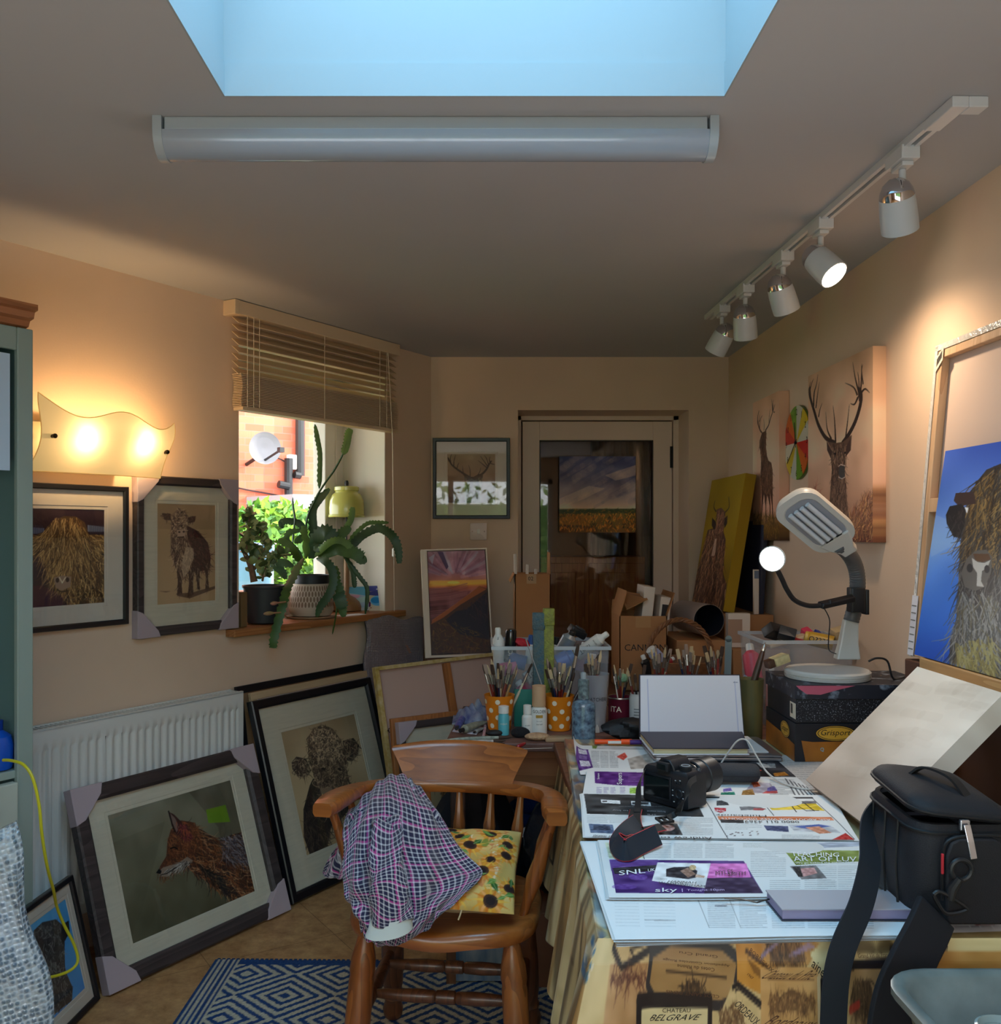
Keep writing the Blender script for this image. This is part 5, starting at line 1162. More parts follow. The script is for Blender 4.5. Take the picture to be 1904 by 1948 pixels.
def text_round(mb,s,c,r,z,h,a0,mi=0,rr=None,asp=1.0):
 """lettering wrapped on an upright cylinder, a0 = middle angle"""
 vs,fs,ap=text_geo(s);w=h*ap*asp/r;out=[]
 for x,y in vs:
  t=a0+(x-.5)*w;q=(rr(z+y*h) if rr else r)+.0006;out.append((c[0]+q*math.cos(t),c[1]+q*math.sin(t),c[2]+z+y*h))
 mb.add(out,fs,mi)
 # ---- polka dot cups
m_orange=mat('cup_orange',(226,128,24),.4);m_dot=mat('cup_dot',(240,226,200),.5)
for px,py,lab,seed in((950,1393,'left',3),(1063,1394,'right',8)):
 p_=G(px,py-6,OZ);prof=[(.036,0),(.039,.002),(.0525,.117),(.0535,.12)]
 o,b_=pot('polka_dot_cup','orange polka dot cup of brushes %s'%('behind the aqua paint bottle' if lab=='left' else 'behind the dark glass bottle'),'cup',p_,prof,None,group='orange polka dot cups')
 r_=lambda z:.039+(.0525-.039)*z/.117
 rr=random.Random(seed)
 for row,z in enumerate((.018,.045,.072,.099)):
  for k in range(6):
   t0_=2*PI*(k+.5*(row%2))/6+seed;zz=z+rr.uniform(-.004,.004);R2=.0085
   pts=[(t0_+R2*math.cos(j)/r_(zz),zz+R2*math.sin(j)) for j in np.linspace(0,2*PI,14,endpoint=False)]
   b_.add([((r_(z2)+.0005)*math.cos(t),(r_(z2)+.0005)*math.sin(t),z2) for t,z2 in pts],[tuple(range(14))],1)
 b_.build('cup',[m_orange,m_dot],o)
 fill_brushes(p_,.048,20 if lab=='left' else 18,OZ+.002,'paintbrush standing in the orange polka dot cup behind the %s'%('aqua paint bottle' if lab=='left' else 'dark glass bottle'),'brushes in the %s polka dot cup'%lab,.40,seed,1.14)
cA=G(1063,1388,OZ)
b0=cA+V((-.012,-.012,.02));e0=W(1000,1216,cA.y-.02)
rl=MB();dd=(e0-b0);ln=dd.length;Mr=axis_m(b0,dd)
rl.box(-.010,.010,-.0012,.0012,0,ln);tag(rl.build('metal_ruler',mat('grey_steel',(160,158,158),.4,.4),M=Mr,smooth=0),'grey flat ruler slanting out of the right polka dot cup','ruler')
for k_,(x0,y0,x1,y1,i_) in enumerate(((1068,1380,1140,1245,1),(1072,1380,1100,1225,1),(1085,1385,1118,1262,3))):
 pa=W(x0,y0-6,cA.y+.006*k_-.01);pb=W(x1,y1,cA.y+.02);put_brush(i_,pa,pb-pa,'long dark paintbrush rising above the right polka dot cup','long brushes in the right polka dot cup',(pb-pa).length/.2)
pa=W(956,1386,G(950,1387,OZ).y+.01);pb=W(1012,1262,pa.y+.05);put_brush(4,pa,pb-pa,'long pale paintbrush rising above the left polka dot cup','long brush in the left polka dot cup',(pb-pa).length/.2)
for k_,(x0,x1,yt,c1,c2,lab) in enumerate(((1014,1036,1168,(92,104,100),(60,96,110),'bluish'),(1034,1054,1160,(120,120,66),(150,156,60),'yellowish'))):
 Y=3.305;t0_,t1_=W(x0,yt,Y),W(x1,yt,Y);M_=Matrix.Translation((t0_.x,Y,OZ))
 o=MB().rbox(0,t1_.x-t0_.x,0,.022,0,t0_.z-OZ,.005);o.rbox(-.002,t1_.x-t0_.x+.002,-.004,.026,t0_.z-OZ-.055,t0_.z-OZ+.004,.006)
 tag(o.build('paint_caked_stick',mat('caked_paint_'+lab,c1,.6,col2=c2,scale=60,detail=6,bump=.6,bscale=160),M=M_),'%s paint caked wooden stick standing in front of the left storage box'%lab,'stick')
 # ---- bottles
def bottle(name,label,p,r,h,m,cap,cr=.5,ch=.2,neck=.9,tilt=None,text=None,tm=0,M=None,group=None):
 o=thing(name,label,'bottle',p,group=group) if M is None else thing(name,label,'bottle',M=M,group=group)
 hb_=h*(1-ch);k=r*cr
 MB().lathe([(r*.9,0),(r,h*.015),(r,hb_*.82),(r*.92,hb_*.9),(k*.95,hb_*.97),(k*.9,hb_)],20).build('body',m,o)
 MB().lathe([(k*1.12,hb_*.985),(k*1.12,h*.985),(k*.8,h),(.0005,h)],16).build('cap',cap,o)
 if text:
  t_=MB()
  for s_,z,hh,wmax in text:
   asp=min(1,wmax/(hh*text_geo(s_)[2]));text_round(t_,s_,(0,0,0),r,z,hh,-PI/2+.0,asp=asp)
  t_.build('lettering',m_ink if not tm else tm,o,smooth=0)
 return o
m_wcap=mat('cap_white',(226,222,214),.4);m_wbot=mat('bottle_white',(220,216,208),.4);m_bcap=mat('cap_black',(24,24,26),.4)
b_=bottle('paint_bottle','tall white bottle with a beige cap beside the right polka dot cup',G(1025,1396,OZ),.0275,.165,m_wbot,mat('cap_beige',(196,158,122),.5),.75,.42,text=(('GOLDEN',.074,.011,.046),('fluid acrylic',.045,.004,.03),('titan buff',.035,.004,.026)))
MB().add([(.0279*math.cos(t),.0279*math.sin(t),z) for z in(.058,.068) for t in np.linspace(-2.0,-1.14,6)],[(i,i+1,i+7,i+6) for i in range(5)]).build('label_band',mat('gold_band',(176,134,50),.5),b_)
bottle('paint_bottle','small aqua paint bottle with a white cap in front of the left orange cup',G(958,1398,OZ),.0185,.098,mat('aqua_paint',(90,176,184),.35),m_wcap,.85,.24,text=(('AQUA',.036,.007,.024),),tm=m_dot)
bottle('paint_bottle','small white paint bottle left of the tall beige capped bottle',G(1003,1397,OZ),.0185,.10,m_wbot,m_wcap,.65,.3,text=(('acrylic',.03,.006,.024),))
bottle('paint_bottle','small white paint bottle right of the dark glass bottle',G(1134,1393,OZ),.014,.09,m_wbot,m_wcap,.65,.3)
db=bottle('spray_bottle','dark glass bottle crusted with blue and purple paint',G(1110,1412,OZ),.0385,.205,mat('crusted_glass',(52,62,84),.25,col2=(120,150,170),scale=70,detail=8,coat=.5),mat('crusted_cap',(70,78,88),.4,col2=(130,150,150),scale=80),.42,.30)
MB().lathe([(.009,.2),(.009,.222),(.007,.226),(.001,.227)],12).build('nozzle',mat('nozzle_grey',(150,160,164),.4),db)
# ---- beer cup, burgundy tin, jars
p_=G(1130,1390,OZ);o,b_=pot('plastic_cup','clear plastic cup lettered in black between the dark bottle and the burgundy tin','cup',p_,[(.036,0),(.038,.002),(.0515,.193),(.0525,.196)],None)
b_.build('cup',plasticmat('cup_plastic',(190,190,196),.55,.2),o)
t_=MB();text_round(t_,'THATCHERS',(0,0,0),.046,.108,.0125,-PI/2+.05,asp=.85,rr=lambda z:.038+.0135*z/.193);t_.build('lettering',m_ink,o,smooth=0)
fill_brushes(p_,.045,5,OZ+.004,'paintbrush standing in the clear lettered plastic cup','brushes in the clear plastic cup',.2,12,1.25)
p_=G(1180,1380,OZ);o,b_=pot('burgundy_tin','burgundy tin with white letters full of brushes','tin',p_,[(.041,0),(.0425,.003),(.0425,.098),(.044,.101)],None)
b_.build('tin',mat('burgundy',(104,22,44),.4),o);MB().lathe([(.0425,.096),(.0455,.099),(.0445,.103),(.0425,.102)],28,caps=False).build('rim',m_ferr,o)
t_=MB();text_round(t_,'ITA',(0,0,0),.0425,.054,.019,-PI/2-.52);t_.build('lettering',m_dot,o,smooth=0)
fill_brushes(p_,.04,9,OZ+.004,'paintbrush standing in the burgundy tin','brushes in the burgundy tin',.34,21)
pa,pb=W(1178,1372,p_.y),W(1184,1296,p_.y-.02);sd_=thing('sponge_dauber','green topped sponge dauber standing in the burgundy tin','dauber',M=axis_m(pa,pb-pa));ln=(pb-pa).length
MB().cyl((0,0,0),(0,0,ln),.004).build('handle',m_hand[2],sd_);MB().ball((0,0,ln+.012),.018,(1,1,.9)).build('sponge',mat('sponge_green',(130,166,130),.9,bump=.5,bscale=200),sd_)
p_=G(1213,1386,OZ);o,b_=pot('white_jar','white jar of brushes between the burgundy tin and the sketchbook','jar',p_,[(.026,0),(.029,.003),(.029,.11),(.026,.118),(.027,.122)],None);b_.build('jar',mat('jar_label',(206,202,196),.4),o)
for z in(.03,.05,.06,.07):MB().add([(.0294*math.cos(t),.0294*math.sin(t),z+k) for k in(0,.003) for t in np.linspace(-2.2,-.9,6)],[(i,i+1,i+7,i+6) for i in range(5)]).build('label_line',mat('jar_grey',(120,120,116),.5),o)
fill_brushes(p_,.024,5,OZ+.004,'paintbrush standing in the white jar','brushes in the white jar',.22,31)
# ---- more brush pots hidden behind the sketchbook
for px,seed,n_,col,lab in((1255,41,12,(70,60,50),'leftmost of the jars behind the sketchbook'),(1310,45,12,(96,100,96),'middle one of the jars behind the sketchbook'),(1362,51,13,(60,70,80),'rightmost of the jars behind the sketchbook')):
 p_=G(px,1375,OZ);o,b_=pot('brush_jar','glass jar of brushes, '+lab,'jar',p_,[(.034,0),(.036,.003),(.036,.12),(.037,.122)],None,group='jars behind the sketchbook');b_.build('jar',mat('jar_%d'%seed,col,.3),o)
 fill_brushes(p_,.034,n_,OZ+.03,'paintbrush in the '+lab.replace(' of the jars',' jar'),'brushes in the '+lab.split(' of')[0].replace(' one','')+' jar',.30,seed,1.15)
pa,pb=W(1381,1398,3.16),W(1386,1212,3.18)
tag(MB().box(-.0115,.0115,-.001,.001,0,(pb-pa).length-.006).cyl((0,-.001,(pb-pa).length-.006),(0,.001,(pb-pa).length-.006),.0115).build('steel_rule',mat('steel_blue_grey',(130,146,150),.35,.5),M=axis_m(pa,pb-pa),smooth=30),'upright blue grey steel rule behind the sketchbook','ruler')
fb=W(1368,1240,3.15);o=thing('fan_brush','pale fan brush spreading above the rightmost jar','paintbrush',M=axis_m(W(1362,1330,3.15),W(1366,1250,3.15)-W(1362,1330,3.15)))
MB().cyl((0,0,0),(0,0,.135),.0035,.004).build('handle',m_hand[0],o);MB().add([(0,0,.13)]+[(.032*math.sin(t),0,.13+.034*math.cos(t)) for t in np.linspace(-.8,.8,9)]+[(0,.002,.13)]+[(.032*math.sin(t),.002,.13+.034*math.cos(t)) for t in np.linspace(-.8,.8,9)],[(0,i,i+1) for i in range(1,9)]+[(10,i+1,i) for i in range(11,19)]).build('bristles',m_bris[0],o)
p_=G(1424,1392,.78);p_=V((p_.x,3.10,OZ));o,b_=pot('paint_crusted_vase','tall olive vase crusted with paint behind the sketchbook','vase',p_,[(.034,0),(.036,.004),(.038,.10),(.041,.195),(.042,.20)],None);b_.build('vase',mat('crusted_olive',(86,88,56),.5,col2=(120,104,60),scale=40,detail=7,stretch=(1,1,.2)),o)
pa,pb=W(1424,1330,3.10),W(1456,1222,3.10);o=thing('wide_brush','brush with a dark handle leaning right out of the crusted vase','paintbrush',M=axis_m(pa,pb-pa));ln=(pb-pa).length
MB().lathe([(.006,0),(.0105,ln*.3),(.011,ln*.55),(.008,ln*.8),(.006,ln*.86)],10).build('handle',mat('handle_dark_red',(84,50,36),.4,col2=(44,52,48),scale=9),o);MB().lathe([(.007,ln*.85),(.007,ln*.93),(.001,ln)],10).build('ferrule',m_ferr,o)
rg=MB();cr_=G(895,1375,OZ)
def rag(u,v):
 x,y=(u-.5)*.17,(v-.5)*.16;r2=(x/.085)**2+(y/.08)**2
 return(cr_.x+.02+x,cr_.y+.05+y,OZ+.002+max(0,1-r2)*(.05+.018*math.sin(u*14)*math.sin(v*11+1)+.012*math.sin(u*31+v*17)))
rg.grid(30,28,rag);tag(rg.build('paint_rag',mat('rag_blue_grey',(70,74,120),.8,col2=(150,156,166),scale=26,detail=6),smooth=60,solid=.003),'crumpled blue grey paint rag at the left end of the paint table','rag')
tag(MB().slab([(G(860,1392,OZ).x,G(860,1392,OZ).y),(G(906,1398,OZ).x,G(906,1398,OZ).y),(G(918,1384,OZ).x,G(918,1384,OZ).y),(G(872,1378,OZ).x,G(872,1378,OZ).y)],OZ+.0003,OZ+.0012).build('paper_scrap',mat('paper_lilac_white',(216,208,220),.7),smooth=0),'scrap of white paper under the paint rag','paper')
for px0_,py0_,px1_,py1_,r0_,c1,c2,lab in((868,1386,888,1352,.013,(40,44,120),(110,116,170),'blue stained squeezed paint tube beside the rag'),(876,1390,924,1372,.016,(150,150,130),(110,116,104),'grey green squeezed paint tube on the scrap of paper'),(902,1393,922,1384,.008,(112,118,118),(150,150,146),'small grey paint tube at the foot of the left orange cup')):
 pa,pb=G(px0_,py0_,OZ+r0_),G(px1_,py1_,OZ+r0_);o=thing('paint_tube',lab,'paint tube',M=axis_m(pa,pb-pa));ln=(pb-pa).length
 MB().loft([[(r0_*a_*math.cos(t),r0_*b2*math.sin(t),ln*z) for t in np.linspace(0,2*PI,14,endpoint=False)] for z,a_,b2 in((.10,.45,.45),(.16,.95,.9),(.6,1,.7),(1,1.1,.1))]).build('body',mat('tube_%d'%px0_,c1,.5,col2=c2,scale=50),o)
 MB().cyl((0,0,-.002),(0,0,ln*.12),r0_*.45).build('cap',m_bcap,o)
p5_,p6_=G(920,1402,OZ+.006),G(926,1372,OZ+.006)
tag(MB().cyl(G(919,1404,OZ+.0055),G(926,1366,OZ+.0055),.005).build('marker_pen',mat('pen_pink_red',(176,70,100),.4,col2=(210,200,196),scale=60)),'pink and white pen leaning against the left orange cup','pen')
for x0,y0,x1,y1,c1,c2 in((845,1408,975,1402,(170,176,160),(110,120,106)),(846,1415,962,1409,(150,140,134),(206,200,190)),(850,1420,960,1414,(176,170,164),(96,84,84))):
 pa,pb=G(x0,y0,OZ+.007),G(x1,y1,OZ+.007);o=thing('paintbrush','paint covered brush lying flat %s'%{845:'furthest from the chair on the paint table',846:'between two others on the paint table',850:'nearest the chair on the paint table'}[x0],'paintbrush',M=axis_m(pa,pb-pa),group='brushes lying on the paint table');ln=(pb-pa).length
 MB().lathe([(.002,0),(.0065,ln*.2),(.0072,ln*.6),(.005,ln*.8)],9).build('handle',mat('caked_%d'%x0,c1,.6,col2=c2,scale=70,detail=6),o);MB().lathe([(.0055,ln*.79),(.0062,ln*.84),(.004,ln*.95),(.001,ln)],9).build('bristles',m_bris[1],o)
tag(MB().lathe([(.001,0),(.0055,.004),(.0062,.03),(.0055,.055),(.002,.062)],12).build('red_penknife',mat('red_gloss',(160,24,34),.25),M=axis_m(G(984,1421,OZ+.0065),G(1004,1411,OZ)-G(984,1421,OZ))),'short red handle lying at the front of the paint table','tool')
tag(MB().tube([G(990,1425,OZ+.003),G(1050,1423,OZ+.003)],.002).build('palette_knife',m_ferr),'thin metal rod lying along the front edge of the paint table','tool')
o=thing('natural_sponge','tan bristly pad lying in front of the tall white bottle','brush');c_=G(1022,1408,OZ);o.location=c_
MB().ball((0,0,.012),.042,(1,.6,.3),14).build('pad',mat('sponge_tan',(190,152,116),.9,bump=.8,bscale=150,var=.2,scale=60),o)
tag(MB().rbox(-.045,.045,-.02,.02,0,.014,.005).build('wooden_block',mat('tan_wood',(176,140,104),.7,var=.15),M=rotm(G(1062,1409,OZ),0,0,.1)),'pale wooden block lying in front of the right orange cup','block')
o=thing('black_cloth','small crumpled black cloth in front of the small white bottle','cloth');c_=G(990,1402,OZ);MB().ball((c_.x,c_.y,OZ+.014),.032,(1,.7,.6),10).build('cloth',mat('soft_black',(16,16,20),.9,bump=.8,bscale=60),o)
o=MB();c_=G(940,1400,OZ);tag(o.ball((c_.x,c_.y,OZ+.010),.024,(1.2,.7,.45),10).build('black_putty',mat('soft_black2',(20,18,20),.6)),'small black lump at the foot of the left orange cup','lump')
c_=G(1195,1400,OZ);o=thing('black_bag','crumpled black bag in front of the burgundy tin','bag',(c_.x,3.085,OZ))
def lump(w,d,h,seed,n=18):
 r_=random.Random(seed);k=[(r_.uniform(2,6),r_.uniform(2,6),r_.uniform(0,6)) for _ in range(4)];b=MB();rings=[]
 for i in range(1,n):
  a_=PI*i/n;ring=[]
  for j in range(n):
   t=2*PI*j/n;q=1+.12*sum(math.sin(x*a_+y*t//1+p) for x,y,p in k)/2+.10*math.sin(3*t+4*a_+seed)
   ring.append((w*q*math.sin(a_)*math.cos(t),d*q*math.sin(a_)*math.sin(t),max(0,h/2-h/2*math.cos(a_)*(.9+.1*q))))
  rings.append(ring)
 return b.loft(rings)
lump(.085,.04,.075,4).build('bag',mat('bag_black_soft',(12,13,18),.6,bump=.5,bscale=40),o)
# ---- clear storage boxes with their paints
m_clear=plasticmat('storage_plastic',(196,200,206),.82,.2);m_clear2=plasticmat('storage_rim',(214,220,226),.35,.25)
def storage(label,x0,x1,y0,y1,z0,h):
 o=thing('storage_box',label,'storage box',(0,0,z0));t=.012;b=MB();ins=.0025
 outer=[[(x0+t,y0+t,0),(x1-t,y0+t,0),(x1-t,y1-t,0),(x0+t,y1-t,0)],[(x0,y0,h),(x1,y0,h),(x1,y1,h),(x0,y1,h)]]
 inner=[[(x0+ins,y0+ins,h),(x1-ins,y0+ins,h),(x1-ins,y1-ins,h),(x0+ins,y1-ins,h)],[(x0+t+ins,y0+t+ins,.003),(x1-t-ins,y0+t+ins,.003),(x1-t-ins,y1-t-ins,.003),(x0+t+ins,y1-t-ins,.003)]]
 b.loft(outer+inner);b.build('box',m_clear,o,smooth=0)
 r=MB()
 def rg(e,z):return[(x0-e,y0-e,z),(x1+e,y0-e,z),(x1+e,y1+e,z),(x0-e,y1+e,z)]
 r.loft([rg(0,h-.012),rg(.007,h-.012),rg(.007,h),rg(0,h),rg(-.002,h)],caps=False).build('rim',m_clear2,o,smooth=0)
 return o
bx=storage('clear plastic storage box heaped with paint tubes behind the orange cups',.043,.452,3.34,3.62,OZ,.276)
def tube_at(label,px0_,py0_,Y0_,px1_,py1_,Y1_,r,m,cap,flat=.9,text=None,tm=None,capk=.16,name='paint_tube',cr=.5):
 """a tube or bottle whose base is at the first point and whose cap ends at the second"""
 pa,pb=W(px0_,py0_,Y0_),W(px1_,py1_,Y1_);ln=(pb-pa).length;M=axis_m(pa,pb-pa)
 loc=M.inverted()@V((0,0,H));M=M@Matrix.Rotation(math.atan2(loc.y,loc.x)+PI/2,4,'Z')
 o=thing(name,label,'paint tube' if name=='paint_tube' else 'bottle',M=M);e=1-capk
 MB().loft([[(r*a_*math.cos(t),r*b2*math.sin(t),ln*z) for t in np.linspace(0,2*PI,18,endpoint=False)] for z,a_,b2 in((0,1.0,.9*flat),(.02,1.02,flat),(e*.85,1,1),(e*.97,cr*1.0,cr*1.0),(e,cr*.9,cr*.9))]).build('body',m,o)
 MB().lathe([(r*cr,ln*e*.97),(r*cr,ln*.97),(r*cr*.8,ln),(.0004,ln)],14).build('cap',cap,o)
 if text:
  t_=MB()
  for s_,z,hh,upd in text:
   vs,fs,ap=text_geo(s_);out=[]
   for x,y in vs:
    if upd:aa,zz=(y-.5)*hh,z*ln+(x-.5)*hh*ap
    else:aa,zz=(x-.5)*hh*ap,z*ln+(y-.5)*hh
    t2=-PI/2+aa/r;out.append(((r*1.04)*math.cos(t2),(r*1.04)*math.sin(t2),zz))
   t_.add(out,fs)
  t_.build('lettering',tm or m_ink,o,smooth=0)
 return o
m_dkblue=mat('tube_blue',(40,84,150),.4);m_pinkt=mat('tube_magenta',(190,50,96),.4);m_teal_=mat('teal_card',(20,110,92),.6)
tube_at('upright white gel bottle at the left corner of the left storage box',950,1290,3.40,947,1194,3.40,.021,m_wbot,m_wcap,1,(('gel',.80,.008,True),),name='gel_bottle',capk=.1)
tube_at('black tube with white lettering standing in the left storage box',968,1330,3.44,972,1197,3.42,.024,mat('tube_black',(22,22,24),.3),mat('cap_black_gloss',(18,18,20),.15),.9,(('ACRYLIC',.55,.015,True),),m_dot,.26,cr=.85)
tube_at('blue labelled tube inside the left storage box',1000,1262,3.39,960,1252,3.39,.026,m_dkblue,m_bcap,.9,None)
tube_at('pink topped tub inside the left storage box',950,1276,3.375,984,1268,3.375,.025,m_pinkt,mat('tub_pink',(220,110,140),.4),1,None,capk=.3,cr=.95)
tube_at('white paint tube lying inside the left storage box behind the orange cup',1000,1292,3.375,1042,1262,3.40,.022,m_wbot,m_wcap,.9,(('TOTAL',.4,.014,True),))
tube_at('cobalt blue bottle inside the left storage box',1060,1262,3.38,1092,1246,3.38,.030,mat('cobalt',(30,92,190),.3),mat('cobalt_cap',(40,110,200),.3),1,None,capk=.25,cr=.8)
tube_at('deep blue tube at the right inside the left storage box',1122,1290,3.40,1128,1244,3.40,.026,m_dkblue,m_wcap,.9,None)
tube_at('magenta tube low inside the left storage box',1010,1330,3.37,985,1296,3.37,.026,m_pinkt,m_wcap,.9,None)
tube_at('lilac paint tube standing at the back of the left storage box',1100,1275,3.5,1112,1222,3.5,.022,mat('tube_lilac',(180,160,200),.4),m_wcap,.9,None)
tube_at('white tube with a black label lying across the right rim of the left storage box',1098,1246,3.42,1156,1205,3.38,.022,m_wbot,m_wcap,.95,(('Titan',.30,.016,True),('acrylic',.62,.008,False)),None,.12)
tube_at('grey foil tube leaning in the middle of the left storage box',1064,1250,3.46,1090,1200,3.44,.027,mat('foil_grey',(150,156,160),.35,.4),m_bcap,.6,None,capk=.12)
o=thing('camera_battery_grip','black plastic gadget on top of the heap in the left storage box','gadget',M=rotm(W(1098,1202,3.50),.3,.5,.4));MB().rbox(-.035,.035,-.02,.02,-.014,.014,.008).build('body',m_blackpl,o);MB().rbox(-.015,.022,-.012,.012,.014,.020,.004).build('top_plate',mat('gadget_grey',(44,44,50),.4),o)
tag(lump(.030,.02,.035,9).build('red_ribbon',mat('ribbon_red',(190,30,40),.7,bump=.6,bscale=60),M=rotm(W(991,1232,3.43),.2,.3,0)),'crumpled red ribbon on the heap in the left storage box','ribbon')
tag(MB().rbox(0,.084,0,.006,0,.13,.002).build('teal_book',m_teal_,M=rotm((W(978,1390,3.30).x,3.30,OZ+.001),0,0,0)),'dark teal board standing in front of the left storage box','board')
tube_at('brown jar lying on the heap in the left storage box',1070,1226,3.47,1086,1216,3.47,.022,mat('jar_tan',(190,150,116),.4),mat('jar_brown_lid',(70,44,32),.4),1,None,capk=.3,cr=.98)
tube_at('dark capped bottle poking up at the centre of the left storage box',1054,1250,3.52,1060,1212,3.52,.018,m_wbot,m_bcap,1,None,capk=.35,cr=.9)
tube_at('white capped bottle left of the caked sticks in the left storage box',1006,1262,3.43,1012,1208,3.43,.016,m_wbot,m_dkblue,1,None,capk=.3,cr=.8)
bx2=storage('clear plastic storage box of materials behind the boot boxes',.985,1.295,3.29,3.60,OZ,.303)
tube_at('red and pink tube inside the right storage box',1436,1300,3.42,1425,1225,3.48,.030,mat('tube_redpink',(206,80,96),.4),m_wcap,.7,None)
tube_at('blue striped tube inside the right storage box',1420,1330,3.44,1432,1270,3.44,.026,mat('tube_sky',(110,130,180),.4,col2=(200,206,220),scale=30),m_wcap,.7,None)
tube_at('green and yellow packet inside the right storage box',1418,1350,3.40,1440,1320,3.38,.022,mat('tube_lime',(150,176,90),.5),m_wcap,.5,None)
tube_at('orange red packet at the front of the right storage box',1466,1350,3.315,1468,1265,3.315,.018,mat('tube_vermil',(206,90,60),.4),m_wcap,.5,None)
tube_at('yellow tube with a black label on top of the right storage box',1585,1224,3.38,1530,1212,3.42,.026,mat('tube_ochre',(200,156,50),.4),mat('cap_ochre',(210,176,80),.4),.9,(('GESSO',.45,.018,True),),None,.1,cr=.9)
for k_,(x,y,w,h_,c1,rz_,rx_,lab) in enumerate(((1475,1202,.085,.05,(34,30,32),.5,.9,'black patterned box on top of the right storage box'),(1500,1218,.16,.012,(214,190,160),.1,.12,'cream packet edge on top of the right storage box'),(1497,1206,.06,.035,(50,54,60),-.3,.8,'dark grey packet on top of the right storage box'),(1535,1205,.03,.03,(206,60,90),.3,.5,'pink packet on top of the right storage box'),(1540,1222,.16,.012,(170,40,46),.05,.1,'red packet lying on top of the right storage box'),(1596,1208,.05,.05,(196,170,130),.2,.3,'tan packet on top of the right storage box beside the wall'),(1556,1207,.02,.02,(40,60,150),.2,.4,'small blue cap on top of the right storage box'))):
 p_=W(x,y,3.45-.02*(k_%3));tag(MB().rbox(-w/2,w/2,-.02,.02,-h_/2,h_/2,.004).build('packet',mat('packet_%d'%k_,c1,.45),M=rotm(p_,rx_,.25*(-1)**k_,rz_)),lab,'packet')
 # ---- boxes and rolls on the bench by the door
m_card=mat('cardboard',(178,124,78),.8,var=.06,scale=7);m_card2=mat('cardboard_inside',(150,104,66),.85);m_bwht=mat('box_white',(224,206,190),.6)
BZ=.75
def open_box(label,x0,x1,y0,y1,z0,z1,flaps,name='cardboard_box'):
 o=thing(name,label,'box',(0,0,0));t=.004;b=MB()
 b.box(x0,x1,y0,y0+t,z0,z1).box(x0,x1,y1-t,y1,z0,z1).box(x0,x0+t,y0,y1,z0,z1).box(x1-t,x1,y0,y1,z0,z1).box(x0,x1,y0,y1,z0,z0+t)
 b.build('carton',m_card,o,smooth=0)
 for pts in flaps:
  n_=(V(pts[1])-V(pts[0])).cross(V(pts[-1])-V(pts[0])).normalized()*.0035;k=len(pts)
  MB().add([V(p) for p in pts]+[V(p)+n_ for p in pts],[tuple(range(k)),tuple(range(2*k-1,k-1,-1))]+[(i,(i+1)%k,(i+1)%k+k,i+k) for i in range(k)]).build('flap',m_card,o,smooth=0)
 return o
x0,x1,y0,y1,z1=.600,.806,4.10,4.36,W(0,1172,4.1).z
cb_=open_box('open cardboard box lettered in black holding two white canvases',x0,x1,y0,y1,BZ,z1,[[(x0,y0,z1),(x0,y1,z1),(x0+.03,y1,z1+.11),(x0+.03,y0,z1+.11)],[(x0+.03,y0-.0,z1+.03),(x0+.03,y0+.2,z1+.10),(x0+.13,y0+.12,z1+.085),(x0+.12,y0-.01,z1+.075)],[(x1,y1,z1),(x1,y0,z1),(x1+.035,y0,z1+.10),(x1+.035,y1,z1+.10)],[(x0,y1,z1),(x1,y1,z1),(x1-.01,y1+.04,z1+.05),(x0+.01,y1+.04,z1+.05)]])
t_=MB();t_.line('CANNON',(x0+.022,y0-.0006,W(0,1238,4.1).z),(1,0,0),.028);t_.build('lettering',m_ink,cb_,smooth=0)
MB().box(x0+.07,x0+.135,y0-.0007,y0-.0001,z1-.05,z1).build('packing_tape',mat('tape_brown',(186,136,88),.3),cb_,smooth=0)
for xx,zz,tl_,lab in((W(1203,0,4.16).x,1.17,.22,'left white edged canvas standing in the lettered box'),(W(1234,0,4.16).x,1.125,.24,'right white edged canvas standing in the lettered box')):
 o=thing('white_canvas',lab,'canvas',M=rotm((xx,4.13,BZ+.006),0,tl_*.5,0));hh=zz-BZ+.03
 MB().rbox(0,.048,0,.20,0,hh,.004).build('canvas',m_bwht,o);MB().box(.010,.038,-.001,.0,hh*.3,hh*.92).build('side_slot',mat('slot_dark',(44,34,34),.7),o,smooth=0) if 'right' in lab else None
x0,x1,y0,y1=.158,.325,4.42,4.62;z1=W(0,1092,4.42).z
tb_=open_box('tall open cardboard box left of the glass door panel',x0,x1,y0,y1,BZ,z1,[[(x1,y1,z1),(x1,y0,z1),(x1+.0,y0+.02,z1+.10),(x1+.0,y1-.02,z1+.10)],[(x0,y0,z1),(x0,y1,z1),(x0-.02,y1,z1-.04),(x0-.02,y0,z1-.04)]])
MB().box(x0+.055,x0+.10,y0-.001,y0,z1-.045,z1).build('label',mat('label_tan',(190,150,110),.6),tb_,smooth=0);t_=MB();t_.line('02',(x0+.062,y0-.0014,z1-.03),(1,0,0),.018);t_.build('lettering',m_ink,tb_,smooth=0)
for k_,(dx_,hh,ry_) in enumerate(((.012,.60,-.03),(.034,.55,.04),(.052,.53,.09))):
 tag(MB().rbox(0,.014,0,.012,0,hh-.02,.002).build('wooden_batten',m_bwht,M=rotm((x0+dx_,y0+.03+.03*k_,BZ+.006),0,ry_,0)),'white batten sticking out of the tall cardboard box, %s'%('the highest','the middle one','the lowest')[k_],'batten')
o=MB().box(.84,1.05,4.06,4.44,BZ,.975);bxo=thing('cardboard_box','closed cardboard box under the grey paper roll','box');o.build('carton',m_card,bxo,smooth=0,bevel=.003);MB().box(.92,.97,4.058,4.442,.9745,.9765).build('packing_tape',MATS['tape_brown'],bxo,smooth=0)
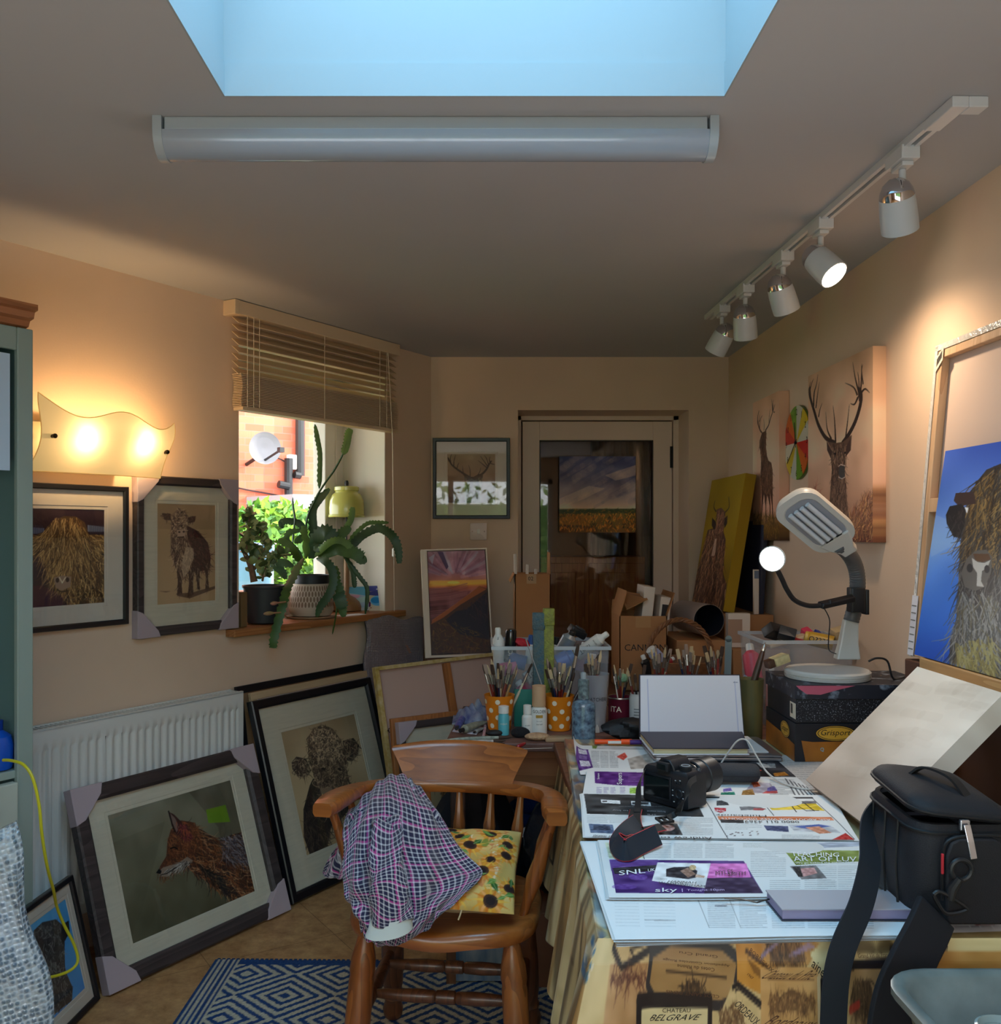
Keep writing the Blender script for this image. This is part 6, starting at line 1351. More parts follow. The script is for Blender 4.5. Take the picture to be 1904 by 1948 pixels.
o=thing('cardboard_box','large cardboard box under the mustard yellow canvas','box');MB().box(1.085,1.305,4.22,4.96,BZ,1.07).build('carton',m_card,o,smooth=0,bevel=.003);MB().box(1.17,1.22,4.218,4.962,1.0695,1.0712).build('packing_tape',MATS['tape_brown'],o,smooth=0)
o=thing('cardboard_box','small cardboard box under the white canvas block','box');MB().box(1.06,1.30,3.98,4.19,BZ,.945).build('carton',m_card,o,smooth=0,bevel=.003);MB().box(1.15,1.20,3.978,4.192,.9445,.9462).build('packing_tape',MATS['tape_brown'],o,smooth=0)
o=thing('white_canvas','small deep edged white canvas standing right of the paper roll','canvas',(1.055,4.04,.947));MB().rbox(0,.095,0,.05,0,.145,.003).build('canvas',m_bwht,o);MB().box(.0,.06,-.001,0,.02,.12).build('shaded_side',mat('canvas_shadow_side',(176,140,116),.7),o,smooth=0)  # thin darker panel paints the shaded side onto the white canvas
pm,pb=W(1349,1180,4.08),W(1300,1170,4.42);dd=pb-pm;ln=dd.length;Mr=axis_m(pm,dd)
ro=thing('paper_roll','grey paper roll with a dark open end on a cardboard box','paper roll',M=Mr)
MB().lathe([(.068,.0),(.0695,.002),(.0695,ln),(.067,ln),(.066,.004)],30,caps=False).build('tube',mat('roll_grey_pink',(176,158,150),.6),ro)
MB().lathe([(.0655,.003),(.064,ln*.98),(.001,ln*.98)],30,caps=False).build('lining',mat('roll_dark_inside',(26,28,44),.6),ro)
wkc=V((W(1293,0,3.93).x,3.93,BZ));wk=thing('wicker_basket','brown wicker basket with a twisted arched handle','basket',wkc);m_wick=mat('wicker',(130,84,50),.6,var=.3,scale=40)
prof=[(.10,0),(.13,.06),(.14,.15),(.142,.16)]
MB().lathe(prof+[(r-.006,z+.003) for r,z in prof[::-1]],30).build('bowl',m_wick,wk)
for ph in(0,2.1,4.2):
 pts=[]
 for i in range(61):
  t=PI*i/60;c_=V((-.138*math.cos(t),0,.15+.175*math.sin(t)));nrm=V((-math.cos(t),0,math.sin(t)));a_=ph+i*.75;pts.append(c_+nrm*.006*math.cos(a_)+V((0,1,0))*.006*math.sin(a_))
 MB().tube(pts,.0062,6).build('handle_strand',m_wick,wk)
tube_at('blue and white tube lying in the wicker basket',1262,1262,3.90,1236,1234,3.88,.026,mat('tube_bluewhite',(60,66,150),.4,col2=(220,220,230),scale=14),m_wcap,.95,None,cr=.8)
tube_at('red paint tube low in the wicker basket',1256,1268,3.92,1282,1252,3.94,.018,mat('tube_red',(170,40,44),.4),m_wcap,.7,None)
tube_at('pale blue sponge block standing in the wicker basket',1305,1296,3.86,1305,1262,3.86,.030,mat('sponge_blue',(130,176,206),.8),m_wcap,.6,None,capk=.02,name='sponge_block',cr=.98)
tube_at('orange tub with dots standing right in the wicker basket',1334,1296,3.88,1334,1262,3.88,.016,m_orange,m_orange,1,None,name='orange_tub',cr=.9)
tube_at('black bottle lying across the wicker basket',1240,1290,3.90,1222,1246,3.90,.02,m_bcap,m_wcap,.8,None)
o=thing('navy_canvas','slim navy canvas standing between the yellow canvas and the wall','canvas',M=rotm((1.262,4.26,1.0715),0,math.radians(3),0));MB().rbox(-.011,.011,0,.45,0,.42,.003).build('canvas',mat('navy_canvas_paint',(38,40,60),.6),o)
o=thing('white_canvas','slim white boxed canvas below the navy canvas by the wall','canvas',(1.222,4.235,1.0715));MB().rbox(0,.022,0,.022,0,.20,.002).build('canvas',m_bwht,o);MB().box(.001,.021,-.001,0,.16,.195).build('label',mat('label_blue_grey',(110,124,150),.5),o,smooth=0)
#  things on the work table
NZ_=TZ+.005
m_alu=mat('laptop_silver',(176,176,182),.3,.85)
f0,f1=G(1244,1449,NZ_),G(1490,1449,NZ_);lx0_,lx1_,ly=f0.x,f1.x,f0.y
lp=thing('laptop','closed silver laptop under the sketchbook','laptop',(lx0_,ly,NZ_));lw=lx1_-lx0_
MB().rbox(0,lw,0,.25,0,.011,.012).build('base',m_alu,lp);MB().rbox(0,lw,0,.25,.0118,.0175,.012).build('lid',m_alu,lp)
MB().box(lw*.45,lw*.57,-.0006,.001,.0085,.0112).build('lid_notch',mat('laptop_notch',(220,220,224),.4,.5),lp,smooth=0)
LZ=NZ_+.0178
pz=[G(1300,1432,LZ),G(1462,1432,LZ),G(1422,1402,LZ),G(1300,1402,LZ)]
tag(MB().slab([(p.x,p.y) for p in pz],LZ,LZ+.003).build('paper_pad',mat('paper_pale',(222,218,214),.7),smooth=0),'white paper pad between the laptop and the sketchbook','paper')
SZ=LZ+.0035
sk=thing('sketchbook','black sketchbook open with its white page standing upright','sketchbook',(0,0,0));m_skb=mat('sketch_cover',(52,48,62),.5);m_pg=mat('sketch_page',(236,232,236),.7);m_pge=mat('page_edges',(206,192,150),.8,var=.15,scale=90,stretch=(.1,.1,8))
a0,a1=G(1242,1423,SZ+.02),G(1452,1423,SZ+.02);yb_=2.91
c0,c1=W(1216,1390,yb_),W(1400,1384,yb_)
q0=[(a0.x,a0.y),(W(1452-20,0,a0.y).x-.01,a0.y),(W(1412,0,yb_).x,yb_),(c0.x,yb_)]
MB().slab(q0,SZ,SZ+.003).build('back_cover',m_pg,sk,smooth=0);e_=.004
q1=[(q0[0][0]+e_,q0[0][1]+e_),(q0[1][0]-e_,q0[1][1]+e_),(q0[2][0]-e_,q0[2][1]),(q0[3][0]+e_,q0[3][1])]
MB().slab(q1,SZ+.0031,SZ+.017).build('page_block',m_pge,sk,smooth=0)
MB().slab(q0,SZ+.0172,SZ+.0200).build('cover',m_skb,sk,smooth=0,bevel=.0005)
b0_,b1_=V((W(1219,0,yb_).x,yb_+.006,SZ+.0)),V((W(1416,0,yb_).x,yb_+.006,SZ+.0));t0_=W(1218,1285,yb_+.03);t1_=W(1406,1285,yb_+.03)
a=Art(190,120,[(1218,1285),(1406,1285),(1416,1395),(1219,1395)],(232,228,234));a.line([(1232,1292),(1236,1395)],1,(120,130,190),.7).line([(1397,1295),(1405,1385)],1,(120,130,190),.6).line([(1395,1297),(1398,1297)],1.5,(140,140,160)).line([(1400,1297),(1402,1297)],1.5,(140,140,160))
painted('page',a,[t0_,t1_,b1_,b0_],paintmat('sketch_paper',.7,.2),1.0,sk)
MB().add([t0_+V((-.003,.003,.002)),t1_+V((.003,.003,.002)),b1_+V((.003,.003,0)),b0_+V((-.003,.003,0)),t0_+V((-.003,.009,.002)),t1_+V((.003,.009,.002)),b1_+V((.003,.009,0)),b0_+V((-.003,.009,0))],[(0,1,2,3),(7,6,5,4),(0,4,5,1),(1,5,6,2),(2,6,7,3),(3,7,4,0)]).build('front_cover',m_skb,sk,smooth=0)
for x0,x1,y_,c_,lab in((1131,1202,1411,(240,84,24),'orange marker pen lying in front of the sketchbook'),(1198,1232,1412,(70,30,110),'purple marker pen lying in front of the sketchbook')):
 pa,pb=G(x0,y_,TZ+.012),G(x1,y_,TZ+.012);o=thing('marker_pen',lab,'pen',M=axis_m(pa,pb-pa));ln=(pb-pa).length
 MB().cyl((0,0,.0),(0,0,ln*.68),.0075).build('barrel',mat('marker_%d'%x0,c_,.35),o);MB().cyl((0,0,ln*.7),(0,0,ln),.0082).build('cap',MATS['marker_%d'%x0],o)
 if x0==1131:MB().box(-.009,-.0065,-.004,.004,ln*.35,ln*.7).build('clip',m_wcap,o)
cp=[(1368,1458,.79),(1385,1432,.83),(1400,1412,.862),(1412,1406,.868),(1424,1412,.858),(1440,1440,.83),(1460,1470,.80),(1490,1490,.79),(1525,1500,.788),(1560,1503,.788)]
tag(MB().tube(spline([W(x,y,2.60-.012*i) if i<6 else G(x,y,z) for i,(x,y,z) in enumerate(cp)],5),.0024,7).build('charging_cable',mat('cable_white',(206,202,196),.4)),'white cable arching in front of the laptop','cable')
gc=thing('spectacle_case','dark grey felt spectacle case behind the camera lens','case',G(1390,1487,TZ+.0065));gc.rotation_euler=(0,0,math.radians(-4))
rings=[]
for x,k in((-.085,.6),(-.08,.9),(-.06,1),(.05,1),(.066,.92),(.072,.6)):rings.append([(x,.034*k*math.cos(t),.024+.024*k*math.sin(t)*(1 if math.sin(t)>0 else .99)) for t in np.linspace(0,2*PI,18,endpoint=False)])
MB().loft(rings).build('case',mat('felt_grey',(58,58,62),.95,bump=.3,bscale=300),gc,smooth=60);MB().box(-.082,.068,-.0348,-.0335,.022,.0235).build('seam',mat('felt_seam',(40,40,44),.9),gc,smooth=0)
# ---- digital camera
m_cam=mat('camera_black',(20,22,28),.42);m_camr=mat('camera_rubber',(16,17,21),.75,bump=.3,bscale=400);m_camg=mat('lcd_glass',(10,14,16),.08);m_camw=mat('camera_mark',(190,192,196),.5);m_red=mat('strap_red',(196,36,50),.6);m_strap=mat('strap_navy',(24,34,46),.75);m_strapd=mat('strap_black',(18,19,22),.7)
CM=Matrix.Translation(G(1277,1527,TZ+.023))@Matrix.Rotation(math.radians(-50),4,'Z')
cm=thing('digital_camera','black digital camera with a long zoom lens lying on the newspapers','camera',M=CM)
MB().loft([[(x*k,y*k2,z) for x,y in((-.066,-.022),(-.062,-.027),(.05,-.027),(.066,-.022),(.068,.02),(.066,.045),(.048,.05),(.036,.028),(-.05,.024),(-.064,.018))] for z,k,k2 in((0,.96,.95),(.004,1,1),(.070,1,1),(.080,.93,.9),(.084,.86,.8))]).build('body',m_cam,cm,smooth=30)
MB().loft([[(x*k,y,z) for x,y in((-.026,-.024),(.026,-.024),(.022,.044),(-.022,.044))] for z,k in((.080,1.15),(.094,.95),(.103,.62),(.106,.5))]).build('viewfinder_hump',m_cam,cm,smooth=30,bevel=.003)
MB().rbox(-.017,.017,-.036,-.022,.080,.100,.004).build('eyepiece',m_camr,cm);MB().box(-.011,.011,-.0368,-.0355,.084,.096).build('eyepiece_glass',m_camg,cm,smooth=0)
MB().rbox(-.058,.022,-.0305,-.0265,.012,.068,.002).build('screen_bezel',m_cam,cm);MB().box(-.053,.017,-.0312,-.0304,.017,.063).build('screen',m_camg,cm,smooth=0)
for x,z in((.034,.058),(.046,.060),(.032,.046),(.034,.020),(.050,.018),(.044,.012)):MB().cyl((x,-.026,z),(x,-.0295,z),.0034,n=10).build('button',m_camr,cm)
o=MB();o.tube([(.044+.009*math.cos(t),-.0285,.034+.009*math.sin(t)) for t in np.linspace(0,2*PI,18)],.0022,6);o.build('control_pad',m_cam,cm)
mk=MB()
for x,z in((.034,.0635),(.047,.0655),(.026,.040),(.026,.028),(.056,.026),(.056,.042),(.030,.014)):mk.box(x-.0018,x+.0018,-.0281,-.0272,z-.0009,z+.0009)
mk.build('markings',m_camw,cm,smooth=0)
MB().lathe([(.014,.083),(.0145,.085),(.0145,.093),(.0125,.0945),(.001,.0945)],24,c=(.040,.002,0)).build('mode_dial',m_camr,cm)
o=MB();o.tube([(.040+.010*math.cos(t),.002+.010*math.sin(t),.0948) for t in np.linspace(0,2*PI,20)],.0007,4);o.build('dial_marks',m_camw,cm)
MB().cyl((.056,.028,.080),(.056,.031,.087),.006).build('shutter_button',mat('button_grey',(80,82,86),.3,.5),cm)
LM=Matrix.Translation((-.006,.024,.043))@Matrix.Rotation(-PI/2,4,'X')
MB().lathe([(.034,0),(.034,.012),(.036,.014),(.036,.05),(.0345,.052),(.0345,.06)],36,M=LM,caps=False).build('lens_barrel',m_cam,cm)
rb=[]
for i in range(40):rb+=[(.0375 if i%2 else .0366,.016+i*.0008)]
MB().lathe(rb,36,M=LM,caps=False).build('zoom_ring',m_camr,cm)
MB().lathe([(.0362,.0515),(.0368,.0518),(.0368,.0530),(.0362,.0533)],36,M=LM,caps=False).build('silver_ring',m_ferr,cm)
MB().lathe([(.0375,.058),(.0405,.060),(.0405,.082),(.039,.084),(.039,.086),(.0415,.088),(.0425,.128),(.0395,.128),(.037,.10),(.001,.098)],36,M=LM,caps=False).build('lens_hood',m_cam,cm)
MB().lathe([(.034,.0985),(.02,.102),(.001,.103)],24,M=LM,caps=False).build('front_element',m_camg,cm)
CI=CM.inverted()
def strap(pts,w,m_,ups,name,edge=True,th=.0022):
 P=spline(pts,6);U_=spline(ups,6);o=MB().tube([CI@p for p in P],1,flat=(w,th),up=[tuple(CI.to_3x3()@u) for u in U_]);ob=o.build(name,m_,cm,smooth=40)
 if edge:
  for s_ in(-1,1):
   ed=[]
   for i,p in enumerate(P):
    t=(P[min(i+1,len(P)-1)]-P[max(i-1,0)]).normalized();n_=(U_[i]-t*U_[i].dot(t)).normalized();ed.append(CI@(p+t.cross(n_)*s_*w/2))
   MB().tube(ed,.0011,5).build('strap_piping',m_red,cm)
up_=V((0,0,1));sd=V((-.5,-.8,.25));zz=TZ+.026
lug=CM@V((-.069,-.008,.072));lug2=CM@V((.068,.004,.07))
strap([lug,W(1216,1490,2.20),W(1214,1520,2.16),G(1212,1545,zz+.012)],.014,m_strapd,[V((-.8,-.6,.1))]*2+[V((-.5,-.7,.5)),V((-.2,-.7,.7))],'strap_end',False)
strap([G(1210,1540,zz+.012),G(1207,1560,zz+.006),G(1218,1580,zz+.004),G(1260,1573,zz+.004)],.026,m_strapd,[V((-.2,-.5,.8)),V((-.2,-.5,.8)),V((0,-.3,1)),V((0,-.3,1))],'strap_tab')
strap([G(1215,1566,zz+.012),G(1196,1578,zz+.016),G(1180,1590,zz+.018),G(1170,1602,zz+.014),G(1188,1618,zz+.012),G(1215,1606,zz+.013),G(1252,1588,zz+.016)],.040,m_strap,[V((.3,-.8,.6)),V((-.1,-.7,.7)),V((-.5,-.6,.6)),V((-.9,-.3,.35)),V((-.2,-.9,.35)),V((.25,-.9,.35)),V((.35,-.85,.4))],'neck_strap')
strap([lug2,W(1312,1490,2.02),W(1306,1515,2.00),G(1288,1545,zz+.018),G(1270,1556,zz+.008)],.013,m_strapd,[V((.5,-.8,.2))]*3+[V((.2,-.6,.7))]*2,'strap_end',False)
bkp=G(1264,1560,zz+.006);o=MB();Mb=CI@rotm(bkp,.1,0,.35)
for bx_ in((-.016,.016,-.014,-.010),(-.016,.016,.010,.014),(-.016,-.012,-.014,.014),(.012,.016,-.014,.014),(-.002,.002,-.012,.012)):o.box(bx_[0],bx_[1],bx_[2],bx_[3],-.002,.003,0,Mb)
o.build('strap_buckle',m_blackpl,cm,smooth=0)
n0,n1=G(1487,1752,TZ+.0125),G(1745,1752,TZ+.0125);nb=thing('notebook','grey hardback notebook with a ribbon marker at the front of the table','notebook',(n0.x,n0.y,TZ+.0125));nw=n1.x-n0.x
sl_=W(1456,0,n0.y+.085).x-n0.x
def nq(e):return[(0+e,0+e),(nw-e,0+e),(nw+sl_-e,.085-e),(sl_+e,.085-e)]
m_nb=mat('notebook_grey',(166,164,172),.6);MB().slab(nq(0),0,.0025).build('back_cover',mat('notebook_back',(40,44,62),.5),nb,smooth=0);MB().slab(nq(.002),.0026,.0175).build('pages',mat('notebook_lilac_edge',(140,134,166),.7),nb,smooth=0);MB().slab(nq(0),.0176,.020).build('cover',m_nb,nb,smooth=0,bevel=.0006)
MB().tube([(sl_+.004,.07,.010),(sl_-.02,.068,.004),(sl_-.05,.072,.009),(sl_-.075,.074,.009)],1,flat=(.004,.001),up=(0,0,1)).build('ribbon_marker',m_bcap,nb,smooth=0)
# ---- boot boxes
def facepts(x0,x1,z0,z1,y):return[(x0,y,z1),(x1,y,z1),(x1,y,z0),(x0,y,z0)]
bX0,bX1,bY0,bY1=.899,1.302,2.71,2.985;zA,zB,zC=TZ+.0005,TZ+.112,TZ+.222
m_boxb=mat('boot_box_black',(26,27,34),.45,var=.2,scale=30);m_boxo=mat('boot_box_orange',(190,116,34),.5,col2=(140,80,24),scale=9);m_speck,nt,b=newmat('boot_box_speckle');n=nt.nodes;l=nt.links
tc=n.new('ShaderNodeTexCoord');vz=n.new('ShaderNodeTexNoise');vz.inputs['Scale'].default_value=260;vz.inputs['Detail'].default_value=3;l.new(tc.outputs['Object'],vz.inputs['Vector']);rr_=n.new('ShaderNodeValToRGB');rr_.color_ramp.elements[0].position=.58;rr_.color_ramp.elements[1].position=.74
rr_.color_ramp.elements[0].color=[*lin((22,23,30)),1];rr_.color_ramp.elements[1].color=[*lin((190,194,206)),1];l.new(vz.outputs['Fac'],rr_.inputs[0]);l.new(rr_.outputs[0],b.inputs['Base Color']);b.inputs['Roughness'].default_value=.5
m_logo=mat('logo_gold',(214,160,50),.5);m_lgk=mat('logo_black',(26,22,20),.5)
def oval_logo(mb,c,w,h,tx,ax,nrm,mi_o,mi_i,mi_t):
 """ringed oval with lettering: c centre, ax along, nrm outwards"""
 c,ax,nrm=V(c),V(ax),V(nrm);up=V((0,0,1))
 for k,(s_,mi) in enumerate(((1,mi_i),(.94,mi_o),(.88,mi_i),(.84,mi_o))):mb.add([c+nrm*(.0004+.0002*k)+ax*(w/2*s_*math.cos(t))+up*(h/2*(s_ if k<1 else s_-.03*k)*math.sin(t)) for t in np.linspace(0,2*PI,32,endpoint=False)],[tuple(range(32))],mi)
 q=c+nrm*.0014;hw,hh=w*.36,h*.23;mb.text(tx,q-ax*hw+up*hh,q+ax*hw+up*hh,q+ax*hw-up*hh,q-ax*hw-up*hh,mi_t,slant=.06)
lo=thing('boot_box','lower boot box with an orange band and oval gold logos','box')
MB().box(bX0,bX1,bY0,bY1,zA,zB-.001).build('carton',m_boxb,lo,smooth=0,bevel=.001)
o=MB();e_=.0008
o.add([(bX0+.03,bY0-e_,zA+.002),(bX1-.002,bY0-e_,zA+.002),(bX1-.002,bY0-e_,zA+.064),(bX0+.15,bY0-e_,zA+.06),(bX0+.05,bY0-e_,zA+.058),(bX0+.018,bY0-e_,zA+.062)],[tuple(range(6))])
o.add([(bX0-e_,bY0+.002,zA+.002),(bX0-e_,bY1-.002,zA+.002),(bX0-e_,bY1-.002,zA+.070),(bX0-e_,bY0+.12,zA+.062),(bX0-e_,bY0+.002,zA+.05)],[tuple(range(5))])
o.build('orange_band',m_boxo,lo,smooth=0)
o=MB();oval_logo(o,(W(1589,0,bY0).x,bY0-e_,W(0,1395,bY0).z),.118,.046,'Grisport',(1,0,0),(0,-1,0),0,1,1);o.build('logo',[m_logo,m_lgk],lo,smooth=0);o=MB();oval_logo(o,(bX0-e_,bY0+.085,zA+.078),.085,.050,'Grisport',(0,-1,0),(-1,0,0),0,1,1);o.build('logo',[m_logo,m_lgk],lo,smooth=0)
MB().line('Q',(W(1560,0,bY0).x,bY0-.0014,W(0,1430,bY0).z),(1,0,0),.012).build('lettering',mat('logo_blue',(120,190,210),.5),lo,smooth=0)
up=thing('boot_box','upper black boot box with white specks and a barcode label under the desk lamp','box')
MB().box(bX0+.004,bX1,bY0+.003,bY1-.003,zB,zC-.003).build('carton',m_boxb,up,smooth=0,bevel=.001)
MB().box(bX0+.006,bX1-.002,bY0+.0018,bY0+.003,zB+.004,zC-.042).build('speckled_panel',m_speck,up,smooth=0)
m_lid=mat('boot_lid',(36,38,48),.5,col2=(150,158,172),scale=26,detail=9);MATS['boot_lid'].node_tree.nodes['Color Ramp'].color_ramp.elements[0].position=.56
o=MB();o.box(bX0-.001,bX1+.002,bY0-.002,bY1+.002,zC-.002,zC).box(bX0-.001,bX0+.002,bY0-.002,bY1+.002,zC-.040,zC-.002).box(bX0+.002,bX1,bY0-.002,bY0+.001,zC-.040,zC-.002);o.build('lid',m_lid,up,smooth=0)
o=MB();y=bY0-.0028;xa=bX0+.002;z=zC-.002;o.add([(xa,y,z),(xa+.17,y,z),(xa+.12,y,z-.012),(xa+.07,y,z-.026),(xa+.03,y,z-.024),(xa+.008,y,z-.008)],[tuple(range(6))]);o.build('pink_paint_stain',mat('stain_pink',(196,92,112),.5),up,smooth=0)
o=MB();o.add([(bX0+.0035,bY0+.004,zB+.01),(bX0+.0035,bY0+.055,zB+.01),(bX0+.0035,bY0+.055,zB+.055),(bX0+.0035,bY0+.004,zB+.055)],[(0,1,2,3)],0)
for k_ in range(9):o.add([(bX0+.003,bY0+.03+.002*k_,zB+z_) for z_ in(.022,.050)]+[(bX0+.003,bY0+.031+.002*k_+.0003*(k_%3),zB+z_) for z_ in(.050,.022)],[(0,1,2,3)],1)
o.build('barcode_label',[m_dot,m_ink],up,smooth=0)
wb_=thing('wide_paintbrush','wide paintbrush with cream bristles lying on the left end of the boot box lid','paintbrush',M=rotm(W(1480,1256,2.86),0,math.radians(-18),math.radians(14)))
MB().rbox(-.042,-.018,-.016,.016,-.012,.012,.005).build('handle',mat('brush_brown',(84,52,34),.5),wb_);MB().rbox(-.02,.03,-.021,.021,-.012,.012,.004).build('bristles',mat('bristle_cream',(206,182,130),.8,var=.15,scale=80),wb_)
# ---- desk lamp on the boot boxes
m_lampw=mat('lamp_white',(206,202,194),.35);m_lampg=mat('lamp_gooseneck',(92,92,94),.5);LB=V((W(1571,0,2.855).x,2.845,zC))
dlm=thing('desk_lamp','white daylight desk lamp with a grey flexible neck on the boot boxes','desk lamp',LB);IM=Matrix.Translation(-LB)
MB().lathe([(.118,0),(.122,.002),(.124,.010),(.121,.011),(.121,.013),(.124,.014),(.124,.022),(.118,.027),(.06,.031),(.001,.033)],48).build('base',m_lampw,dlm)
cA_,cB_=W(1618,1246,2.90)-LB,W(1619,1178,2.90)-LB
MB().loft([[(cA_.x+x*k-.012*(1-f),cA_.y+y*k,cA_.z*(1-f)+cB_.z*f-(.012 if f==0 else 0)) for x,y in((-.036,-.02),(.036,-.02),(.036,.02),(-.036,.02))] for f,k in((0,1),(.3,.78),(1,.60))]).build('column',m_lampw,dlm,smooth=0,bevel=.004)
nk=spline([W(x,y,Y)-LB for x,y,Y in((1619,1182,2.90),(1629,1140,2.90),(1631,1100,2.89),(1624,1070,2.87),(1609,1048,2.84),(1592,1036,2.81))],12)
rad=[.0225+.0012*(i%2) for i in range(len(nk))]
MB().tube(nk,rad,16).build('flexible_neck',m_lampg,dlm,smooth=30)
n_=V((-.15,-.75,-.65)).normalized();ah=V((-.771,-.322,.551));ah=(ah-n_*ah.dot(n_)).normalized();bh=n_.cross(ah).normalized()
hc=W(1551,994,2.76)-LB;MH=Matrix((bh,ah,-n_)).transposed().to_4x4();MH.translation=hc
if MH.to_3x3().determinant()<0:MH=Matrix((-bh,ah,-n_)).transposed().to_4x4();MH.translation=hc
def rr2(w,h,r,z,n=6):
 o_=[]
 for cx_,cy_,a0_ in((w-r,h-r,0),(-w+r,h-r,90),(-w+r,-h+r,180),(w-r,-h+r,270)):
  for k in range(n+1):t=math.radians(a0_+90*k/n);o_.append((cx_+r*math.cos(t),cy_+r*math.sin(t),z))
 return o_
MB().loft([rr2(.060,.110,.045,.0),rr2(.067,.118,.05,.002),rr2(.069,.120,.05,.012),rr2(.066,.117,.05,.026),rr2(.05,.10,.045,.036),rr2(.02,.06,.02,.040)],M=MH,caps=True).build('lamp_head',m_lampw,dlm,smooth=50)
MB().loft([rr2(.0695,.1205,.05,-.001),rr2(.0695,.1205,.05,-.004),rr2(.055,.098,.04,-.004),rr2(.050,.090,.036,.0015),rr2(.05,.09,.036,.0018)],M=MH,caps=False).build('head_rim',m_lampw,dlm,smooth=30)
MB().loft([rr2(.054,.096,.04,-.0012),rr2(.054,.096,.04,-.0008)],M=MH).build('reflector',mat('lamp_reflector',(150,152,160),.3),dlm,smooth=0)
for k_ in range(4):
 x=-.030+.020*k_;MB().tube(spline([(x,-.070,-.009),(x,.0,-.009),(x,.075,-.009)],4),.0075,12,M=MH).build('lamp_tube',mat('tube_glass_white',(214,214,216),.2),dlm)
for x,w in((-.022,.012),(.010,.016)):MB().box(x-w/2,x+w,-.088,-.080,-.0055,-.002,M=MH).build('vent_slot',m_bcap,dlm,smooth=0)
nb_=hc-ah*.112
MB().loft([[(nb_+bh*x*w+n_*(-.006+y*.014)-ah*d) for x,y in((-1,-1),(1,-1),(1,1),(-1,1))] for d,w in((-.03,.05),(.0,.040),(.03,.024),(.05,.022))]).build('head_neck',m_lampw,dlm,smooth=30,bevel=.004)
# ---- clip-on ring light
cl_=thing('clip_light','black clip light with a glowing round head clamped to the desk lamp','lamp',W(1626,1140,2.86));CL0=V(cl_.location)
MB().rbox(-.022,.022,-.030,.012,-.038,.036,.006).rbox(.024,.036,-.022,.014,-.045,.03,.004).build('clamp',m_blackpl,cl_)
pa,pb=W(1612,1140,2.82)-CL0,W(1560,1152,2.78)-CL0
MB().tube([pa+V((.02,0,.004)),pa,pb],1,flat=(.026,.018),up=(0,-.3,1)).build('clamp_arm',m_blackpl,cl_,bevel=.004)
MB().cyl(pb+V((.03,-.0,.016)),pb+V((.03,-.0,.006)),.004).build('switch',m_blackpl,cl_)
gn=spline([pb+V((.004,0,0))]+[W(x,y,Y)-CL0 for x,y,Y in((1537,1152,2.77),(1512,1142,2.75),(1497,1122,2.73),(1488,1103,2.715),(1480,1087,2.70))],8)
MB().tube(gn,.0072,10).build('gooseneck',m_blackpl,cl_)
rc=W(1469,1063,2.69)-CL0;rdv=V((-.50,-.85,-.10)).normalized();MR=axis_m(rc,rdv)
MB().lathe([(.001,-.014),(.030,-.013),(.0365,-.006),(.0370,.003),(.034,.004)],32,M=MR,caps=False).build('light_head',mat('ring_light_shell',(206,204,200),.4),cl_)
MB().lathe([(.0345,.0035),(.02,.0045),(.001,.005)],32,M=MR,caps=False).build('light_disc',mat('ring_light_glow',(255,252,246),.5,emit=14,ecol=(255,250,240)),cl_)
light('ring_light','SPOT',CL0+rc+rdv*.02,5,(1,.95,.86),.03,rdv,spot=150,blend=.6)
wr=spline([pb+V((.012,.004,-.006)),W(1578,1180,2.80)-CL0,W(1576,1215,2.82)-CL0,W(1578,1238,2.86)-CL0,W(1600,1246,2.93)-CL0],6);MB().tube(wr,.0016,6).build('power_lead',m_blackpl,cl_)
tag(MB().tube(spline([W(1652,1258,2.80),W(1668,1252,2.80),W(1688,1258,2.80),V((W(1700,1268,2.80).x,2.80,zC+.003)),V((1.29,2.86,zC+.003))],6),.0032,7).build('lamp_lead',m_blackpl),'black lead looping on the boot box lid right of the lamp base','cable')
# ---- pictures stacked against the right wall
pb_=thing('portfolio_box','large dark brown board box behind the beige canvas','box');MB().box(1.190,1.300,1.80,2.66,TZ+.0005,1.085).build('carton',mat('board_brown',(92,58,42),.7,var=.1,scale=6),pb_,smooth=0,bevel=.004)
q=[(1745,1268),(1890,1313),(1640,1580),(1533,1485)]
a=Art(200,200,q,(206,192,176),(1400,1240,2.752));a.grad([(0,(226,216,200)),(.5,(204,190,174)),(1,(186,164,146))]).noise(34,2.5,5,41).noise(18,4,12,42)
for i in range(60):x=rng.uniform(0,1);y=rng.uniform(0,1);xx=400+900*x;yy=100+750*y;a.line([(xx,yy),(xx+80,yy+rng.uniform(-14,30)),(xx+160,yy+rng.uniform(0,50))],rng.uniform(6,18),[(230,222,208),(170,150,132),(196,178,160),(150,128,108)][rng.integers(4)],.07)
M_,w_,h_=frame_m(V((.82,2.39,.814)),V((.82,1.995,.814)),V((1.102,2.39,1.10)));M_=M_@Matrix.Translation((0,.0,0))
o=painted('canvas_painting',a,((0,0,h_),(w_,0,h_),(w_,0,0),(0,0,0)),m_oil,1.05,M=M_,depth=.042);tag(o,'blank beige washed canvas tilted back on the table behind the camera bag','painting')
M_,w_,h_=frame_m(V((1.215,2.645,1.092)),V((1.215,1.75,1.092)),V((1.291,2.645,1.955)))
bf=thing('stretched_canvas','large canvas turned back to front showing its pale wooden stretcher','canvas',M=M_);m_strw=wood('stretcher_wood',(196,152,112),(220,182,142),2,.6);m_cvb=mat('canvas_back',(222,196,178),.85);m_plas=mat('shrink_plastic',(226,220,212),.25,spec=.8,bump=.6,bscale=60)
b_=.040
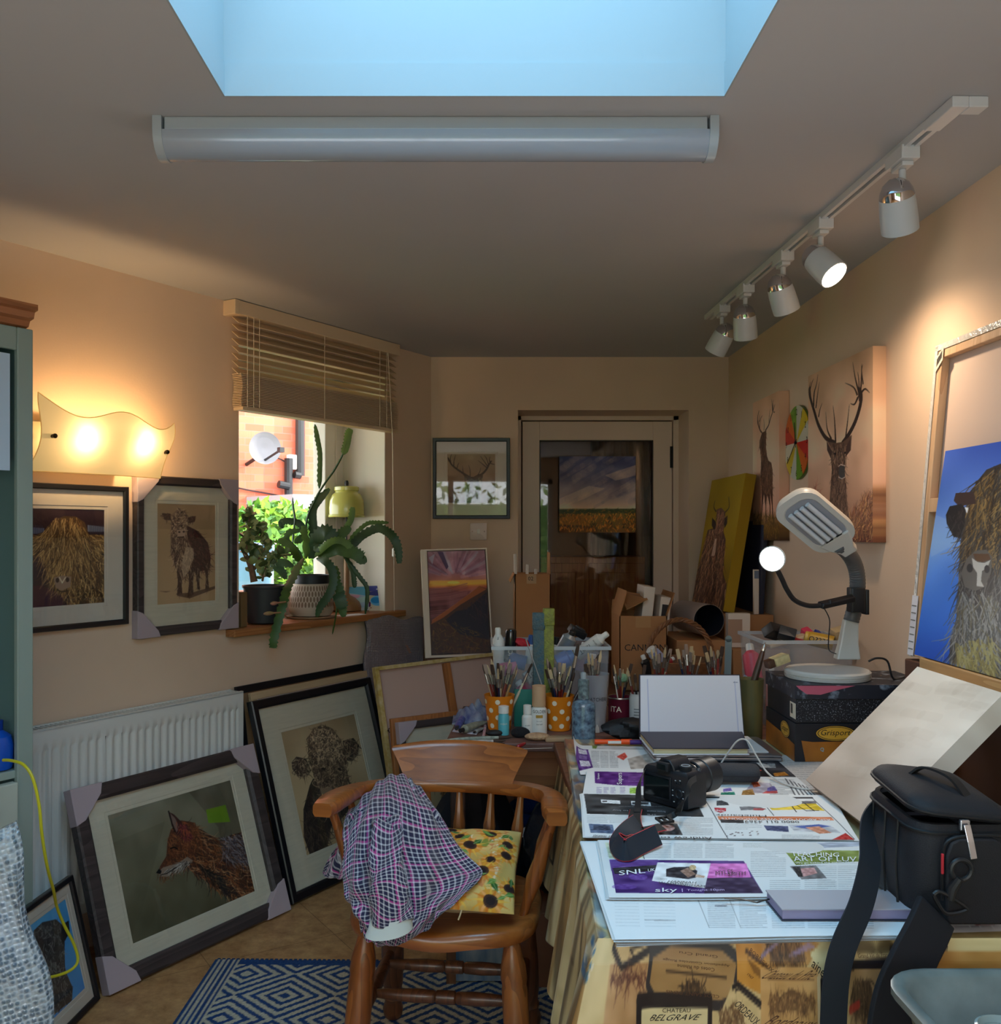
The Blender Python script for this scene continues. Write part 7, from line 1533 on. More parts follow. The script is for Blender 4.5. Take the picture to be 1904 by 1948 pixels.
for x0,x1,z0,z1 in((0.004,b_,0,h_),(w_-b_,w_-.004,0,h_),(b_,w_-b_,0,b_),(b_,w_-b_,h_-b_,h_),(b_,w_-b_,h_*.46,h_*.46+.045)):MB().box(x0,x1,-.018,.004,z0+.003,z1-.003).build('stretcher_bar',m_strw,bf,smooth=0,bevel=.002)
MB().box(.002,w_-.002,.0045,.007,.002,h_-.002).build('canvas',m_cvb,bf,smooth=0)
o=MB();o.box(-.002,.004,-.020,.008,0,h_).box(-.002,w_,-.020,.008,h_-.003,h_+.003).box(.0,.014,-.0205,-.019,.0,h_).box(0,w_,-.0205,-.019,h_-.014,h_);o.build('shrink_wrap',m_plas,bf,smooth=0)
o=MB();o.add([(.012,-.0215,h_-.075),(.050,-.0215,h_-.045),(.050,-.0215,h_-.008),(.012,-.0215,h_-.032)],[(0,1,2,3)],0)
for k_ in range(7):x=.018+k_*.004;o.add([(x,-.0222,h_-.064+(x-.012)*.8),(x+.002,-.0222,h_-.0625+(x-.012)*.8),(x+.002,-.0222,h_-.04+(x-.012)*.75),(x,-.0222,h_-.0415+(x-.012)*.75)],[(0,1,2,3)],1)
o.build('barcode_label',[m_dot,m_ink],bf,smooth=0)
o=MB();o.box(-.004,.030,-.0225,-.0212,.004,.17).build('care_label',m_pg,bf,smooth=0)
for k_ in range(7):MB().box(.0,.026,-.0232,-.0226,.02+k_*.02,.023+k_*.02).build('label_print',MATS['jar_grey'],bf,smooth=0)
q=[(1808,858),(1990,832),(1940,1310),(1738,1250)]
a=Art(200,420,q,(60,104,190),(1700,560,2.564));a.grad([(0,(58,92,186)),(.45,(104,146,214)),(.6,(70,122,206)),(1,(24,82,182))]).noise(26,3,5,51).poly([(230,1050),(300,1080),(330,1180),(200,1250),(190,1150)],(150,180,226),.35)
hair=[(120,92,50),(70,54,34),(44,36,30),(150,120,72),(60,60,60)]
bd_=[(410,900),(450,850),(523,820),(800,800),(800,2000),(440,1890),(270,1800),(275,1700),(310,1560),(320,1450),(325,1300),(335,1180),(360,1060),(390,960)]
a.poly(bd_,(56,50,48)).fur(bd_,900,[(40,38,38),(84,82,82),(60,54,48),(110,106,100)],40,2.2,95,14,10)
a.fur([(400,900),(523,820),(800,810),(800,1200),(480,1240),(360,1200),(345,1100)],900,hair,44,2.4,100,20,12)
a.poly([(318,950),(395,945),(405,1000),(330,1010),(308,985)],(58,42,40)).poly([(290,1010),(340,1000),(360,1020),(355,1090),(335,1155),(305,1155),(275,1090),(272,1050)],(30,27,30)).fur([(285,1020),(350,1020),(335,1150),(290,1130)],60,[(24,22,24),(54,48,46)],16,2,95,20)
a.poly([(355,1015),(372,1018),(365,1045)],(214,226,240))
a.poly([(360,1260),(400,1220),(450,1215),(475,1250),(470,1330),(440,1400),(400,1420),(350,1400),(335,1330)],(92,86,80)).poly([(385,1255),(410,1275),(440,1280),(468,1265),(455,1300),(430,1320),(425,1370),(440,1400),(405,1395),(408,1330),(390,1300)],(196,190,180),.85).poly([(390,1235),(460,1235),(470,1262),(430,1276),(400,1268)],(90,62,40)).ell((375,1305),14,22,(46,42,42)).ell((452,1310),12,20,(46,42,42))
a.fur([(290,1600),(330,1420),(460,1420),(520,1500),(500,1780),(300,1780)],320,[(110,110,108),(70,70,70),(140,138,132),(90,82,60)],60,2.2,80,22,10).fur([(300,1700),(480,1650),(500,1860),(300,1820)],90,[(120,108,60),(150,140,90)],40,3,70,20)
M_,w_,h_=frame_m(V((1.14,2.49,1.118)),V((1.14,2.0,1.118)),V((1.222,2.49,1.653)))
o=painted('canvas_painting',a,((0,0,h_),(w_,0,h_),(w_,0,0),(0,0,0)),m_oil,1.35,M=M_,depth=.02,side=(30,60,130));tag(o,'dark highland cow painted on a bright blue canvas at the right edge','painting')
es=thing('table_easel','pale wooden easel ledge under the blue highland cow canvas','easel');m_eas=wood('easel_wood',(176,128,74),(204,160,104),1,.5)
MB().box(1.134,1.186,1.90,2.45,1.0862,1.1155).build('ledge',m_eas,es,smooth=0,bevel=.003)
MB().box(1.150,1.180,1.95,1.99,TZ+.001,1.086).build('leg',m_eas,es,smooth=0);MB().box(1.150,1.180,2.38,2.42,TZ+.001,1.086).build('leg',m_eas,es,smooth=0)
# ---- camera bag
m_bag=mat('bag_nylon',(13,16,24),.7,bump=.15,bscale=500);m_bagd=mat('bag_trim',(8,9,13),.6);m_bagin=mat('bag_lining',(120,124,140),.8)
BX,BY=.716,1.555;bw_,bd2,bh_=.150,.205,.178
bgT=thing('camera_bag','black camera bag with its lid ajar at the front right of the table','bag',(BX,BY,TZ+.013))
def bag_ring(z,e=0,top=0):
 k=.012*math.sin(PI*z/bh_);o_=[]
 zz_=z
 for x,y,r in((1,1,.03),(0,1,.05),(0,0,.035),(1,0,.02)):
  cx_,cy_=(bw_-r if x else r),(bd2-r if y else r)
  a0_={(1,1):0,(0,1):90,(0,0):180,(1,0):270}[(x,y)]
  for j in range(6):
   t=math.radians(a0_+90*j/5);q=r+k-e;px_,py_=cx_+q*math.cos(t),cy_+q*math.sin(t);o_.append((px_,py_,zz_-(top*.012*(1-py_/bd2) if top else 0)))
 return o_
MB().loft([bag_ring(0,.012),bag_ring(.006,.003),bag_ring(.02),bag_ring(.06),bag_ring(.10),bag_ring(.14),bag_ring(bh_-.01,-.002,1),bag_ring(bh_,0,1),bag_ring(bh_,.008,1),bag_ring(bh_-.06,.014)]).build('body',m_bag,bgT,smooth=60)
MB().loft([bag_ring(bh_-.002,.0085,1),bag_ring(bh_-.05,.0125),bag_ring(bh_-.055,.02)],caps=False).build('lining',m_bagin,bgT,smooth=60)
o=MB();o.tube([V(p) for p in bag_ring(bh_-.012,-.004,1)]+[V(bag_ring(bh_-.012,-.004,1)[0])],.003,6).build('zip',m_bagd,bgT)
MB().loft([[(.035+x*.098,-.012-d,.012+z*.140) for x,z in((.06,0),(.94,0),(1,.06),(1,.78),(.9,.96),(.78,1),(.22,1),(.08,.95),(0,.8),(0,.06))] for d in(-.014,.010,.016)]).build('front_pocket',m_bag,bgT,smooth=40,bevel=.004)
o=MB();o.tube(spline([(.031,-.022,.05),(.031,-.023,.118),(.045,-.024,.150),(.11,-.024,.156),(.134,-.022,.145),(.140,-.02,.10)],6),.0026,6).build('pocket_zip',m_bagd,bgT)
for y in(.05,.10,.15):MB().tube([(-.009,y,.012),(-.013,y,.08),(-.009,y,.160)],.0022,5).build('side_seam',m_bagd,bgT)
MB().box(.0265,.0305,-.030,-.026,.095,.128).build('red_zip_tab',mat('zip_red',(190,40,52),.5),bgT,smooth=0,bevel=.001)
hl_=V((bw_-.005,.07,bh_-.004));LMx=Matrix.Translation(hl_)@Matrix.Rotation(math.radians(6),4,'Y')@Matrix.Rotation(math.radians(5),4,'X')
lo_=[]
for sc_,z in((1.0,0),(1.03,.004),(1.03,.011),(.96,.020),(.7,.028),(.3,.031)):
 lo_.append([((x-bw_/2)*sc_-bw_/2+.004,(y-bd2/2)*sc_+bd2/2-.07,z) for x,y,_ in bag_ring(0,-.004)])
MB().loft(lo_,M=LMx).build('lid',m_bag,bgT,smooth=60)
o=MB();o.tube([LMx@V(((x-bw_/2)*1.035-bw_/2+.004,(y-bd2/2)*1.035+bd2/2-.07,.0065)) for x,y,_ in bag_ring(0,-.004)+bag_ring(0,-.004)[:1]],.0028,6).build('lid_piping',m_bagd,bgT)
MB().tube(spline([LMx@V(p) for p in((-.10,.06,.028),(-.085,.045,.046),(-.06,.0,.046),(-.045,-.04,.022))],6),1,flat=(.020,.004),up=(.2,0,1)).build('handle',m_bagd,bgT)
zp=V((.072,-.012,bh_-.006));MB().box(-.008,.008,-.004,.004,-.012,.006,M=Matrix.Translation(zp)).build('zip_slider',mat('zip_metal',(190,190,196),.25,.9),bgT,smooth=0,bevel=.002)
MB().tube([zp+V((0,-.008,0)),zp+V((.002,-.016,-.025)),zp+V((.006,-.018,-.052))],1,flat=(.011,.003),up=(0,-1,.1)).build('zip_pull',MATS['zip_metal'],bgT,smooth=0,bevel=.001)
lo3=lambda x,y,Y:W(x,y,Y)-V((BX,BY,TZ+.013))
P_=spline([lo3(1663,1530,1.74),lo3(1650,1565,1.66),lo3(1655,1640,1.58),lo3(1638,1720,1.53),lo3(1605,1800,1.49),lo3(1590,1870,1.478),lo3(1584,1990,1.47),lo3(1584,2100,1.465)],8)
MB().tube(P_,[min(1,.30+.05*i) for i in range(len(P_))],flat=(.046,.003),up=(.25,-1,.15)).build('shoulder_strap',mat('strap_teal_black',(16,27,38),.75),bgT,smooth=40)
P2=spline([lo3(1780,1735,1.525),lo3(1765,1770,1.505),lo3(1735,1830,1.478),lo3(1705,1900,1.468),lo3(1690,1990,1.462),lo3(1685,2090,1.462)],8)
MB().tube(P2,1,flat=(.074,.012),up=(.15,-1,.2)).build('strap_pad',mat('strap_pad_black',(9,10,18),.85),bgT,smooth=40,bevel=.004)
rgc=lo3(1828,1655,1.515);MB().tube([rgc+V((.016*math.cos(t),0,.016*math.sin(t))) for t in np.linspace(0,2*PI,20)],.0042,8).build('strap_ring',m_blackpl,bgT)
MB().tube([rgc+V((-.004,-.004,-.012)),lo3(1812,1690,1.515),lo3(1808,1712,1.515)],[.006,.008,.006],10).build('swivel_hook',m_blackpl,bgT)
MB().tube(spline([lo3(1776,1702,1.515),lo3(1790,1697,1.515),lo3(1832,1722,1.515),lo3(1836,1732,1.515),lo3(1800,1738,1.515),lo3(1780,1712,1.515),lo3(1776,1702,1.515)],5),.0034,7).build('strap_slide',m_blackpl,bgT)
# ---- blue tub at the right edge
bt_=thing('blue_tub','blue plastic tub with a torn red and white packet at the right edge','tub',(.995,1.68,TZ+.001));m_btub=mat('tub_blue',(40,104,160),.4);m_btubr=mat('tub_rim_blue',(120,170,200),.4)
def tring(e,z):return[(0-e,0-e,z),(.30+e,0-e,z),(.30+e,.215+e,z),(0-e,.215+e,z)]
bt_.location=(.985,1.57,TZ+.001)
MB().loft([tring(-.012,0),tring(-.002,.105),tring(-.005,.105),tring(-.015,.004)]).build('tub',m_btub,bt_,smooth=0);MB().loft([tring(-.004,.092),tring(.004,.092),tring(.006,.135),tring(.002,.135),tring(-.004,.10)],caps=False).build('rim',m_btubr,bt_,smooth=0)
for k_,(px,py,Y,r_,c_,lab) in enumerate(((1870,1492,1.74,.04,(200,40,50),'torn red packet on top of the blue tub'),(1893,1496,1.70,.035,(222,222,232),'white and violet packet on top of the blue tub'))):
 p_=W(px,py,Y);o=lump(r_*1.2,r_,r_*1.0,20+k_);tag(o.build('packet',mat('wrap_%d'%k_,c_,.3,col2=(236,230,232) if k_==0 else(120,110,190),scale=30,bump=.5,bscale=60),M=Matrix.Translation((max(p_.x,1.03+.07*k_),Y-.03,TZ+.106))),lab,'packet')
tag(lump(.05,.05,.07,33).build('tan_pouch',mat('pouch_tan',(206,180,150),.7),M=Matrix.Translation((1.13,1.70,TZ+.108))),'rounded tan pouch behind the red packet in the blue tub','pouch')
#  chair, shirt, cushion
m_oak=wood('chair_oak',(118,62,24),(170,98,42),0,.32,coat=.35,rings=10);m_oakv=wood('chair_oak_upright',(104,54,22),(156,88,38),2,.34,coat=.35);m_oakd=wood('chair_oak_dark',(70,40,24),(112,66,38),2,.4,coat=.2)
CHM=rotm((-.088,2.525,.0065),0,0,math.radians(-7));ch=thing('captains_chair','wooden captains chair with a curved armrest pulled up to the table','chair',M=CHM);CHI=CHM.inverted()
SZT=.458
def seat_r(t):
 c,s_=math.cos(t),math.sin(t);n_=3.2;a_,b_=.248,.225;return 1/((abs(c)/a_)**n_+(abs(s_)/b_)**n_)**(1/n_)
o=MB();rings=[]
NT_=56
def ring(f,z,dip):
 r_=[]
 for j in range(NT_):
  t=2*PI*j/NT_;q=seat_r(t)*f;x,y=q*math.cos(t),q*math.sin(t);fr_=max(0,-y/.225)
  zz=z-dip*(.016*(1-f*f)*(1 if y>-.1 else .6))-(.012*math.cos(x/.248*PI*1.0)**2*fr_**2*(1 if abs(x)<.124 else 0))*(f>.5)
  r_.append((x,y,zz))
 return r_
o.loft([ring(.90,SZT-.044,0),ring(.985,SZT-.038,0),ring(1.0,SZT-.022,0),ring(.985,SZT-.006,0),ring(.95,SZT,0),ring(.85,SZT,1),ring(.6,SZT,1),ring(.3,SZT,1),ring(.02,SZT,1)])
o.build('seat',m_oak,ch,smooth=60)
LEG=[(0,.020),(.06,.024),(.13,.031),(.20,.033),(.24,.030),(.26,.032),(.5,.033),(.72,.030),(.80,.023),(.83,.028),(.87,.023),(.93,.030),(.98,.027),(1,.020)]
lt={}
for sx,sy,m_ in((-1,-1,m_oakv),(1,-1,m_oakv),(-1,1,m_oakd),(1,1,m_oakd)):
 top=V((sx*.185,sy*.150-(.01 if sy<0 else 0),SZT-.040));bot=V((sx*(.215 if sy<0 else .205),sy*.205+(0 if sy<0 else .05),.0));lt[sx,sy]=(top,bot)
 MB().turned(top,bot,LEG,16).build('leg',m_,ch)
at_=lambda k,f:lt[k][0].lerp(lt[k][1],f)
STR=[(0,.010),(.12,.014),(.3,.018),(.42,.016),(.43,.013),(.44,.017),(.5,.018),(.56,.017),(.57,.013),(.58,.016),(.7,.018),(.88,.014),(1,.010)]
for sx in(-1,1):MB().turned(at_((sx,-1),.52),at_((sx,1),.46),[(0,.011),(.25,.016),(.5,.019),(.75,.016),(1,.011)],12).build('stretcher',m_oakd,ch)
sp=lambda sx,f:at_((sx,-1),.52).lerp(at_((sx,1),.46),f)
for f in(.38,.78):MB().turned(sp(-1,f),sp(1,f),STR,12).build('stretcher',m_oakd,ch)
bp_=[(-.297,-.165,.728),(-.292,-.11,.729),(-.285,-.04,.726),(-.275,.04,.718),(-.25,.12,.708),(-.19,.185,.702),(-.10,.215,.700),(0,.222,.700),(.10,.215,.700),(.19,.185,.702),(.25,.12,.708),(.275,.04,.718),(.285,-.04,.726),(.292,-.11,.729),(.297,-.165,.728)]
ww=[.050,.070,.070,.056,.048,.046,.046,.046,.046,.046,.048,.056,.070,.070,.050]
P=spline(bp_,5);wv=[float(np.interp(i/(len(P)-1)*(len(ww)-1),range(len(ww)),ww)) for i in range(len(P))]
rings=[]
for i,p in enumerate(P):
 t=(P[min(i+1,len(P)-1)]-P[max(i-1,0)]).normalized();s_=V((t.y,-t.x,0)).normalized();w=wv[i]/2;h_=.017;rings.append([p+s_*w*a_+V((0,0,h_*b_)) for a_,b_ in((1,.5),(.8,1),(0,1.08),(-.8,1),(-1,.5),(-1,-.5),(-.8,-1),(0,-1),(.8,-1),(1,-.5))])
MB().loft(rings).build('arm_bow',m_oak,ch,smooth=50)
def crest(u,v,s_):
 k=(u-.5)*2;hw=.155+.042*v**1.2;x=k*hw;y=.228-.30*x*x/.2*.9+.035*v-.0;z=.715+v*(.100-.012*abs(k)**3)*(1 if True else 0);th=(.020-.008*v)*(1-.35*abs(k)**6)
 return(x,y+(th if s_ else-th),z)
cr_=[]
for j in range(11):
 v=j/10;cr_.append([crest(i/30,v,0) for i in range(31)]+[crest(1-i/30,v,1) for i in range(31)])
cr_.append([tuple(V(p)*1) for p in[(a_[0],.5*a_[1]+.5*cr_[-1][61-i][1],a_[2]+.006) for i,a_ in enumerate(cr_[-1])]])
MB().loft(cr_).build('crest_rail',m_oak,ch,smooth=50)
SPN=[(0,.009),(.2,.0105),(.45,.015),(.6,.0175),(.75,.0125),(.9,.010),(1,.009)]
for x in(-.17,-.088,0,.088,.17):
 yb=.17 if abs(x)>.1 else .188;MB().turned((x*.92,yb-.01,SZT-.01),(x*1.06,.215-1.1*x*x,.690),SPN,10).build('spindle',m_oakv,ch)
for sx in(-1,1):
 MB().turned((sx*.205,-.075,SZT-.008),(sx*.288,-.11,.716),[(0,.011),(.15,.014),(.38,.022),(.6,.017),(.85,.012),(1,.011)],12).build('arm_support',m_oakv,ch)
 MB().turned((sx*.212,.05,SZT-.008),(sx*.278,.03,.706),SPN,10).build('spindle',m_oakv,ch)
a=Art(150,150,None,(214,178,104));a.noise(40,6,6,61)
for i in range(40):a.poly(np.c_[rng.uniform(0,1)+rng.normal(0,.05,6),rng.uniform(0,1)+rng.normal(0,.05,6)],[(236,228,212),(232,222,200),(214,120,70),(96,122,40)][rng.integers(4)],.7)
for cx_,cy__,r_ in((.02,.25,.10),(.34,.26,.09),(.50,.22,.09),(.9,.28,.1),(.42,.5,.09),(.78,.52,.09),(.56,.78,.1),(.05,.45,.09),(.12,.12,.10),(.42,.10,.10),(.75,.14,.11),(.25,.38,.12),(.60,.36,.12),(.90,.42,.10),(.10,.62,.11),(.42,.64,.12),(.72,.66,.13),(.95,.78,.10),(.22,.88,.12),(.55,.92,.11),(.82,.93,.12)):
 a.ell((cx_,cy__),r_*.82,r_*.82,(222,140,48),.75)
 for k in range(16):
  t=2*PI*k/16+cx_*9;c_=[(226,156,50),(232,180,70),(214,124,40),(236,166,96)][k%4]
  a.poly([(cx_+.4*r_*math.cos(t-.25),cy__+.4*r_*math.sin(t-.25)),(cx_+1.3*r_*math.cos(t),cy__+1.3*r_*math.sin(t)),(cx_+.4*r_*math.cos(t+.25),cy__+.4*r_*math.sin(t+.25))],c_)
 a.ell((cx_,cy__),r_*.46,r_*.46,(70,46,34)).ell((cx_,cy__),r_*.3,r_*.3,(44,32,30))
for i in range(60):
 x,y=rng.uniform(0,1,2);t=rng.uniform(0,6);l_=rng.uniform(.07,.13);a.poly([(x,y),(x+l_*.5*math.cos(t+.5),y+l_*.5*math.sin(t+.5)),(x+l_*math.cos(t),y+l_*math.sin(t)),(x+l_*.5*math.cos(t-.5),y+l_*.5*math.sin(t-.5))],[(70,116,44),(50,96,40),(100,140,60)][rng.integers(3)]).line([(x,y),(x+l_*math.cos(t),y+l_*math.sin(t))],1,(190,200,150),.6)
cBL,cBR,cTR,cTL=W(812,1752,2.345),W(976,1762,2.345),W(990,1604,2.64),W(850,1600,2.66)
cBL=cBR+(cBL-cBR).normalized()*.34;cTL=cTR+(cTL-cTR).normalized()*.33
cn=(cBR-cBL).cross(cTL-cBL).normalized()
def cush(u,v,s_):
 p_=cTL*(1-u)*(1-v)+cTR*u*(1-v)+cBR*u*v+cBL*(1-u)*v;e=(4*u*(1-u))*(4*v*(1-v));pin=1-.05*(1-abs(2*u-1)**2)*(v in(0,1));k=max(e,0)**.42
 cen=(cTL+cBR)*.5;q=p_+(cen-p_)*.035*(1-abs(2*u-1))*(abs(2*v-1)**4)+(cen-p_)*.035*(1-abs(2*v-1))*(abs(2*u-1)**4)
 return q+cn*(.040*k*s_+.034+.0035*math.sin(u*22+v*5)*k)
cu_=thing('cushion','sunflower patterned cushion leaning on the chair seat','cushion')
painted('cover',a,lambda u,v:cush(u,v,1),paintmat('cotton_print',.8,.2),1.0,cu_)
MB().grid(24,24,lambda u,v:cush(1-u,v,-1)).build('underside',mat('cushion_back',(196,176,140),.85),cu_)
zq=cush(.62,1,0);MB().tube([zq,zq+V((-.004,-.004,-.012)),zq+V((-.008,-.006,-.022))],.0022,6).build('zip_pull',m_bris[0],cu_)
for o_ in cu_.children:
 for p_ in o_.data.polygons:p_.use_smooth=True
m_plaid,nt,b=newmat('plaid_cotton');n=nt.nodes;l=nt.links
at2=n.new('ShaderNodeAttribute');at2.attribute_name='pat';sx_=n.new('ShaderNodeSeparateXYZ');l.new(at2.outputs['Vector'],sx_.inputs[0])
def mnode(op,a_,b_=None,c_=None):
 q=n.new('ShaderNodeMath');q.operation=op
 for i,v_ in enumerate((a_,b_,c_)):
  if v_ is None:continue
  if isinstance(v_,(int,float)):q.inputs[i].default_value=v_
  else:l.new(v_,q.inputs[i])
 return q.outputs[0]
def band(src,period,lo,hi,off=0.0):
 f=mnode('FRACT',mnode('ADD',mnode('DIVIDE',src,period),off));return mnode('MULTIPLY',mnode('GREATER_THAN',f,lo),mnode('LESS_THAN',f,hi))
u_,v_=sx_.outputs[0],sx_.outputs[1]
def mixc(fac,a_,b_):
 q=n.new('ShaderNodeMix');q.data_type='RGBA';l.new(fac,q.inputs[0])
 for i,k in((6,a_),(7,b_)):
  if isinstance(k,tuple):q.inputs[i].default_value=[*lin(k),1]
  else:l.new(k,q.inputs[i])
 return q.outputs[2]
navy,whit,pink,teal2=(30,26,62),(214,210,214),(176,50,130),(96,130,140)
wt_u=mnode('MULTIPLY',band(u_,.0102,.0,.30),.40);wt_v=mnode('MULTIPLY',band(v_,.0102,.0,.30),.40)
pk_u=mnode('MULTIPLY',band(u_,.0408,.42,.55),.75);pk_v=mnode('MULTIPLY',band(v_,.0408,.42,.55),.75)
c0_=mixc(pk_u,mixc(pk_v,navy,pink),pink);wsum=mnode('MINIMUM',mnode('ADD',wt_u,wt_v),1.0);c1_=mixc(wsum,c0_,whit)
l.new(c1_,b.inputs['Base Color']);b.inputs['Roughness'].default_value=.9;b.inputs['Sheen Weight'].default_value=.2
def bsurf(rows):
 """smooth surface through a net of points"""
 R=[[W(*p) for p in r] for r in rows]
 def cr(p,t):
  k=min(int(t),len(p)-2);f=t-k;A,B,Cc,Dd=p[max(k-1,0)],p[k],p[k+1],p[min(k+2,len(p)-1)]
  return .5*((2*B)+(Cc-A)*f+(2*A-5*B+4*Cc-Dd)*f*f+(3*B-A-3*Cc+Dd)*f**3)
 return lambda u,v:cr([cr(r,u*(len(r)-1)) for r in R],v*(len(R)-1))
def cloth(name,rows,nu,nv,fold,usz,vsz,m_,parent,uo=0,vo=0):
 f=bsurf(rows);o=MB();e=1e-3
 def P(u,v):
  p=f(u,v);a_=f(min(u+e,1),v)-f(max(u-e,0),v);b_=f(u,min(v+e,1))-f(u,max(v-e,0));nn=a_.cross(b_)
  nn=nn.normalized() if nn.length>1e-12 else V((0,-1,0))
  if nn.y>0:nn=-nn
  return p+nn*fold(u,v)
 def U(u,v):k=fold(u,v);return(uo+u*usz+k*.5+.006*math.sin(v*7),vo+v*vsz-k*.6+.02*math.sin(u*5+1))
 o.grid(nu,nv,P,uvfn=U);return o.build(name,m_,parent,smooth=80,solid=.0018)
shn=thing('plaid_shirt','navy pink and white plaid shirt draped over the left chair arm and cushion','shirt',CHM.translation+V((0,0,.46)))
shI=Matrix.Translation(-V(shn.location))
Art.tex=0
rows=[[(662,1548,2.55),(700,1508,2.62),(735,1478,2.70),(770,1476,2.71),(800,1500,2.70)],
[(655,1600,2.36),(690,1560,2.42),(740,1530,2.50),(800,1540,2.52),(842,1560,2.56)],
[(652,1660,2.30),(685,1640,2.32),(740,1620,2.37),(815,1620,2.42),(882,1618,2.47)],
[(655,1705,2.27),(690,1700,2.27),(750,1690,2.29),(830,1680,2.34),(916,1664,2.41)],
[(672,1738,2.26),(700,1750,2.255),(760,1750,2.265),(820,1730,2.29),(878,1706,2.34)],
[(700,1775,2.25),(722,1803,2.25),(760,1795,2.255),(800,1774,2.265),(836,1748,2.285)]]
def fold1(u,v):return-.030*math.exp(-((u-.47+.12*v)/.05)**2)*min(1,v*2.2)*(1 if v<.85 else .5)+.016*math.exp(-((u-.58+.1*v)/.06)**2)*v+.010*math.sin((u*.8+v)*19)*u*v+.015*math.sin(u*15+v*6+1.5*math.sin(v*4))*min(1,v*3)*(1-.4*u)+.010*math.sin((u-v)*22+2)*v+.004*math.sin(u*37+v*13)+.006*math.sin(v*34+6*u)*max(0,math.sin(u*6+.5))*v
cloth('front_panel',rows,90,100,fold1,.30,.42,m_plaid,shn)
rows=[[(655,1570,2.40),(672,1545,2.46),(690,1538,2.50)],[(640,1610,2.47),(655,1600,2.46),(668,1590,2.45)],[(614,1655,2.50),(640,1662,2.47),(664,1650,2.43)],[(613,1664,2.50),(640,1672,2.47),(662,1668,2.43)]]
cloth('back_panel',rows,30,40,lambda u,v:.006*math.sin(u*14+v*5),.07,.14,m_plaid,shn,.01,.3)
sv=MB();sp_=spline([W(735,1560,2.40),W(735,1620,2.29),W(738,1670,2.245),W(742,1715,2.23),W(746,1752,2.225)],8);NS=26;rings=[];uvs=[]
for i,p in enumerate(sp_):
 f=i/(len(sp_)-1);r0_=.030+.012*f;
 for j in range(NS+1):
  t=2*PI*j/NS;k=1+.12*math.sin(t*3+f*15)*(1-f*.5)+.10*math.sin(f*60)*(1-f)*.6;rings.append((p.x+r0_*1.15*k*math.cos(t),p.y+r0_*.55*k*math.sin(t),p.z+.010*math.sin(t*2+f*9)));uvs.append((t/(2*PI)*.22,f*.26))
w_=NS+1;sv.add(rings,[(i*w_+j,i*w_+j+1,(i+1)*w_+j+1,(i+1)*w_+j) for i in range(len(sp_)-1) for j in range(NS)],0,None,uvs);sv.build('sleeve',m_plaid,shn,smooth=80,solid=.0016)
cv=MB();cs=[];e_=sp_[-1]
for f,rx,dz,dx in((0,.047,.006,0),(.5,.052,-.012,-.004),(1,.056,-.026,-.008)):
 cs.append([(e_.x+dx+rx*math.cos(t),e_.y+.004+.026*math.sin(t)*(1+.2*f),e_.z+dz-.012*f*math.cos(t*1+2.4)) for t in np.linspace(0,2*PI,28,endpoint=False)])
cv.loft(cs+[[(x*.94+e_.x*.06,y*.96+e_.y*.04,z+.004) for x,y,z in cs[2]],[(x*.9+e_.x*.1,y*.96+e_.y*.04,z+.022) for x,y,z in cs[1]]],caps=False).build('cuff',mat('cuff_white',(206,212,208),.85),shn,smooth=70)
for o_ in list(shn.children):o_.matrix_local=shI@o_.matrix_local
#  rug and floor
a=Art(420,400,None,(196,190,172));U0,V0=-.905,3.175
rug_w,rug_d=1.55,1.85
xx=np.linspace(0,rug_w,420)[None,:];yy=np.linspace(0,rug_d,400)[:,None]
px_=.315;py_=.285
fx_=np.abs(((xx-.13)/px_)%1-.5)*2;fy_=np.abs(((yy-.10)/py_)%1-.5)*2
dm=np.abs(fx_-.0)+np.abs(fy_-.0);dm=np.where(dm>1,2-dm,dm) if False else dm
zig=(dm*3.5)%1
blue=np.array((24,66,120.));cream=np.array((190,184,164.));dith=(vnoise(400,420,200,190,71)-.5)*.16
msk=((zig+dith)<.48)[...,None];a.a=np.where(msk,blue,cream)
bord=np.broadcast_to((yy<.035)|(xx>rug_w-.03),(400,420))[...,None];a.a=np.where(bord,blue,a.a)
st=np.broadcast_to(xx<.085,(400,420))[...,None];strp=np.broadcast_to(((xx/.017)%1<.5),(400,420))[...,None];a.a=np.where(st,np.where(strp,blue,cream),a.a)
a.a+=rng.normal(0,9,(400,420,1))
RM=Matrix.Translation((U0+.015,V0,.0))@Matrix.Rotation(math.radians(-1.2),4,'Z')
rg_=thing('woven_rug','blue and cream woven rug with a diamond pattern under the chair','rug',M=RM)
painted('pile',a,((0,0,.006),(rug_w,0,.006),(rug_w,-rug_d,.006),(0,-rug_d,.006)),paintmat('woven_plastic',.6,.3),.9,rg_)
MB().box(-.001,rug_w+.001,-rug_d,.001,.0005,.0055).build('edge_binding',mat('rug_edge',(30,60,100),.8),rg_,smooth=0)
o=MB()
for i in range(96):x=.004+i*rug_w/96;o.box(x,x+.009,.0,.012,.001,.005)
fr_=o.build('fringe',MATS['rug_edge'],rg_,smooth=0);fr_['kind']='stuff'
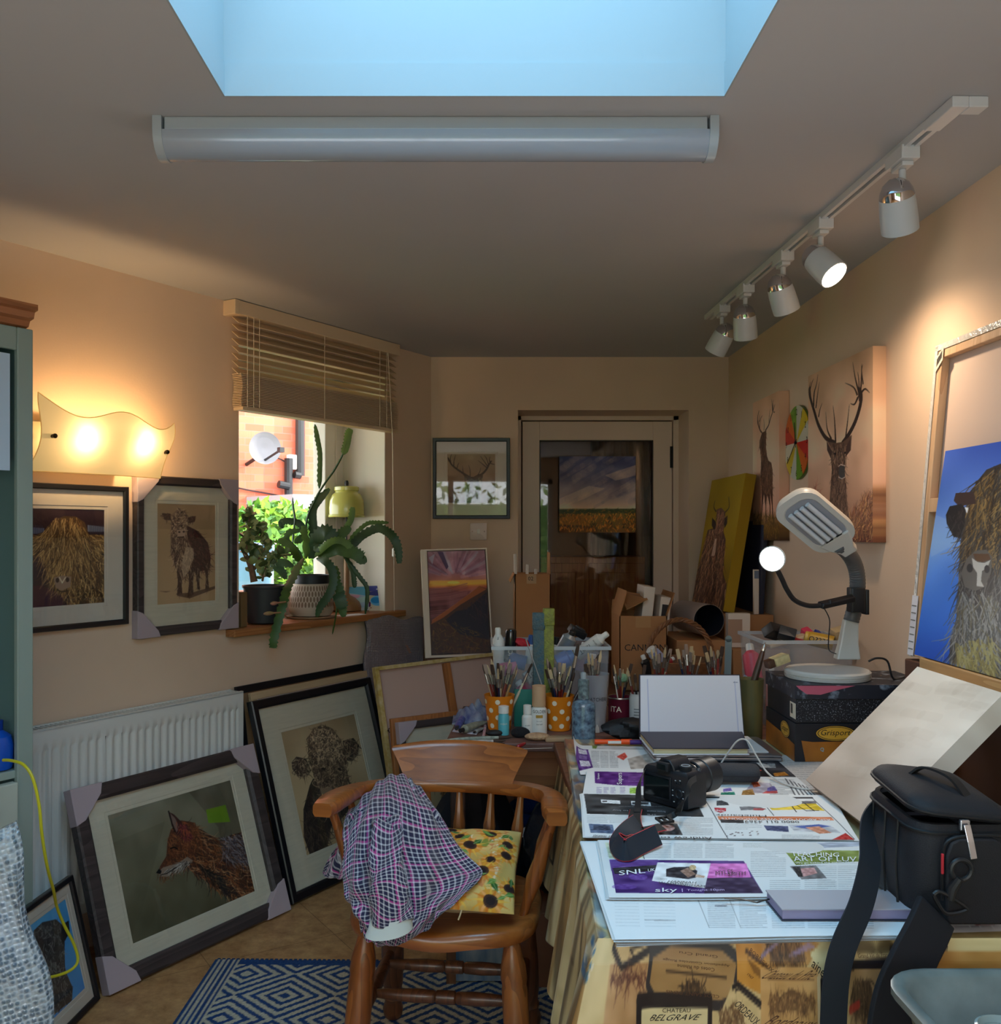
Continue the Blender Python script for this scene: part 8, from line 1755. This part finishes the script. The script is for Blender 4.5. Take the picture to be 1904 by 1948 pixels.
# ---- back corner: parcel, sunset painting, canvases turned round
o=thing('storage_chest','low brown chest behind the canvas turned to the wall','chest',(0,0,0));MB().slab([(-.255,4.50),(.02,4.47),(.07,4.72),(.07,5.0),(-.19,5.0)],0,.835).build('body',m_tbl,o,smooth=0)
q=[(808,1048),(929,1045),(936,1242),(826,1249)]
a=Art(140,230,q,(110,70,76),(690,1030,4.752));a.grad([(0,(150,116,124)),(.2,(128,82,94)),(.30,(176,112,92)),(.335,(206,150,60)),(.36,(170,90,60)),(.42,(120,70,72)),(.6,(96,54,54)),(1,(40,24,26))])
for i in range(70):
 t=rng.uniform(-2.9,-.2);r0_,r1_=rng.uniform(60,160),rng.uniform(180,420);cx_,cy__=840,360
 a.line([(cx_+r0_*math.cos(t)*1.1,cy__+r0_*math.sin(t)*.8),(cx_+r1_*math.cos(t)*1.1,cy__+r1_*math.sin(t)*.8)],rng.uniform(3,9),[(96,58,76),(160,110,124),(176,130,140),(150,156,170),(84,50,70)][rng.integers(5)],.28)
a.noise(40,5,9,83).noise(26,11,16,84);a.poly([(665,90),(720,90),(780,240),(760,270)],(58,44,72),.8).poly([(580,150),(640,110),(620,220)],(150,160,176),.6).poly([(600,380),(1145,365),(1145,400),(830,425),(600,410)],(226,166,60),.7).ell((830,395),60,14,(250,200,96),.7)
a.poly([(600,450),(760,450),(900,480),(1000,470),(940,540),(610,560)],(104,56,56),.7)
for i in range(24):y=rng.uniform(440,720);a.line([(610,y),(800,y-20),(960,y-60)],2.5,[(140,84,84),(110,60,58),(150,96,90)][rng.integers(3)],.35)
a.poly([(630,760),(800,640),(960,520),(1075,428),(1150,450),(1160,1000),(640,1030)],(64,38,26)).poly([(640,740),(830,610),(1075,430),(1145,455),(1000,540),(900,600),(740,720),(630,780)],(150,80,36),.8)
a.poly([(760,740),(860,660),(960,640),(1145,480),(1160,900),(900,860)],(26,22,34),.9);a.fur([(640,760),(760,720),(1150,880),(1150,990),(640,1020)],220,[(84,60,24),(40,28,22),(110,76,30),(60,40,26)],12,1.6,60,50).fur([(900,620),(1140,480),(1140,820)],60,[(60,36,40),(36,28,40)],16,2,70,20)
M_,w_,h_=frame_m(W(816,1252,4.52),W(938,1247,4.56),W(803,1046,4.66))
sn=thing('framed_painting','white framed sunset painting standing in the corner below the stag print','painting',M=M_);b_=.011
o=MB();
for x0,x1,z0,z1 in((0,b_,0,h_),(w_-b_*.6,w_,0,h_),(b_,w_-b_*.6,0,b_),(b_,w_-b_*.6,h_-b_*.7,h_)):o.box(x0,x1,-.008,.03,z0,z1)
o.box(-.018,.0005,-.006,.03,0,h_)
o.build('frame',mat('frame_white',(222,206,186),.5),sn,smooth=0);painted('canvas',a,((b_+.003,-.004,h_-b_),(w_-b_,-.004,h_-b_),(w_-b_,-.004,b_+.003),(b_+.003,-.004,b_+.003)),m_oil,1.6,sn);MB().box(.004,w_-.004,.024,.029,.004,h_-.004).build('backing',m_back,sn,smooth=0)
M_,w_,h_=frame_m(W(694,1262,4.47),W(806,1262,4.72),W(694,1172,4.50));M_=M_@Matrix.Translation((0,0,-.30));h_+=.30
m_wrapg,nt,b=newmat('bubble_wrap_grey');n=nt.nodes;l=nt.links;tc=n.new('ShaderNodeTexCoord');vo=n.new('ShaderNodeTexVoronoi');vo.inputs['Scale'].default_value=90;vo.inputs['Randomness'].default_value=.2;l.new(tc.outputs['Object'],vo.inputs['Vector']);bp2=n.new('ShaderNodeBump');bp2.inputs['Strength'].default_value=.9;bp2.inputs['Distance'].default_value=.006;bp2.invert=True;l.new(vo.outputs['Distance'],bp2.inputs['Height']);l.new(bp2.outputs[0],b.inputs['Normal'])
sx2=n.new('ShaderNodeSeparateXYZ');l.new(tc.outputs['Object'],sx2.inputs[0]);rp_=n.new('ShaderNodeValToRGB');rp_.color_ramp.elements[0].position=.34;rp_.color_ramp.elements[0].color=[*lin((132,120,122)),1];rp_.color_ramp.elements[1].position=.40;rp_.color_ramp.elements[1].color=[*lin((190,92,60)),1];l.new(sx2.outputs[0],rp_.inputs[0]);l.new(rp_.outputs[0],b.inputs['Base Color']);b.inputs['Roughness'].default_value=.25
pw2=thing('wrapped_canvas','grey bubble wrapped canvas between the window sill and the sunset painting','parcel',M=M_);wrapped(M_,w_,h_,.03,11,m_wrapg,.010).build('bubble_wrap',m_wrapg,pw2,smooth=60);MB().box(.02,w_-.02,-.006,.006,.02,h_-.02).build('canvas',mat('orange_grey',(150,110,96),.7),pw2,smooth=0)
tl_,tr2_=W(714,1271,4.08),W(948,1242,4.44);bl_=W(752,1560,3.96);br_=bl_+(tr2_-tl_);M_,w_,h_=frame_m(bl_,br_,tl_)
zf=bl_.z/(M_@V((0,0,1))-M_.translation).z;M_=M_@Matrix.Translation((0,0,-zf));h_+=zf
st_=thing('stretched_canvas','canvas turned to the wall with a paint flecked edge under the sunset painting','canvas',M=M_);m_str2=wood('stretcher_orange',(140,84,40),(176,112,58),2,.6);m_fleck=mat('flecked_edge',(176,146,60),.6,col2=(206,186,140),scale=40,detail=6);b_=.032
MB().box(.002,w_-.002,.012,.015,.002,h_-.002).build('canvas',mat('canvas_pinkish',(196,166,152),.85),st_,smooth=0)
for x0,x1,z0,z1 in((.004,b_*.6,0.002,h_),(w_-b_,w_-.004,.002,h_),(b_*.6,w_-b_,.002,b_),(b_*.6,w_-b_,h_-b_*.4,h_),(w_*.53,w_*.53+.034,b_,h_-b_*.4)):MB().box(x0,x1,-.010,.012,z0+.001,z1-.003).build('stretcher_bar',m_str2,st_,smooth=0,bevel=.002)
o=MB();o.box(-.004,.004,-.012,.016,0,h_).box(-.004,w_,-.012,.016,h_-.003,h_+.004).box(.004,.016,-.0118,-.0102,0,h_).box(.004,w_,-.0118,-.0102,h_-.012,h_);o.build('painted_edge',m_fleck,st_,smooth=0)
e_=V((.016,-.014,h_-.27));MB().tube([e_+V((.010+.009*math.cos(t),-.002,.009*math.sin(t))) for t in np.linspace(0,2*PI,16)],.0018,6).cyl(e_,e_+V((0,-.006,0)),.003).build('screw_eye',m_gold,st_)
P0=W(752,1376,3.86);dxy=V((tr2_.x-tl_.x,tr2_.y-tl_.y,0)).normalized();ndir=V((dxy.y,-dxy.x,0));bl2=V((P0.x,P0.y,0))+ndir*.12;M_,w_,h_=frame_m(bl2,bl2+dxy*.46,P0)
a=Art(150,150,None,(140,118,90));a.noise(12,3,3,81).poly([(.32,.25),(.45,.14),(.6,.16),(.7,.28),(.72,.6),(.62,.9),(.42,.9),(.33,.6)],(96,72,50)).fur([(.3,.2),(.7,.2),(.72,.6),(.6,.9),(.4,.9),(.32,.6)],500,[(120,92,62),(70,50,36),(44,34,28)],12,1.6,90,70,60)
for e in([(.12,.26),(.30,.22),(.34,.34),(.18,.36)],[(.70,.24),(.88,.22),(.84,.36),(.70,.36)]):a.poly(e,(54,42,34)).fur(e,60,[(70,54,42),(36,28,26)],10,1.6,90,60)
framed('framed_print','cow print with card corners leaning against the turned canvas behind the chair',M_,w_,h_,.030,.03,m_fgrain,m_mountc,a,(.20,.80,.20,.82),1.9,prot=.085)
P1=P0+V((0,0,.012))-ndir*.035;M_,w_,h_=frame_m(V((P1.x,P1.y,0))+ndir*.10,V((P1.x,P1.y,0))+ndir*.10+dxy*.52,P1);o=thing('plywood_sheet','plain brown wooden panel standing behind the cow print with card corners','board',M=M_);MB().rbox(0,w_,0,.022,0,h_,.004).build('panel',m_str2,o)
# ---- bags and boxes under and behind the table
m_bin=mat('bin_bag',(14,16,24),.3,bump=.7,bscale=22,var=.3);m_dk=mat('dark_cloth',(18,20,30),.85,bump=.5,bscale=30)
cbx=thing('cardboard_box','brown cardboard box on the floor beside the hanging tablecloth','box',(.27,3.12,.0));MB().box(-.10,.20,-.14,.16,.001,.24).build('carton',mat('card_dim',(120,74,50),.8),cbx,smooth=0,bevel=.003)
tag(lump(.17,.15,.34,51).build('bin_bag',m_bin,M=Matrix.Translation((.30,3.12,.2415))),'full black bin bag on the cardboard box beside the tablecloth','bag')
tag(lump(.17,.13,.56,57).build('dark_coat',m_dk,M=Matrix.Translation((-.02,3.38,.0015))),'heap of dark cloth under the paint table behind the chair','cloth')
o=thing('blue_bucket','blue plastic bucket under the paint table behind the chair','bucket',(.24,3.50,.0));MB().lathe([(.10,.001),(.13,.42),(.136,.43),(.128,.425),(.1,.02)],24).build('bucket',mat('bucket_blue',(30,70,140),.4),o)
o=thing('paint_splashed_crate','blue grey paint splashed crate behind the chair legs','crate',(.02,3.06,0));MB().box(-.13,.12,-.05,.1,.012,.22).build('panel',mat('splashed',(60,90,120),.7,col2=(150,150,150),scale=30,detail=7,stretch=(1,1,.2)),o,smooth=0);
for x in(-.13,.10):MB().box(x,x+.03,-.058,-.05,.0,.26).build('batten',m_oakd,o,smooth=0)
o=thing('white_board','white edged board slanting behind the chair spindles','board',M=rotm((.0,3.24,.30),0,math.radians(-32),.1));MB().rbox(-.02,.30,0,.012,0,.022,.003).build('board',m_mount,o)
# ---- washing-up bowl at the bottom right
bwz=.66;WB=thing('washing_up_bowl','grey green plastic bowl holding glass jars at the bottom right corner','bowl',(.585,.98,bwz));m_bowl=mat('bowl_grey',(84,98,98),.3,col2=(112,124,122),scale=18,detail=6)
def br_(e,z,x1=.42,y1=.385):
 r=.06;o_=[]
 for cx_,cy_,a0_ in((x1-r,y1-r,0),(r,y1-r,90),(r,r,180),(x1-r,r,270)):
  for k in range(7):t=math.radians(a0_+15*k);o_.append((cx_+(r+e)*math.cos(t),cy_+(r+e)*math.sin(t),z))
 return o_
MB().loft([br_(-.045,0),br_(-.035,.01),br_(-.004,.135),br_(.010,.138),br_(.014,.134),br_(.014,.144),br_(.002,.147),br_(-.008,.140),br_(-.040,.014),br_(-.05,.008)]).build('bowl',m_bowl,WB,smooth=50)
m_jar=glassmat('jar_glass',(.86,.92,.93),.25)
for x,y,k in((.105,.265,0),(.20,.30,1)):
 j=thing('glass_jar',('left' if k==0 else 'right')+' glass jar standing in the washing-up bowl','jar',(.585+x,.98+y,bwz+.0145),group='glass jars in the washing-up bowl')
 MB().lathe([(.036,0),(.040,.006),(.040,.085),(.035,.10),(.034,.108)],30,caps=False).build('glass',m_jar,j);MB().lathe([(.034,.100),(.0365,.104),(.0365,.112),(.033,.1135),(.032,.104)],30,caps=False).build('rim',mat('jar_rim',(176,196,196),.15,alpha=.6),j)
 MB().lathe([(.0385,.002),(.039,.07),(.0005,.07)],24,caps=False).build('water',mat('jar_water',(110,150,160),.1,alpha=.5),j)
bs=thing('stool','wooden stool under the washing-up bowl','stool',(.795,1.17,0));MB().box(-.17,.17,-.16,.16,.625,.659).build('seat',m_tbl,bs,smooth=0,bevel=.004)
for x in(-.14,.14):
 for y in(-.13,.13):MB().box(x-.018,x+.018,y-.018,y+.018,0,.625).build('leg',m_tbl,bs,smooth=0)
 #  window sill
def sill(px,py_base):
 """point on the sill whose foot shows at this pixel, in the wall frame"""
 return ML,MLI@G(px,py_base,SILL)
m_leaf=[mat('cactus_leaf_a',(62,96,40),.5,var=.25,scale=18),mat('cactus_leaf_b',(92,124,50),.5,var=.2,scale=18),mat('cactus_leaf_c',(44,76,40),.45,var=.2,scale=18)]
P_p=G(592,1172,SILL+.006);pl=thing('epiphyllum_plant','trailing flat leaved cactus in a black rimmed patterned pot on the sill','plant',P_p)
m_potw,nt,b=newmat('pot_etched');n=nt.nodes;l=nt.links;tc=n.new('ShaderNodeTexCoord');sx3=n.new('ShaderNodeSeparateXYZ');l.new(tc.outputs['Object'],sx3.inputs[0])
def mn(op,*ar):
 q=n.new('ShaderNodeMath');q.operation=op
 for i,v_ in enumerate(ar):
  if isinstance(v_,(int,float)):q.inputs[i].default_value=v_
  else:l.new(v_,q.inputs[i])
 return q.outputs[0]
ang=mn('ARCTAN2',sx3.outputs[1],sx3.outputs[0]);row_=mn('MULTIPLY',mn('SUBTRACT',sx3.outputs[2],.046),1/.024);rid=mn('FLOOR',row_);colx=mn('FRACT',mn('ADD',mn('MULTIPLY',ang,40/(2*PI)),mn('MULTIPLY',mn('MODULO',rid,2.0),.5)))
ex_=mn('POWER',mn('MULTIPLY',mn('ABSOLUTE',mn('SUBTRACT',colx,.5)),3.2),2);ey_=mn('POWER',mn('MULTIPLY',mn('ABSOLUTE',mn('SUBTRACT',mn('FRACT',row_),.5)),1.9),2)
ins=mn('LESS_THAN',mn('ADD',ex_,ey_),1.0);reg=mn('MULTIPLY',mn('GREATER_THAN',sx3.outputs[2],.046),mn('LESS_THAN',sx3.outputs[2],.142));fc_=mn('MULTIPLY',ins,reg)
mxp=n.new('ShaderNodeMix');mxp.data_type='RGBA';l.new(fc_,mxp.inputs[0]);mxp.inputs[6].default_value=[*lin((206,186,166)),1];mxp.inputs[7].default_value=[*lin((140,112,92)),1];l.new(mxp.outputs[2],b.inputs['Base Color']);b.inputs['Roughness'].default_value=.7
MB().lathe([(.070,0),(.090,.006),(.101,.025),(.101,.045),(.097,.08),(.090,.12),(.083,.150),(.0815,.152),(.079,.15),(.08,.13)],40).build('pot',m_potw,pl)
MB().lathe([(.0815,.150),(.084,.152),(.084,.186),(.082,.19),(.079,.19),(.078,.172)],40,caps=False).build('pot_rim',mat('pot_rim_black',(26,32,36),.5),pl)
MB().lathe([(.0785,.172),(.04,.176),(.001,.178)],24,caps=False).build('soil',mat('soil',(60,44,34),.95),pl)
MB().lathe([(.085,-.0055),(.112,-.003),(.114,.004),(.108,.003),(.09,-.001),(.001,-.001)],36).build('saucer',mat('saucer_tan',(176,140,108),.6),pl)
def strip(pts,w,m_i,twist=0.0,scal=.22,wav=9,nrm=None,tip=.3):
 """flat scalloped cactus stem along world points"""
 P=spline(pts,7);k=len(P);o=MB();vs=[]
 for i,p in enumerate(P):
  f=i/(k-1);t=(P[min(i+1,k-1)]-P[max(i-1,0)]).normalized();q=V(nrm) if nrm else V((0,-1,.2));s_=t.cross(q)
  s_=s_.normalized() if s_.length>.05 else V((1,0,0));s_=Matrix.Rotation(twist*f,3,t)@s_;nn=s_.cross(t).normalized()
  ww_=w*min(1,.25+f*5)*(1 if f<.75 else 1-(1-tip)*((f-.75)/.25)**2);e1=ww_*(1+scal*math.sin(i*wav*.35));e2=ww_*(1+scal*math.sin(i*wav*.35+2))
  vs+=[p+s_*e1,p+nn*.004,p-s_*e2,p-nn*.003]
 fs=[(a_+j,a_+(j+1)%4,a_+4+(j+1)%4,a_+4+j) for a_ in range(0,4*(k-1),4) for j in range(4)]+[(3,2,1,0),tuple(range(4*k-4,4*k))]
 o.add([p-P_p for p in vs],fs);return o.build('stem_leaf',m_leaf[m_i],pl,smooth=60)
py0=P_p.y;zc2=lambda x,y,Y=0:W(440+x/5.412,900+y/5.412,py0+Y)
for pts,w,mi,kw in(
([(740,880,-.03),(690,960,-.12),(620,1100,-.25),(570,1200,-.33),(530,1350,-.38),(490,1500,-.40),(440,1700,-.43),(430,1800,-.43)],.013,0,dict(wav=11,tip=.8)),
([(880,880,-.03),(960,900,-.10),(1030,980,-.12),(1050,1120,-.13),(1000,1260,-.14),(920,1370,-.14),(880,1480,-.14)],.013,2,{}),
([(1080,960,0),(1075,1100,-.06),(1120,1230,-.08),(1140,1380,-.08),(1160,1480,-.08)],.014,0,dict(tip=.4)),
([(1090,1230,-.09),(1120,1300,-.10),(1150,1400,-.10)],.019,2,{}),
([(770,880,0),(770,700,-.02),(745,600,-.03),(760,545,-.03)],.011,1,dict(wav=14,tip=.7)),
([(700,920,0),(640,800,-.05),(560,720,-.06),(480,690,-.06)],.012,1,{}),
([(740,900,0),(650,780,0),(570,690,0),(600,610,0),(720,590,0)],.010,0,{}),
([(760,600,.02),(700,520,.02),(600,495,.02),(520,505,.02),(525,570,.02)],.011,2,{}),
([(830,880,0),(850,740,0),(930,620,-.03),(1000,620,-.04),(1060,720,-.04)],.024,2,dict(tip=.5)),
([(860,860,0),(930,780,-.04),(1040,700,-.06),(1140,700,-.06),(1220,760,-.06),(1250,860,-.06)],.011,1,{}),
([(900,870,0),(1000,760,-.02),(1080,690,-.02),(1150,610,-.02),(1230,560,-.02)],.017,0,{}),
([(1000,860,0),(1100,800,0),(1240,740,0),(1350,640,0),(1500,570,-.02),(1600,600,-.04),(1680,680,-.06),(1720,800,-.06),(1730,930,-.06)],.014,2,dict(tip=.5)),
([(1200,720,0),(1290,610,.02),(1400,520,.02),(1500,510,.02),(1620,510,.02)],.007,1,{}),
([(1180,560,.02),(1230,480,.02),(1250,350,.02)],.010,1,dict(tip=.6)),
([(920,880,0),(1060,780,-.04),(1180,800,-.06),(1280,830,-.07),(1350,880,-.07),(1390,870,-.07)],.020,0,dict(tip=.2)),
([(800,880,0),(850,760,-.01),(900,780,-.03),(980,740,-.04)],.012,2,{}),
([(1130,800,0),(1240,960,-.03),(1330,1080,-.03),(1400,1200,-.03),(1380,1450,-.03)],.007,2,{}),
([(1200,920,0),(1250,1010,-.02),(1265,1120,-.02),(1270,1180,-.02)],.008,2,{}),
([(630,740,.01),(640,600,.01),(655,480,.01),(635,340,.01),(632,250,.01)],.004,2,dict(scal=.1)),
([(680,720,.02),(720,660,.02),(650,720,.02)],.010,0,{}),
([(640,960,.02),(520,920,.03),(440,940,.03),(520,1010,.03),(560,1090,.03)],.013,2,{}),
([(1090,1240,-.08),(1085,1400,-.1),(1060,1560,-.1),(1040,1660,-.1)],.003,0,dict(scal=0)),
([(820,880,.01),(770,530,.02),(860,280,.03),(960,110,.04),(1060,-30,.04),(1150,-200,.04),(1190,-330,.04)],.004,2,dict(scal=.1)),
([(1150,-190,.04),(1185,-290,.04),(1205,-400,.04),(1230,-455,.04)],.012,1,dict(tip=.6)),
([(850,820,.02),(845,600,.03),(835,400,.03),(880,300,.04),(1010,160,.04)],.014,2,dict(tip=.3)),
([(905,160,.05),(910,0,.05),(912,-200,.05),(885,-360,.05),(860,-500,.05)],.008,0,{})):
 strip([zc2(*q_) for q_ in pts],w*(1.45 if w>.005 else 1.2),mi,**kw)
for pts in([(560,1325,-.38),(480,1335,-.42),(400,1345,-.45)],[(510,1435,-.40),(440,1440,-.43),(330,1450,-.47)]):
 Q=[zc2(*q_)-P_p for q_ in pts];MB().tube(spline(Q,5),[.0035]*6+[.006,.0085,.0085,.006,.001],9).build('flower_bud',mat('bud_pink',(206,130,120),.6,col2=(140,150,80),scale=40),pl)
P_j=G(505,1186,SILL+.002);P_j=P_j+V((-.01,.03,0));jp=thing('jade_plant','jade plant in a dark grey pot at the left end of the sill','plant',P_j)
MB().lathe([(.070,.001),(.076,.006),(.090,.150),(.095,.152),(.095,.162),(.088,.162),(.084,.145)],32).build('pot',mat('pot_dark_grey',(44,48,52),.5),jp);MB().lathe([(.085,.145),(.001,.150)],24,caps=False).build('soil',MATS['soil'],jp)
zj=lambda x,y,Y=0:W(440+x/5.412,900+y/5.412,P_j.y+Y)-P_j
m_jbr=mat('jade_bark',(120,96,76),.85,var=.2,scale=60)
br2=[([(235,1120,0),(200,960,0),(140,830,0),(120,780,0)],.016),([(150,830,0),(175,660,0),(185,500,0),(200,400,0)],.006),([(320,1110,0),(360,960,-.02),(450,880,-.03),(560,830,-.03)],.005),([(240,990,0),(300,850,-.03),(380,740,-.03)],.006),([(300,860,0),(220,740,.02),(170,650,.02)],.005),([(340,700,0),(310,600,.0),(270,540,0)],.004)]
for pts,r_ in br2:MB().tube(spline([zj(*q_) for q_ in pts],5),[r_*(1-.04*i) for i in range(5*(len(pts)-1)+1)],8).build('branch',m_jbr,jp)
lv=MB();rj=random.Random(5);mj=[mat('jade_leaf',(118,142,84),.35,var=.2,scale=20),mat('jade_leaf_light',(170,180,124),.35),mat('jade_leaf_dark',(78,100,58),.35)]
for pts,r_ in br2:
 Q=spline([zj(*q_) for q_ in pts],6)
 for q_ in Q[4 if r_>.01 else 2:]:
  for _ in range(1 if r_>.01 else 3):
   d=V((rj.gauss(0,1),rj.gauss(0,1),rj.gauss(.3,.8))).normalized();p_=q_+d*rj.uniform(.006,.028);Mx=axis_m(p_,d,rj.random()*6);s_=rj.uniform(.013,.022)
   lv.loft([[(s_*a_*math.cos(t),s_*.22*a_*math.sin(t),s_*z) for t in np.linspace(0,2*PI,6,endpoint=False)] for z,a_ in((-.9,.2),(-.3,.75),(.4,.9),(1.0,.55),(1.25,.1))],rj.randrange(3),Mx)
lv.build('leaves',mj,jp,smooth=60)
bk=thing('brown_book','small brown box standing at the left end of the sill before the dark pot','box',M=ML@Matrix.Translation((WA0+.012,-.005,SILL)));MB().box(0,.034,0,.05,.001,.145).build('carton',mat('book_olive',(120,92,56),.7),bk,smooth=0,bevel=.002)
tag(MB().slab([(x,y) for x,y in((-.75,-.03),(-.60,-.045),(-.58,.02),(-.74,.04))],SILL+.0004,SILL+.0014).build('paper_sheet',m_pg,M=ML,smooth=0),'white paper sheet lying on the sill in front of the patterned pot','paper')
P_l=G(662,1163,SILL)+V((-.01,.02,0));tl2=thing('table_lamp','wooden based lamp with a pale yellow glass shade on the sill','lamp',P_l);kz=lambda y:W(0,y,P_l.y).z-P_l.z
MB().lathe([(.060,.001),(.072,.004),(.073,.022),(.064,.045),(.042,.066),(.020,.078),(.014,.09),(.013,kz(1060)),(.010,kz(1055))],32).build('base',mat('lamp_tan_wood',(146,108,70),.45,var=.2,scale=9),tl2);MB().cyl((0,0,kz(1056)),(0,0,kz(950)),.004).build('stem',m_blackpl,tl2)
z0=kz(984);s_=kz(932)-z0
MB().lathe([(r_*1.22,z_) for r_,z_ in[(.0735,0),(.0735,.010),(.071,.014),(.0715,s_*.35),(.069,s_*.6),(.058,s_*.82),(.047,s_*.90),(.046,s_*.94),(.050,s_*.98),(.050,s_*1.10),(.044,s_*1.13),(.02,s_*1.12),(.001,s_*1.12)]],40,c=(0,0,z0),caps=False).build('lamp_shade',mat('shade_yellow',(206,204,110),.25,coat=.4),tl2,solid=.002)
MB().lathe([(.010,0),(.011,.02),(.008,.032),(.001,.034)],16,c=(0,0,z0+s_*1.10)).build('finial',m_blackpl,tl2)
for k,(x0,x1,y0,y1,lab) in enumerate(((664,702,1105,1166,'left greetings card in pale blue and pink on the sill'),(702,735,1104,1163,'right greetings card with a blue lake picture on the sill'))):
 bl_=LL(x0,y1,(-.14,-.06)[k]);br_=LL(x1,y1-3,(-.09,-.012)[k]);P0=ML@V((bl_.x,bl_.y,SILL+.001));P1=ML@V((br_.x,br_.y,SILL+.001));M_,w_,h_=frame_m(P0,P1,P0+V((-.01,.012,.118+.005*k)))
 a=Art(60,90,None,(196,220,240))
 if k==0:a.poly([(0,.0),(1,0),(1,.4),(0,.25)],(120,200,236)).poly([(0,.3),(.6,.35),(.3,.7),(0,.8)],(240,190,220)).poly([(.2,.5),(1,.4),(1,.6),(.5,.7)],(206,236,236)).poly([(0,.9),(1,.85),(1,1),(0,1)],(236,236,240))
 else:a.grad([(0,(96,104,190)),(.2,(80,86,170)),(.25,(200,190,170)),(1,(236,226,204))]).poly([(0,.26),(.4,.2),(1,.3),(1,.42),(.4,.40),(0,.36)],(70,76,150)).poly([(.5,.24),(1,.12),(1,.3),(.7,.34)],(90,160,90)).ell((.52,.6),.42,.20,(110,190,240)).ell((.42,.58),.28,.12,(40,140,210)).ell((.75,.08),.1,.03,(240,240,250)).ell((.55,.14),.1,.03,(240,240,250)).poly([(.02,.62),(.12,.66),(.1,.82),(0,.84)],(96,30,90)).ell((.12,.87),.04,.02,(176,60,40))
 o=thing('greetings_card',lab,'card',M=M_,group='cards on the window sill');painted('front',a,((0,0,h_),(w_,0,h_),(w_,0,0),(0,0,0)),m_print,1.0,o,depth=.001,side=(230,230,230));MB().add([(0,.001,0),(0,.001,h_),(w_*.3,.04,h_),(w_*.3,.04,0)],[(0,1,2,3)]).build('back_leaf',m_pg,o,smooth=0,solid=.0008)
